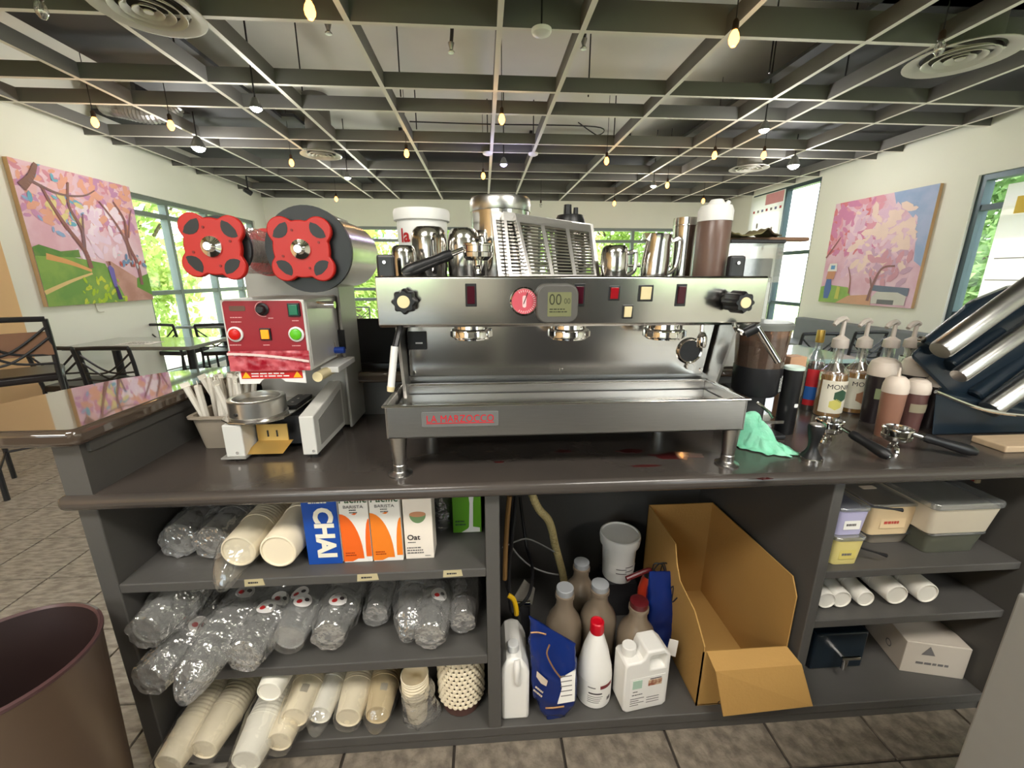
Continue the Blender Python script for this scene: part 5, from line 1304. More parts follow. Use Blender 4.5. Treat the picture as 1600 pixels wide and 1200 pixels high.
growler('taupe syrup bottle with grey cap behind the navy coffee bag', 883, 917, 1.14, .060, M_GCAP)
growler('taupe syrup bottle with grey cap behind the conical bottle', 938, 911, 1.17, .062, M_GCAP)
growler('taupe syrup bottle with grey cap standing behind the other two', 909, 877, 1.30, .060, M_GCAP)
growler('taupe syrup bottle with dark red pump behind the jerrycan', 999, 938, 1.10, .062, mat('dark_red_pump', S(86, 22, 26), .35), pump=False)
# red pump bottle
c = PY(1018, 910, 1.26)
t = thing('red_pump_bottle', 'orange red bottle with black cap and dark red pump arm', 'bottle', (c.x, 1.28, Z0))
h = PY(1018, 900, 1.28).z - Z0
MB().lathe([(0, 0), (.036, 0), (.038, .005), (.038, h*.75), (.030, h*.92), (.02, h), (0, h)], 26).build('bottle_body', mat('orange_red_plastic', S(176, 52, 30), .35), t)
MB().lathe([(.02, h), (.022, h + .002), (.020, h + .022), (0, h + .024)], 22).build('bottle_cap', BLACKP, t)
MB().tube(bez([(0, 0, h + .02), (-.01, -.01, h + .035), (-.05, -.02, h + .03), (-.10, -.03, h + .018)]), .009, 10).build('pump_arm', mat('dark_red_pump', S(86, 22, 26), .35), t)
for s_ in (-1, 1): MB().tube(bez([(.01, 0, h + .02), (.018 + .01*s_, -.01, h + .06), (.05 + .012*s_, -.01, h + .055), (.055, -.01, h + .01)]), .0025, 6).build('wire_bail', BLACKM, t)
# white tub with lid
c = PZ(968, 900, Z0)
wy = 1.42; cx = PY(968, 850, wy).x
t = thing('lidded_tub', 'white plastic tub with snap lid at the back of the bay', 'tub', (cx, wy, Z0))
zb = PY(968, 896, wy).z - Z0; zt = PY(968, 838, wy).z - Z0; r = .5*68/650*wy*1.0
MB().lathe([(0, zb), (r*.80, zb), (r*.82, zb + .004), (r*.92, zt), (0, zt)], 36).build('tub_body', M_HDPE, t)
MB().lathe([(r*.96, zt - .026), (r*1.03, zt - .024), (r*1.08, zt + .004), (r*1.06, zt + .016), (r*.98, zt + .018), (r*.95, zt + .012), (0, zt + .012)], 36).build('tub_lid', M_HDPE, t)
lb = MB().lathe([(r*.86 + .0022, zb + .045), (r*.89 + .0025, zb + .085)], 20, a0=R(-140), a1=R(-40)).build('label', M_PLBL, t)
for k in range(4): MB().lathe([(r*.875 + .0034, zb + .050 + .009*k), (r*.878 + .0034, zb + .054 + .009*k)], 10, a0=R(-115 + 30*(k % 2)), a1=R(-80 + 25*(k % 2))).build('label_print', M_TGRY, lb)
bx = MB().box(-.06, .06, -.06, .06, 0, zb).build('tub_stand', BLACKM, t, smooth=0, label='black block under the tub')
# cardboard box: open top, long, front flap folded down
M_CARD = mat('brown_cardboard', S(180, 140, 78), .8, 0, .08, 6, bump=.1, bscale=120)
A = PZ(1105, 1104, Z0); B = PZ(1268, 1092, Z0)
t = thing('cardboard_box', 'long open brown cardboard box with a torn folded front flap', 'box', (.80, 1.2, Z0))
fl_ = Vector((A.x, .985, Z0)); xw = .225
bk = 1.47
xl_ = .655; xr_ = .925
H = .30
hl_back = PY(1012, 786, bk).z
def card(pts, th, nm, axis):
    n = len(pts); d = Vector(axis)*th
    return MB().add([Vector(p) for p in pts] + [Vector(p) + d for p in pts], [tuple(range(n)), tuple(reversed(range(n, 2*n)))] + [(i, n+i, n+(i+1)%n, (i+1)%n) for i in range(n)]).build(nm, M_CARD, t, smooth=0, w=True)
zf = PY(1112, 1010, .985).z          # height of the front corner on the torn side
def onwall(px, py, X): q_ = PX(px, py, X); return (X, min(q_.y, bk), q_.z)
zbk = PY(1060, 787, bk).z
card([(xl_, .985, Z0), (xl_, bk, Z0), (xl_, bk, zbk), onwall(1055, 850, xl_), onwall(1057, 880, xl_), onwall(1062, 908, xl_), onwall(1085, 955, xl_), (xl_, .985, zf)], .004, 'side_wall', (1, 0, 0))
fr_ = onwall(1240, 900, xr_)
card([(xr_, .985, Z0), (xr_, bk, Z0), (xr_, bk, zbk), (xr_, max(fr_[1], 1.0), fr_[2]), (xr_, .987, fr_[2] - .05)], .004, 'side_wall', (-1, 0, 0))
card([(xl_, bk, Z0), (xr_, bk, Z0), (xr_, bk, zbk), (xl_, bk, zbk)], .004, 'end_wall', (0, -1, 0))
card([(xl_, .985, Z0), (xr_, .985, Z0), (xr_, .985, zf - .02), (xl_, .985, zf - .02)], .004, 'front_wall', (0, 1, 0))
card([(xl_, .985, Z0 + .002), (xr_, .985, Z0 + .002), (xr_, bk, Z0 + .002), (xl_, bk, Z0 + .002)], .003, 'box_floor', (0, 0, 1))
# flap folding out over the front edge
f0 = Vector((xl_ + .01, .985, zf - .018)); f1 = Vector((xr_ - .002, .985, zf - .018))
card([f0, f1, Vector((xr_ + .02, .945, zf - .045)), Vector((xl_ + .02, .945, zf - .050))], .004, 'flap_crease', (0, 0, -1))
card([Vector((xl_ + .02, .945, zf - .050)), Vector((xr_ + .02, .945, zf - .045)), Vector((xr_ + .045, .905, Z0 + .075)), Vector((xl_ + .045, .915, Z0 + .045))], .004, 'front_flap', (0, 1, .1))
p = PY(1130, 1098, .984); MB().lathe([(.006, 0), (.008, 0), (.008, .0008), (.006, .0008)], 20, T(p.x - .01, .985, p.z) @ RX(90)).build('printed_ring', M_INK, t, w=True)
q = [Vector(onwall(a_, b_, xl_ - .001)) for a_, b_ in ((1030, 902), (1036, 880), (1041, 893), (1038, 912), (1046, 903), (1043, 925), (1052, 916), (1050, 940), (1058, 934))]
MB().tube(bez(q, 5), .0022, 5).build('pen_scrawl', M_INK, t, w=True)
for (u, v) in ((.2, .3), (.4, .6), (.62, .25), (.7, .7), (.85, .5)):
    pp = Vector((xl_ + .02, .945, zf - .05)).lerp(Vector((xr_ + .02, .945, zf - .045)), u).lerp(Vector((xl_ + .045, .915, Z0 + .045)).lerp(Vector((xr_ + .045, .905, Z0 + .075)), u), v)
    MB().lathe([(0, 0), (.005, 0)], 9, T(pp.x, pp.y - .0012, pp.z) @ RX(72)).build('stain', mat('card_stain', S(140, 100, 50), .9), t, w=True, smooth=0)
# cream drain hose
M_HOSE = mat('cream_ribbed_hose', S(206, 186, 130), .5)
h0 = PY(822, 774, 1.30); pts = bez([(h0.x - .03, 1.34, .861), PY(835, 782, 1.34), PY(858, 815, 1.36), PY(868, 855, 1.38), PY(880, 900, 1.40), PY(884, 940, 1.42)], 26)
o = MB().tube(pts, [.0155 if i % 2 else .0135 for i in range(len(pts))], 12).build('drain_hose', M_HOSE, None, smooth=0)
tag(o, 'cream ribbed drain hose hanging down under the worktop', 'hose')
h1 = [PY(790, 775, 1.15), PY(786, 820, 1.15), PY(784, 860, 1.16), PY(783, 905, 1.17)]
o = MB().tube(bez(h1, 10), .008, 8).build('brown_tube', mat('amber_tube', S(140, 106, 62), .4), None)
o.location = (.012, 0, 0)
tag(o, 'thin amber tube running down beside the divider', 'tube')
# black cables in loops
def cable(label, pts, r=.006, m=BLACKP, name='black_cable', group='cables under the counter'):
    o = MB().tube(bez(pts, 8), r, 8).build(name, m, None); tag(o, label, 'cable', group); return o
cable('black cable looping behind the hose to the back wall', [PY(800, 776, 1.4), PY(798, 850, 1.38), PY(790, 900, 1.3), PY(805, 945, 1.2), PY(826, 930, 1.2), PY(832, 890, 1.3), PY(822, 850, 1.4), PY(812, 776, 1.45)])
cable('black cable dropping beside the divider to the floor of the bay', [PY(806, 776, 1.3), PY(800, 840, 1.22), PY(795, 900, 1.2), PY(800, 955, 1.16), PY(812, 965, 1.14), (.10, 1.14, Z0 + .006)], r=.007)
M_CLR = mat('grey_clear_tube', S(150, 150, 148), .15)
cable('thin clear tube sagging from the hose to the divider', [PY(800, 855, 1.3), PY(812, 870, 1.3), PY(830, 885, 1.32), PY(852, 894, 1.35), PY(872, 898, 1.38)], .003, M_CLR, 'clear_tube')
cable('thin clear tube arching over the black cables', [PY(786, 855, 1.2), PY(796, 850, 1.25), PY(820, 842, 1.3), PY(840, 848, 1.34), PY(866, 862, 1.37)], .003, M_CLR, 'clear_tube')
p = PY(800, 945, 1.12)
o = MB().tube(bez([PY(794, 930, 1.12), PY(802, 936, 1.115), PY(806, 948, 1.11), PY(807, 960, 1.11)], 5), .008, 8).build('yellow_tie', mat('yellow_tag', S(226, 180, 10), .5), None); tag(o, 'yellow tie strap wrapped around the black cables', 'strap')
t = thing('water_filter', 'grey water filter head with chrome fitting behind the white jug', 'filter', (PY(815, 960, 1.25).x, 1.27, Z0))
MB().lathe([(0, 0), (.030, 0), (.034, .006), (.034, .16), (.026, .175), (0, .178)], 24).build('filter_body', BLACKM, t)
MB().cyl((-.03, -.02, .185), (.03, -.02, .185), .012, n=14).build('fitting', CHROME, t)
MB().prism([(-.03, .19), (.01, .27), (.05, .23), (.04, .16)], .004, FRONT).build('foil_card', mat('grey_card', S(140, 134, 124), .7), t, smooth=0)
# ================================================================ right bay
def food_tub(label, px0, px1, pyb, pyt, Y, z, m, depth, lidm=None, words=None, lidh=.012, lidw=1.08, stickers=(), cat='tub', rz=0):
    a = PY(px0, pyb, Y); b = PY(px1, pyb, Y); w = b.x - a.x; h = PY((px0+px1)/2, pyt, Y).z - z
    t = thing('food_tub', label, cat, ((a.x+b.x)/2, Y + depth/2, z), R(rz), group='food tubs on the right hand shelf')
    n = len(rounded(1, 1, .1, 3)); bb = MB()
    for (ww, dd, zz) in ((w*.90, depth*.92, 0), (w, depth, h)): bb.v += [Vector((x, y, zz)) for x, y in rounded(ww, dd, .014, 3)]
    bb.f += [tuple(reversed(range(n))), tuple(range(n, 2*n))] + [(i, (i+1)%n, n+(i+1)%n, n+i) for i in range(n)]
    bb.build('tub_body', m, t, bevel=.002)
    if lidm:
        MB().prism(rounded(w*lidw, depth*1.04, .016, 3), lidh, T(0, 0, h)).build('tub_lid', lidm, t, bevel=.003)
    if words:
        lb = MB().prism(rounded(w*.55, h*.38, .002), .0008, T(0, -depth*.48, h*.45) @ FRONT).build('label', M_PLBL if words[1] is None else words[1], t, smooth=0)
        fine_print(lb, T(0, -depth*.48 - .0010, h*.45) @ FRONT, w*.4, h*.2, 1, words[2])
    return t, w, h
M_LIDC = clear_mat('clear_tub_lid', (.93, .95, .95), .8, .1, .22, (.70, .72, .72))
SR1 = .556
M_LIL = mat('lilac_plastic', S(184, 180, 212), .5, 0, .03); M_YLW = mat('pale_yellow_plastic', S(222, 206, 132), .5, 0, .03)
M_PEACH = mat('peach_plastic', S(234, 208, 166), .5, 0, .03); M_SMK = mat('smoky_plastic', S(142, 134, 122), .35, 0, .05); M_CRM = mat('cream_contents', S(206, 196, 176), .5, 0, .04)
M_OLV = mat('olive_smoked_plastic', S(94, 96, 84), .3, 0, .05)
M_WRD = mat('tub_red_text', S(196, 80, 70), .6)
y1 = food_tub('pale yellow tub with clear lid under the lilac tub', 1298, 1343, 888, 846, 1.0, SR1, M_YLW, .17, M_LIDC, ('', mat('yellow_label', S(214, 198, 110), .6), M_TGRY))
zl1 = SR1 + y1[2] + .0125
food_tub('lilac tub with white label stacked on the yellow tub', 1306, 1352, 838, 800, 1.005, zl1, M_LIL, .17, M_LIDC, ('', None, M_TGRY))
y2 = food_tub('smoky brown tub with clear lid under the peach tub', 1352, 1412, 872, 836, 1.09, SR1, M_SMK, .20, M_LIDC, lidw=1.25)
zl2 = SR1 + y2[2] + .0125
pt, pw, phh = food_tub('peach tub with red print stacked on the smoky tub', 1360, 1430, 826, 792, 1.065, zl2, M_PEACH, .24, M_LIDC, ('', M_PEACH, M_WRD), lidw=1.12)
MB().prism(rounded(.05, .02, .004), .0008, T(-.01, -.02, phh + .0122)).build('lid_sticker', mat('cream_sticker', S(226, 206, 180), .6), pt, smooth=0)
MB().prism(rounded(.04, .025, .012), .0008, T(-.04, .06, phh + .0122)).build('lid_sticker', MATS['cream_sticker'], pt, smooth=0)
y3 = food_tub('wide olive smoked tub under the pan of cream contents', 1440, 1524, 880, 836, 1.03, SR1, M_OLV, .26, M_LIDC, lidw=1.05)
zl3 = SR1 + y3[2] + .0125
food_tub('wide tub of cream contents with glossy clear lid', 1452, 1556, 832, 796, 1.01, zl3, M_CRM, .27, M_LIDC, lidw=1.06, lidh=.02)
for (lab, p0, p1, zz) in (('black spoon handle lying across the clear lid of the lilac tub', (1345, 790), (1410, 797), zl1 + .075), ('black spoon handle lying across the clear lid of the yellow tub', (1318, 848), (1385, 868), None)):
    Aq = PY(*p0, 1.03); Bq = PY(*p1, 1.0)
    o = MB().tube([Aq, Aq.lerp(Bq, .8), Bq], [.003, .003, .006], 8).build('spoon', BLACKP, None); tag(o, lab, 'spoon')
p = PY(1545, 770, 1.15)
t = thing('red_pouch', 'red and tan pouch wedged above the tub of cream contents', 'pouch', (p.x - .01, 1.17, zl3 + .10))
MB().box(-.07, .05, -.03, .08, 0, .03).build('pouch_body', mat('red_pouch_foil', S(150, 44, 48), .4), t, smooth=0, bevel=.008)
MB().box(-.068, .052, -.034, -.028, 0, .012).build('pouch_edge', mat('tan_pouch_edge', S(206, 186, 150), .5), t, smooth=0)
SR2 = .380
for i, (px, py, rpx, lab) in enumerate(((1292, 940, 20, 'against the divider'), (1316, 936, 21, 'second from the divider'), (1355, 929, 19, 'third from the divider'), (1402, 931, 24, 'fourth from the divider'), (1450, 928, 24, 'farthest from the divider'))):
    Y = 1.02; c = PY(px, py, Y); r = rpx/650*Y
    sleeve('white foam cup stack on the narrow shelf ' + lab, (c.x, Y, SR2 + r*1.06), r*.92, r, .30, mat('white_foam', S(228, 224, 214), .7, 0, .03), 'foam cup stacks on the narrow shelf', bag=False, cup=.07, pitch_rim=.014, yaw=-4)
# black box with tap
c = PZ(1305, 1075, Z0); t = thing('black_dispenser', 'black box with a chrome tap on the bottom shelf', 'dispenser', (PY(1308, 1030, 1.08).x, 1.15, Z0))
bw = (PY(1352, 1030, 1.08).x - PY(1272, 1030, 1.08).x); hh = PY(1310, 990, 1.08).z - Z0
MB().box(-bw/2, bw/2, -.07, .10, 0, hh).build('dispenser_body', M_BK, t, smooth=0, bevel=.006)
tp_ = MB().cyl((-.01, -.07, hh*.5), (-.01, -.11, hh*.5), .010, n=14).build('tap_stem', CHROME, t)
MB().cyl((-.01, -.105, hh*.55), (-.012, -.108, hh*.28), .010, .008, 14).build('tap_spout', CHROME, tp_)
MB().box(-.03, .035, -.116, -.108, hh*.56, hh*.64).build('tap_lever', CHROME, tp_, smooth=0, bevel=.002)
# white carton with triangle mark
t = thing('white_carton_box', 'pale cardboard carton with a dark triangle mark and lifted flap', 'box', (PY(1460, 1040, 1.05).x, 1.12, Z0), R(-14))
M_WCD = mat('pale_cardboard', S(190, 180, 166), .8, 0, .06, 8)
MB().box(-.10, .09, -.09, .10, 0, .125).build('box_body', M_WCD, t, smooth=0, bevel=.002)
MB().prism([(-.02, -.015), (.02, -.015), (0, .02)], .001, T(-.03, -.0905, .095) @ FRONT).build('triangle_mark', M_TGRY, t, smooth=0)
fine_print(t, T(.0, -.0905, .045) @ FRONT, .12, .02, 1, M_TGRY)
MB().prism([(0, 0), (.17, 0), (.15, .07), (.02, .07)], .003, T(-.09, -.09, .125) @ RX(-35)).build('box_flap', M_WCD, t, smooth=0)
MB().lathe([(.010, 0), (.014, 0)], 16, T(-.1005, -.02, .05) @ RY(-90)).build('ring_mark', M_TGRY, t, smooth=0)
t = thing('red_box', 'dark red box at the end of the bottom shelf', 'box', (1.555, 1.12, Z0))
MB().box(-.035, .05, -.03, .06, 0, .10).build('box_body', mat('dark_red_card', S(110, 40, 44), .6), t, smooth=0, bevel=.003)
MB().box(-.036, .051, -.031, .061, .085, .103).build('box_lid', mat('dark_red_lid', S(96, 34, 40), .6), t, smooth=0, bevel=.002)
# ================================================================ near things
t = thing('waste_bin', 'round brown metal waste bin with dark coffee grounds inside', 'bin', (-1.05, .775, 0))
M_BINB = mat('brown_bin_enamel', S(112, 92, 76), .4, .2, .08, 5)
MB().lathe([(0, .004), (.135, .004), (.138, 0), (.165, .595), (.168, .600), (.165, .604), (.163, .600), (.136, .02), (0, .02)], 48).build('bin_shell', M_BINB, t)
MB().lathe([(.1625, .603), (.160, .598), (.150, .34), (.133, .03), (0, .026)], 48).build('bin_liner', mat('dark_brown_liner', S(40, 24, 22), .6, 0, .2, 12), t)
MB().lathe([(.1655, .594), (.170, .598), (.170, .605), (.164, .608), (.160, .602)], 48).build('bin_rim', mat('dark_bin_rim', S(84, 58, 58), .35), t)
MB().grid(lambda u, v: (.145*v*math.cos(u*6.283), .145*v*math.sin(u*6.283), .30 + .03*nz((v*3*math.cos(u*6.283), v*3*math.sin(u*6.283), 1))), 40, 12, wrap=True).build('coffee_grounds', mat('coffee_grounds', S(44, 26, 20), .95, 0, .5, 90, bump=1), t)
t = thing('grey_undercounter_cabinet', 'plain light grey steel side of an undercounter cabinet', 'cabinet', (1.25, .0, 0))
MB().box(.921, 1.60, -.9, .55, .05, .865).build('cabinet_body', mat('light_grey_steel_paint', S(150, 148, 142), .5, .1, .04, 30), t, smooth=0, bevel=.004, w=True)
MB().box(.96, 1.58, -.85, .50, 0, .05).build('cabinet_plinth', BLACKM, t, smooth=0, w=True)
# ================================================================ ceiling fixtures
M_AMBER = mat('lit_amber_bulb', (1.0, .36, .06), .3, emit=5.0)
M_CLEARB = clear_mat('clear_bulb_glass', (.95, .95, .93), .8, .04, .1)
M_WLIT = mat('lit_white_lamp', (1.0, .98, .95), .3, emit=25.0)
M_VLIT = mat('lit_violet_lamp', (.55, .50, 1.0), .3, emit=8.0)
M_BRZ = mat('bronze_socket', S(70, 56, 44), .4, .5)
def glow(parent, z, power, color, r=.03):
    d = bpy.data.lights.new('bulb_light', 'POINT'); d.energy = power; d.color = color; d.shadow_soft_size = r
    o = bpy.data.objects.new('bulb_light', d); COL.objects.link(o); o.parent = parent; o.location = (0, 0, z)
BULB = [(0, -.070), (.012, -.066), (.024, -.048), (.027, -.032), (.022, -.010), (.013, .006), (.012, .012)]
def pendant(label, px, py, z=2.66, lit=True, s=1.0):
    p = PZ(px, py, z)
    t = thing('pendant_bulb', label, 'bulb', (p.x, p.y, p.z), group='hanging filament bulbs')
    MB().cyl((0, 0, .05), (0, 0, DECK_Z - p.z), .003, n=6).build('cord', BLACKM, t)
    MB().lathe([(.013, .008), (.017, .012), (.017, .045), (.010, .058), (0, .06)], 14).build('socket', M_BRZ, t)
    if lit:
        MB().lathe([(r*1.0, h) for r, h in BULB], 16).build('bulb_glass', M_AMBER, t)
        glow(t, -.12, .9, (1, .60, .28))
    else:
        MB().lathe(BULB, 16).build('bulb_glass', M_CLEARB, t)
        MB().tube([(-.006, 0, .01), (-.008, 0, -.03), (.008, 0, -.03), (.006, 0, .01)], .001, 5).build('filament', M_BRZ, t)
    return t
PEND = [(483, 5, 2.66, 'lit amber bulb hanging beside the large round air vent above the dark cell'), (1148, 50, 2.64, 'largest lit amber bulb hanging under the first cross board'),
        (147, 185, 2.66, 'lit amber bulb hanging nearest the painting of the path with a figure'), (266, 190, 2.66, 'lit amber bulb hanging beside the ribbed duct'),
        (455, 250, 2.66, 'lit amber bulb hanging beside the small vent with the tall neck'), (635, 235, 2.66, 'lit amber bulb hanging above the white bucket'),
        (784, 180, 2.66, 'lit amber bulb hanging above the violet lamp'), (948, 247, 2.66, 'lit amber bulb hanging above the upside-down jug'),
        (1117, 238, 2.66, 'lit amber bulb hanging above the sauce bottle'), (1194, 238, 2.66, 'lit amber bulb hanging over the small vent by the banner window'),
        (525, 308, 2.64, 'lit amber bulb hanging before the back wall near the bucket'), (755, 271, 2.66, 'lit amber bulb hanging next to the violet lamp'),
        (960, 315, 2.62, 'lit amber bulb hanging before the back wall above the jugs'), (1043, 286, 2.66, 'lit amber bulb beside a white spotlight above the tumbler'),
        (1099, 311, 2.62, 'lit amber bulb hanging low behind the sauce bottle cap')]
for x, y, z, lab in PEND: pendant(lab, x, y, z)
pendant('unlit clear bulb hanging near the tan wall', 62, 4, 2.66, False)
pendant('unlit clear bulb hanging beside the wide vent over the black machine', 1470, 66, 2.66, False)
pendant('unlit clear bulb hanging close before the back wall', 845, 318, 2.60, False)
def spot(label, px, py, z, m=None, power=6, big=False, col=(1, .97, .92)):
    p = PZ(px, py, z); t = thing('spot_lamp', label, 'lamp', (p.x, p.y, p.z), group='white spot lamps')
    r = .06 if big else .04
    MB().cyl((0, 0, r*1.6), (0, 0, max(.06, DECK_Z - p.z)), .006, n=8).build('stem', BLACKM, t)
    MB().lathe([(r*1.05, -.008), (r*1.1, 0), (r*.9, r*.6), (r*.5, r*1.5), (r*.2, r*1.7), (0, r*1.7)], 20).build('lamp_housing', mat('grey_lamp_housing', S(120, 122, 120), .4, .4), t)
    MB().lathe([(r*1.0, -.006), (r*.8, -r*.45), (r*.4, -r*.7), (0, -r*.75)], 20).build('lamp_lens', m or M_WLIT, t)
    glow(t, -r*1.6, power, col, .05)
spot('white spot lamp hanging in the cell above the red clover knobs', 400, 168, 2.62)
spot('bright white flood lamp beside the window wall near the ribbed duct', 310, 230, 2.66, big=True, power=14)
spot('small white spot lamp over the sealing machine', 543, 277, 2.66)
spot('violet tinted lamp hanging between the two white ceiling discs', 787, 256, 2.62, M_VLIT, 4, col=(.6, .55, 1))
spot('white spot lamp hanging above the small vent by the banner window', 1194, 202, 2.62)
spot('bright white flood lamp beside the banner window', 1240, 258, 2.66, big=True, power=14)
spot('small white spot lamp above the tilted milk jug', 1021, 290, 2.64)
# round diffusers
M_DIF = mat('pale_grey_diffuser', S(190, 188, 178), .5, 0, .03)
def diffuser(label, px, py, rpx, z=2.78):
    p = PZ(px, py, z); d = math.hypot(p.x, p.y); r = rpx/650*(p.y*math.cos(TILT) + .36*1.0)
    t = thing('air_diffuser', label, 'air vent', (p.x, p.y, p.z), group='round air vents')
    MB().lathe([(r*.78, .03), (r*1.0, .004), (r*1.0, 0), (r*.96, -.002), (r*.72, .022), (r*.70, .03)], 40).build('outer_cone', M_DIF, t)
    for k, s_ in enumerate((.66, .46, .27)):
        MB().lathe([(r*s_, -.004), (r*s_*.98, -.008), (r*(s_ - .13), .016), (r*(s_ - .12), .020)], 32).build('inner_cone', M_DIF, t)
    MB().lathe([(0, -.006), (r*.08, -.006), (r*.09, 0), (0, .004)], 16).build('centre_cap', M_DIF, t)
    MB().lathe([(r*.66, .02), (r*.62, .04), (r*.62, DECK_Z - z)], 28).build('neck_duct', mat('grey_neck_duct', S(120, 118, 112), .6), t)
    MB().lathe([(0, .12), (r*.6, .12)], 24).build('dark_throat', BLACKM, t)
diffuser('large round air vent above the dark ceiling cell near the tan wall', 232, 18, 56)
diffuser('wide round air vent beside the unlit bulb above the black machine', 1500, 92, 58)
diffuser('small round air vent with a tall neck beside the window wall', 502, 243, 26, 2.74)
diffuser('small round air vent by the banner window', 1170, 264, 26, 2.74)
# white discs (detectors) and sprinklers
for px, py, lab in ((762, 240, 'white ceiling disc beside the violet lamp on the amber bulb side'), (833, 241, 'white ceiling disc beside the violet lamp on the grate side'), (846, 50, 'white conical detector hanging under the first cross board')):
    p = PZ(px, py, 2.785); t = thing('smoke_detector', lab, 'detector', (p.x, p.y, 2.785), group='white ceiling discs')
    MB().lathe([(0, -.022), (.03, -.020), (.055, -.008), (.06, .004), (.06, .012), (0, .012)], 24).build('detector_body', WHITEP, t)
    MB().cyl((0, 0, .012), (0, 0, DECK_Z - 2.785), .006, n=6).build('mount', BLACKM, t)
for px, py, lab in ((513, 48, 'brass sprinkler head on a drop pipe before the first light cell'), (705, 78, 'shaggy dark sprinkler head on a bent pipe over the machine'), (912, 72, 'chrome sprinkler head beside the ceiling board')):
    p = PZ(px, py, 2.86); t = thing('sprinkler', lab, 'sprinkler', (p.x, p.y, 2.86), group='sprinkler heads')
    MB().tube(bez([(0, 0, .03), (.01, 0, .15), (-.01, 0, .3), (0, 0, DECK_Z - 2.86)]), .012, 8).build('drop_pipe', mat('dark_pipe', S(84, 84, 82), .5), t)
    MB().lathe([(0, -.02), (.02, -.018), (.022, -.012), (.010, 0), (.016, .02), (.022, .04), (0, .05)], 14).build('head', BRUSHED, t)
# ducts in the plenum
t = thing('air_duct', 'long round grey air duct running across above the boards', 'duct', (0.5, 6.6, 3.08))
MB().cyl((-2.2, 0, 0), (2.0, 0, 0), .13, n=24).build('duct_run', M_DARKDECK, t)
for x in (-1.6, .2, 1.6): MB().box(x - .02, x + .02, -.14, .14, .0, DECK_Z - 3.08).build('duct_strap', BLACKM, t, smooth=0)
p = PZ(228, 183, 2.98)
t = thing('flexible_duct', 'short silver ribbed flexible duct in the cell beside the window wall', 'duct', (p.x, p.y, 2.98))
pts = bez([(-.45, .1, .12), (-.2, 0, .06), (.05, 0, .02), (.25, .1, .12), (.3, .15, .30)], 16)
MB().tube(pts, [.085 if i % 2 else .075 for i in range(len(pts))], 14).build('ribbed_hose', mat('silver_foil_duct', (.5, .5, .48), .35, .8), t, smooth=0)
MB().box(-.02, .02, -.1, .1, .05, DECK_Z - 2.98).build('duct_strap', BLACKM, t, smooth=0)
p = PZ(388, 300, 2.68); t = thing('security_camera', 'small black camera spot under the ceiling by the corner', 'camera', (p.x, p.y, 2.68))
MB().cyl((0, 0, .03), (0, 0, DECK_Z - 2.68), .012, n=10).build('mount', BLACKM, t); MB().cyl((-.03, -.04, .03), (.03, .03, -.02), .04, n=16).build('camera_body', BLACKM, t)
MB().cyl((-.03, -.04, .03), (-.038, -.05, .036), .03, n=14).build('camera_lens', BLACKP, t)
c1_ = PZ(640, 190, 3.1); c2_ = PZ(930, 198, 3.1)
o = MB().tube(bez([c1_, c1_.lerp(c2_, .4) + Vector((0, -.05, -.02)), c2_, c2_ + Vector((.1, .3, 0)), c2_ + Vector((-.1, .5, .2))], 8), .007, 6).build('ceiling_cable', BLACKP, None); tag(o, 'dark cable strung above the boards behind the amber bulb', 'cable')
def leafmat(name, c1, c2):
    m = bpy.data.materials.new(name); m.use_nodes = True; nt = m.node_tree; N = nt.nodes; L = nt.links; N.remove(N['Principled BSDF'])
    df = N.new('ShaderNodeBsdfDiffuse'); tl = N.new('ShaderNodeBsdfTranslucent'); mx = N.new('ShaderNodeMixShader'); mx.inputs[0].default_value = .5
    tc = N.new('ShaderNodeTexCoord'); nz_ = N.new('ShaderNodeTexNoise'); nz_.inputs['Scale'].default_value = 1.3; mc_ = N.new('ShaderNodeMix'); mc_.data_type = 'RGBA'
    mc_.inputs['A'].default_value = (*c1, 1); mc_.inputs['B'].default_value = (*c2, 1)
    L.new(tc.outputs['Object'], nz_.inputs['Vector']); L.new(nz_.outputs['Fac'], mc_.inputs['Factor'])
    L.new(mc_.outputs['Result'], df.inputs[0]); L.new(mc_.outputs['Result'], tl.inputs[0]); L.new(df.outputs[0], mx.inputs[1]); L.new(tl.outputs[0], mx.inputs[2]); L.new(mx.outputs[0], N['Material Output'].inputs[0])
    return m
M_BAN = leafmat('white_banner_vinyl', S(248, 246, 244), S(252, 250, 250))
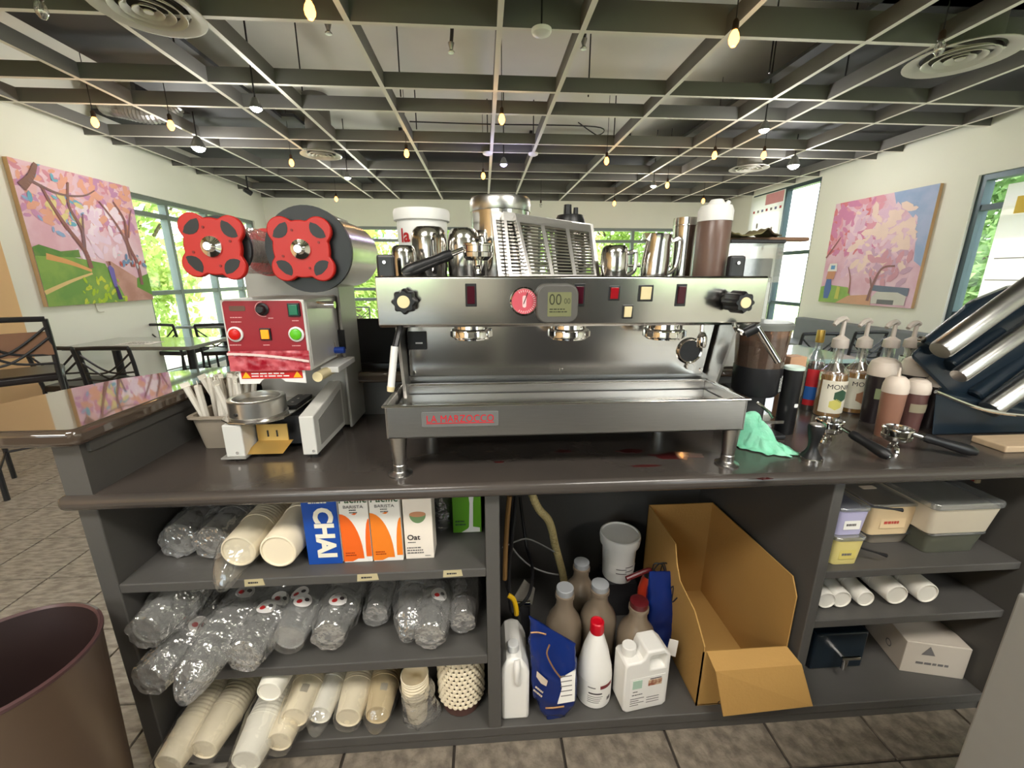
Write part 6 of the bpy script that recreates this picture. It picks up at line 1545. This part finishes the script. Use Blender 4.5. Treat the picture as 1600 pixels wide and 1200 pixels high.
# ================================================================ paintings
def painting(label, loc, W, H, M, seed, spec):
    """canvas in local (u along width, v up); M maps (x right, y up, z out of the wall)"""
    rg = random.Random(seed)
    t = thing('painting', label, 'painting', loc)
    MB().box(0, W, 0, H, -.04, 0, M).build('canvas', mat('canvas_edge_wood', S(214, 176, 132), .7), t, smooth=0, bevel=.002)
    lay = [0.0004]
    def poly(pts, col, nm='paint_area', c2=None, sc=5):
        lay[0] += .0003; key = 'paint_%d_%d_%d' % col + ('' if not c2 else '_%d' % c2[0])
        MB().prism([(x*W, y*H) for x, y in pts], .0003, M @ T(0, 0, lay[0] - .0003)).build(nm, mat(key, S(*col), .7, 0, .1, sc, col2=S(*c2) if c2 else None, detail=6), t, smooth=0)
    def dabs(n, box, cols, size, nm='brush_dabs'):
        for ci, col in enumerate(cols):
            lay[0] += .0005; b = MB()
            for _ in range(n):
                x = rg.uniform(box[0], box[1]); y = rg.uniform(box[2], box[3]); s_ = size*rg.uniform(.5, 1.3); a = rg.uniform(0, 3.14)
                q = []; zo = _*4e-6
                for k in range(6):
                    an = k*1.047; ex = s_*math.cos(an); ey = s_*.45*math.sin(an)
                    X = x + ex*math.cos(a) - ey*math.sin(a); Y = y + (ex*math.sin(a) + ey*math.cos(a))*W/H
                    q.append((min(1, max(0, X))*W, min(1, max(0, Y))*H, lay[0] + zo))
                b.add(q, [tuple(range(6))], M)
            b.build(nm, mat('paint_%d_%d_%d' % col, S(*col), .7, 0, .1, 5), t, smooth=0, kind='stuff')
    def stroke(pts, w, col):
        lay[0] += .0003; b = MB(); ps = [Vector((x*W, y*H, lay[0])) for x, y in pts]; ps = bez(ps, 5); n = len(ps)
        for i in range(n - 1):
            d = (ps[i+1] - ps[i]).normalized(); pr = Vector((-d.y, d.x, 0)); w0 = w*(1 - .6*i/n); w1 = w*(1 - .6*(i+1)/n)
            b.add([ps[i] + pr*w0, ps[i+1] + pr*w1, ps[i+1] - pr*w1, ps[i] - pr*w0], [(0, 1, 2, 3)], M)
        b.build('painted_branch', mat('paint_%d_%d_%d' % col, S(*col), .7, 0, .1, 5), t, smooth=0)
    spec(poly, dabs, stroke)
    return t
def specL(poly, dabs, stroke):
    poly([(0, 0), (1, 0), (1, 1), (0, 1)], (226, 178, 196), c2=(240, 208, 222), sc=3)
    dabs(60, (0, 1, .6, 1), [(218, 150, 168), (236, 190, 196), (206, 150, 190), (232, 170, 150)], .05)
    dabs(25, (.3, .8, .38, .75), [(246, 226, 240), (240, 214, 236)], .06)
    dabs(10, (.03, .5, .5, 1), [(150, 176, 216), (120, 180, 206)], .035)
    dabs(14, (.18, .45, .6, .8), [(228, 210, 150)], .04)
    poly([(0, 0), (.8, 0), (.62, .16), (.56, .32), (.3, .36), (0, .36)], (146, 180, 92), c2=(118, 160, 84), sc=4)
    poly([(.70, 0), (1, 0), (1, .12), (.62, .34), (.57, .34)], (206, 160, 150), c2=(188, 140, 128), sc=5)
    poly([(.84, .12), (1, .04), (1, .24), (.86, .2)], (110, 160, 70))
    poly([(0, .36), (.35, .36), (.35, .42), (.2, .40), (.05, .44), (0, .42)], (92, 140, 70), c2=(126, 152, 84))
    stroke([(0, .10), (.22, .18), (.42, .24)], .02, (230, 200, 140)); stroke([(.08, .36), (.25, .32), (.42, .26)], .03, (226, 168, 110))
    dabs(16, (.3, .7, 0, .2), [(206, 216, 80), (176, 206, 60)], .03)
    stroke([(.42, .28), (.40, .42), (.30, .58), (.22, .74), (.18, .86)], .026, (150, 104, 100)); stroke([(.40, .42), (.42, .58), (.36, .74), (.40, .92)], .02, (150, 110, 104)); stroke([(.40, .44), (.44, .62), (.46, .70)], .014, (140, 110, 120))
    stroke([(.90, .14), (.90, .32), (.84, .52), (.86, .70), (.78, .84)], .022, (150, 104, 104)); stroke([(.84, .30), (.83, .5), (.76, .66), (.64, .82)], .018, (156, 112, 110)); stroke([(.86, .55), (.92, .72), (.96, .8)], .012, (156, 110, 110))
    stroke([(.04, .82), (.12, .90), (.18, 1.0)], .04, (140, 104, 96)); stroke([(.10, .88), (.3, .82), (.5, .84), (.62, .90)], .012, (140, 110, 110))
    poly([(.595, .12), (.625, .12), (.63, .28), (.60, .31), (.575, .29), (.585, .2)], (120, 110, 186), 'painted_figure'); poly([(.61, .02), (.65, .02), (.63, .13), (.60, .13)], (80, 60, 120), 'painted_figure'); poly([(.590, .31), (.61, .31), (.61, .34), (.592, .34)], (130, 80, 80), 'painted_figure')
    dabs(8, (.7, 1, .3, .4), [(206, 210, 220), (196, 90, 80), (120, 150, 190)], .025)
M_L = Matrix(((0, 0, 1, 0), (1, 0, 0, 0), (0, 1, 0, 0), (0, 0, 0, 1)))          # x->+y, y->+z, z->+x
painting('large painting of pink blossom trees, green lawn and a lone figure on a path', (LXW + .042, 4.20, 1.115), 1.27, 1.265, M_L, 3, specL)
def specR(poly, dabs, stroke):
    poly([(0, 0), (1, 0), (1, 1), (0, 1)], (222, 176, 196), c2=(236, 204, 220), sc=3)
    poly([(.62, 1), (1, 1), (1, .35), (.93, .4), (.90, .62), (.84, .76), (.74, .86), (.66, .9)], (156, 176, 214), c2=(174, 186, 220))
    dabs(50, (0, .55, .5, 1), [(218, 130, 140), (226, 160, 180), (214, 140, 180)], .06)
    dabs(50, (.25, .88, .3, .88), [(236, 206, 220), (226, 190, 214), (240, 214, 206)], .06)
    dabs(20, (.5, .9, .2, .5), [(206, 170, 196), (214, 160, 176)], .05)
    poly([(0, 0), (.42, 0), (.34, .16), (.12, .18), (0, .16)], (140, 180, 96), c2=(160, 190, 110)); poly([(.22, 0), (.62, 0), (.60, .10), (.36, .08)], (214, 168, 140))
    poly([(.60, .14), (.95, .10), (.95, .17), (.6, .19)], (120, 130, 150))
    stroke([(.58, .04), (.60, .18), (.66, .34), (.78, .36)], .022, (150, 112, 112)); stroke([(.60, .16), (.56, .26)], .016, (150, 116, 116)); stroke([(.0, .46), (.1, .6), (.14, .66)], .012, (160, 110, 110)); stroke([(.36, .10), (.35, .24), (.30, .36)], .012, (166, 120, 110))
    poly([(.06, .04), (.12, .04), (.14, .14), (.12, .24), (.06, .24), (.05, .14)], (94, 120, 176), 'painted_figure'); poly([(.05, .24), (.15, .24), (.16, .32), (.06, .32)], (206, 150, 120), 'painted_figure'); poly([(.05, .32), (.17, .32), (.16, .40), (.07, .40)], (236, 232, 230), 'painted_figure'); poly([(.09, .34), (.14, .34), (.14, .38), (.09, .38)], (110, 160, 210), 'painted_figure'); poly([(.20, .04), (.25, .04), (.25, .16), (.21, .17)], (206, 206, 110), 'painted_figure')
    poly([(.62, .02), (.94, .02), (.94, .10), (.86, .13), (.66, .13), (.62, .08)], (214, 212, 206), 'painted_car'); poly([(.68, .02), (.84, .02), (.84, .06), (.68, .06)], (126, 128, 130), 'painted_car')
M_R = Matrix(((0, 0, -1, 0), (-1, 0, 0, 0), (0, 1, 0, 0), (0, 0, 0, 1)))         # x->-y, y->+z, z->-x
painting('large painting of a big pink blossom tree with a white car below', (RXW - .042, 5.88, 1.03), 1.36, 1.32, M_R, 9, specR)
# thin picture wire below the left painting
o = MB().tube(bez([(LXW + .01, 4.72, 1.115), (LXW + .012, 4.73, 1.03), (LXW + .012, 4.80, 1.02)]), .004, 6).build('dangling_wire', mat('pale_wire', S(196, 190, 176), .5), None); tag(o, 'short pale wire dangling below the path painting', 'wire')
# ================================================================ furniture in the room
M_SEAT = mat('dark_vinyl_seat', S(40, 34, 34), .35, 0, .1)
def make_chair(name, hs=.44, hb=.81):
    t = thing(name, 'chair', 'chair')
    w = .185
    for sx in (-1, 1):
        MB().tube([(sx*w, -.19, 0), (sx*w, -.18, hs - .02)], .014, 8).build('leg', BLACKM, t)
        MB().tube([(sx*(w + .005), .24, 0), (sx*w, .19, hs), (sx*w, .20, hs + .06)], .015, 8).build('leg', BLACKM, t)
        MB().tube(bez([(sx*w, .20, hs + .05), (sx*(w + .005), .22, hs + .22), (sx*(w + .005), .245, hb)]), .015, 8).build('back_post', BLACKM, t)
    MB().box(-w - .02, w + .02, -.22, .20, hs - .02, hs + .035).build('seat', M_SEAT, t, smooth=30, bevel=.018)
    MB().tube(bez([(-w - .005, .245, hb), (0, .255, hb + .006), (w + .005, .245, hb)]), .017, 8).build('top_rail', BLACKM, t)
    for sx in (-1, 1):
        MB().tube(bez([(sx*w, .243, hb - .05), (0, .242, hb - .20), (-sx*w, .225, hs + .16)]), .008, 6).build('cross_bar', BLACKM, t)
        MB().tube(bez([(sx*w, .238, hb - .12), (0, .245, hb - .26), (-sx*w, .215, hs + .10)]), .008, 6).build('cross_bar', BLACKM, t)
    for a, b in (((-w, -.185, .2), (w, -.185, .2)), ((-w, -.185, .2), (-w, .22, .2)), ((w, -.185, .2), (w, .22, .2))):
        MB().cyl(a, b, .008, n=6).build('stretcher', BLACKM, t)
    return t
ch0 = make_chair('cross_back_chair')
def put_chair(src, first, label, loc, rz, group='black cross back chairs'):
    o = src if first else copy_tree(src)
    o.location = loc; o.rotation_euler = (0, 0, R(rz)); tag(o, label, 'chair', group); return o
def top_at(px, py, hb): p = PZ(px, py, hb); return p.x, p.y
for n_, (px, py, rz, dx, lab) in enumerate((
        (76, 545, 178, 0, 'black cross back chair next to the bar stool by the path painting'),
        (150, 545, 184, .03, 'black cross back chair next to the long table by the path painting'),
        (258, 508, 170, -.04, 'black cross back chair before the window behind the long table'),
        (320, 508, 190, .04, 'black cross back chair between the window and the sealing machine'),
        (1283, 522, 180, 0, 'black cross back chair by the grey bench behind the syrup bottles'),
        (1352, 520, 184, .06, 'black cross back chair behind the pump bottles by the grey bench'),
        (1203, 512, 150, 0, 'black cross back chair under the window banner'))):
    x, y = top_at(px, py, .81); put_chair(ch0, n_ == 0, lab, (x + dx, y + .25, 0), rz)
st0 = make_chair('bar_stool', .74, 1.13)
MB().box(-.19, .19, .215, .235, .90, 1.05).build('back_pad', mat('tan_back_pad', S(150, 110, 84), .6), st0, smooth=0)
x, y = top_at(-2, 502, 1.13); tag(st0, 'tall black bar stool with cross back beside the tan wall', 'stool'); st0.location = (x - .164, y + .18, 0); st0.rotation_euler = (0, 0, R(222))
def table(label, corners, z=.75, m=None, legs=1):
    cs = [Vector((a, b, 0)) for a, b in corners]; c = sum(cs, Vector())/len(cs)
    t = thing('cafe_table', label, 'table', (c.x, c.y, 0), group='cafe tables')
    MB().prism([(p.x - c.x, p.y - c.y) for p in cs], .035, T(0, 0, z - .035)).build('table_top', m or mat('glossy_grey_table', S(128, 130, 124), .12, 0, .05, 6, coat=.6), t, smooth=0, bevel=.006)
    L = max((a - b).length for a, b in zip(cs, cs[1:]))
    for dx in ((0,) if legs == 1 else (-L*.3, L*.3)):
        MB().cyl((dx, 0, .03), (dx, 0, z - .035), .035, n=14).build('pedestal', BLACKM, t)
        MB().box(dx - .28, dx + .28, -.035, .035, 0, .03).build('foot', BLACKM, t, smooth=0); MB().box(dx - .035, dx + .035, -.28, .28, 0, .03).build('foot', BLACKM, t, smooth=0)
    return t
fr = PZ(278, 546, .75) + Vector((0, .15, 0)); br = PZ(328, 533, .75) + Vector((.03, .15, 0))
tb1 = table('long grey cafe table beside the path painting', [(-3.95, fr.y + .05), (fr.x, fr.y), (br.x, br.y + .15), (-3.95, br.y + .2)], legs=2)
p = PZ(235, 536, .752); t = thing('paper_menu', 'white paper menu lying on the long grey table', 'menu', (p.x - .1, p.y, .7505)); MB().box(-.16, .16, -.10, .10, 0, .002).build('sheet', M_PLBL, t, smooth=0); fine_print(t, T(0, 0, .0021), .24, .15, 6, M_TGRY)
p = PZ(330, 508, .75); table('grey cafe table before the left window', [(p.x - .4, p.y - .1), (p.x + .4, p.y - .1), (p.x + .4, p.y + .6), (p.x - .4, p.y + .6)])
p = PZ(1232, 548, .75); table('teal topped cafe table behind the coffee grinder', [(p.x - .45, p.y - .4), (p.x + .35, p.y - .4), (p.x + .35, p.y + .3), (p.x - .45, p.y + .3)], m=mat('pale_teal_table', S(176, 206, 206), .12, 0, .05, 6, coat=.6))
# wall bench at the right
t = thing('wall_bench', 'grey upholstered wall bench under the blossom tree painting', 'bench', (4.7, 5.0, 0))
M_BEN = mat('grey_upholstery', S(128, 132, 136), .6, 0, .05)
MB().box(4.78, 4.925, 3.2, 6.15, .42, .78).build('bench_back', M_BEN, t, smooth=0, bevel=.02, w=True)
MB().box(4.40, 4.925, 3.2, 6.15, .34, .46).build('bench_seat', M_BEN, t, smooth=0, bevel=.02, w=True)
MB().box(4.46, 4.92, 3.25, 6.10, 0, .34).build('bench_base', BLACKM, t, smooth=0, w=True)
# window banner and posters
t = thing('window_banner', 'tall white vinyl banner with pink header hanging in the window', 'banner', (4.90, 7.4, .95))
MB().box(-.003, .003, -.42, .45, 0, 1.80).build('banner_sheet', M_BAN, t, smooth=0)
MB().box(-.005, -.0032, -.40, .05, 1.62, 1.79).build('header_print', mat('banner_pink', S(236, 170, 176), .7), t, smooth=0)
for k in range(7): MB().box(-.005, -.0032, -.38 + .115*k, -.33 + .115*k, 1.52, 1.56).build('row_print', mat('banner_mark_%d' % (k % 3), S(*((200, 90, 90), (120, 120, 160), (150, 140, 140))[k % 3]), .7), t, smooth=0)
for (yy, zz) in ((-.2, 1.2), (.05, 1.05), (-.05, .92), (.2, 1.3), (-.3, .7)): MB().prism(rounded(.05, .09, .02), .0016, T(-.0035, yy, zz) @ M_R).build('small_print', mat('banner_grey', S(176, 170, 172), .7), t, smooth=0)
MB().lathe([(.03, 0), (.055, 0)], 18, T(-.0042, -.10, .52) @ RY(-90)).build('round_print', mat('banner_orange', S(214, 150, 120), .7), t, smooth=0)
t = thing('taped_posters', 'white poster with a yellow square taped inside the window', 'poster', (4.90, 3.6, 1.0))
MB().box(-.002, .002, -.55, .30, .05, 1.22).build('poster_sheet', M_BAN, t, smooth=0)
MB().box(-.004, -.0022, .02, .20, .95, 1.10).build('yellow_square', mat('poster_yellow', S(240, 206, 90), .7), t, smooth=0)
for (a, b, c, d) in ((-.5, -.1, .80, .82), (-.45, .25, .55, .56), (-.2, -.19, .1, .9), (-.5, .28, .35, .36)): MB().box(-.004, -.0022, a, b, c, d).build('poster_line', MATS['banner_grey'], t, smooth=0)
# ================================================================ outdoors
M_LAWN = mat('sunny_lawn', S(136, 170, 92), .9, 0, 0, 3, col2=S(166, 190, 116), detail=8)
M_PAVE = mat('pale_pavement', S(196, 190, 178), .85, 0, .05, 2)
g = MB().box(-60, 60, -30, 70, -.35, -.30).build('ground', M_LAWN, smooth=0); tag(g, kind='structure')
for nm, a in (('terrace_left', (-7.0, LXW - .16, -4, 14)), ('terrace_right', (RXW + .16, 8.5, -4, 14)), ('terrace_back', (LXW - .15, RXW + .15, BYW + .16, 12.0))):
    tag(MB().box(a[0], a[1], a[2], a[3], -.30, -.13).build(nm, M_PAVE, smooth=0), kind='structure')
LEAVES = [leafmat('fresh_leaves', S(134, 168, 84), S(196, 208, 132)), leafmat('mid_green_leaves', S(104, 142, 88), S(158, 182, 126)), leafmat('yellow_green_leaves', S(170, 190, 92), S(220, 218, 128))]
M_BARK = mat('brown_bark', S(92, 76, 62), .9, 0, .2, 8)
def tree_mesh(seed, h, rx, n=5200, low=.22):
    rg = random.Random(seed); b = MB(); cl = [(rg.uniform(-.6, .6)*rx, rg.uniform(-.6, .6)*rx, h*rg.uniform(low + .12, .92), rx*rg.uniform(.3, .55)) for _ in range(16)]
    for i in range(n):
        c = cl[i % 16]; d = Vector((rg.gauss(0, 1), rg.gauss(0, 1), rg.gauss(0, .8))); d = d.normalized()*c[3]*(.55 + .5*rg.random())
        p = Vector(c[:3]) + d; s_ = .095*rg.uniform(.6, 1.4)
        a = Vector((rg.gauss(0, 1), rg.gauss(0, 1), rg.gauss(0, 1))).normalized(); u = a.orthogonal().normalized(); w = a.cross(u)
        b.add([p - u*s_, p + w*s_*.5, p + u*s_, p - w*s_*.5], [(0, 1, 2, 3)])
    me = b.mesh('foliage', 0); tr = MB().tube([(0, 0, 0), (.05, .02, h*.3), (0, 0, h*.7)], [.16, .12, .05], 10)
    for k in range(5):
        a = k*1.3; tr.tube([(0, 0, h*(.28 + .08*k)), (rx*.3*math.cos(a), rx*.3*math.sin(a), h*(.45 + .08*k)), (rx*.55*math.cos(a), rx*.55*math.sin(a), h*(.58 + .07*k))], [.06, .04, .015], 6)
    return me, tr.mesh('trunk', 40)
kinds = [tree_mesh(1, 6.5, 2.6), tree_mesh(2, 5.5, 2.3, low=.1), tree_mesh(3, 2.4, 1.5, 2600, low=-.05)]
TREES = [(-8.5, 5.2, 0, 2, 'yellow green tree outside the left window nearest the painting'), (-10.5, 8.5, 1, 1, 'mid green tree outside the left window behind the yellow green tree'), (-8.8, 11.5, 0, 0, 'fresh green tree outside near the far corner of the left window'), (-13, 13, 1, 1, 'tall mid green tree far outside the left window'),
         (-4.5, 15.5, 0, 2, 'yellow green tree outside the back window beside the sealing machine'), (-1.2, 17.5, 1, 0, 'fresh green tree outside the back window behind the bucket'), (2.6, 15.5, 0, 0, 'fresh green tree outside the back window behind the upside-down jug'), (5.2, 17.5, 1, 0, 'fresh green tree outside the back window behind the tumbler'), (8.5, 16, 0, 1, 'mid green tree beyond the far corner'),
         (9.8, 8.3, 1, 1, 'mid green tree outside the banner window'), (9.5, 3.6, 0, 1, 'mid green tree outside the poster window'), (-6.5, 20, 1, 1, 'distant mid green tree behind the back lawn')]
for i, (x, y, k, lm, lab) in enumerate(TREES):
    t = thing('tree', lab, 'tree', (x, y, -.30), rnd.uniform(0, 6), 'trees outside')
    me = kinds[k][0].copy(); me.materials.append(LEAVES[lm]); f = bpy.data.objects.new('foliage', me); COL.objects.link(f); f.parent = t
    if len(kinds[k][1].materials) == 0: kinds[k][1].materials.append(M_BARK)
    f = bpy.data.objects.new('trunk', kinds[k][1]); COL.objects.link(f); f.parent = t
for i, (x, y, lm, lab) in enumerate([(-7.6, 6.4, 1, 'low green shrub outside the left window by the mullions'), (-7.4, 9.4, 0, 'fresh green shrub beyond the left window'), (-3.2, 13.2, 0, 'fresh green shrub on the lawn behind the back window'), (3.4, 13.2, 0, 'fresh green shrub on the lawn behind the jugs'), (7.6, 7.0, 1, 'low green shrub under the banner window')]):
    t = thing('shrub', lab, 'shrub', (x, y, -.30), i*1.1, 'shrubs outside')
    me = kinds[2][0].copy(); me.materials.append(LEAVES[lm]); f = bpy.data.objects.new('foliage', me); COL.objects.link(f); f.parent = t
    MB().cyl((0, 0, 0), (0, 0, 1.2), .05, n=8).build('stem', M_BARK, t)
# pale building across the street at the right
t = thing('pale_building', 'pale sunlit building across the street outside the right windows', 'building', (15, 4, -.3))
MB().box(-.2, 4, -9, 12, 0, 6).build('facade', mat('pale_stucco', S(226, 226, 224), .8, 0, .03), t, smooth=0)
MB().box(-.4, 4.2, -9.2, 12.2, 6, 6.3).build('roof_edge', M_FRAME, t, smooth=0)
for k in range(5):
    w_ = MB().box(-.26, -.18, -7.5 + 4*k, -5.3 + 4*k, 1.0, 2.8).build('window', M_FRAME_R, t, smooth=0)
    MB().box(-.28, -.24, -7.4 + 4*k, -5.4 + 4*k, 1.1, 2.7).build('pane', mat('far_pane', S(150, 176, 190), .1), w_, smooth=0)
# patio chairs outside
for (x, y, rz, lab) in ((-5.6, 6.1, 90, 'black cross back chair on the terrace outside the left window'), (-2.75, 9.7, 20, 'black cross back chair on the terrace outside the back window')):
    put_chair(ch0, False, lab, (x, y, -.13), rz, 'chairs on the terrace')
t = table('grey terrace table outside the left window', [(-6.3, 6.6), (-5.5, 6.6), (-5.5, 7.3), (-6.3, 7.3)]); t.location.z = -.13
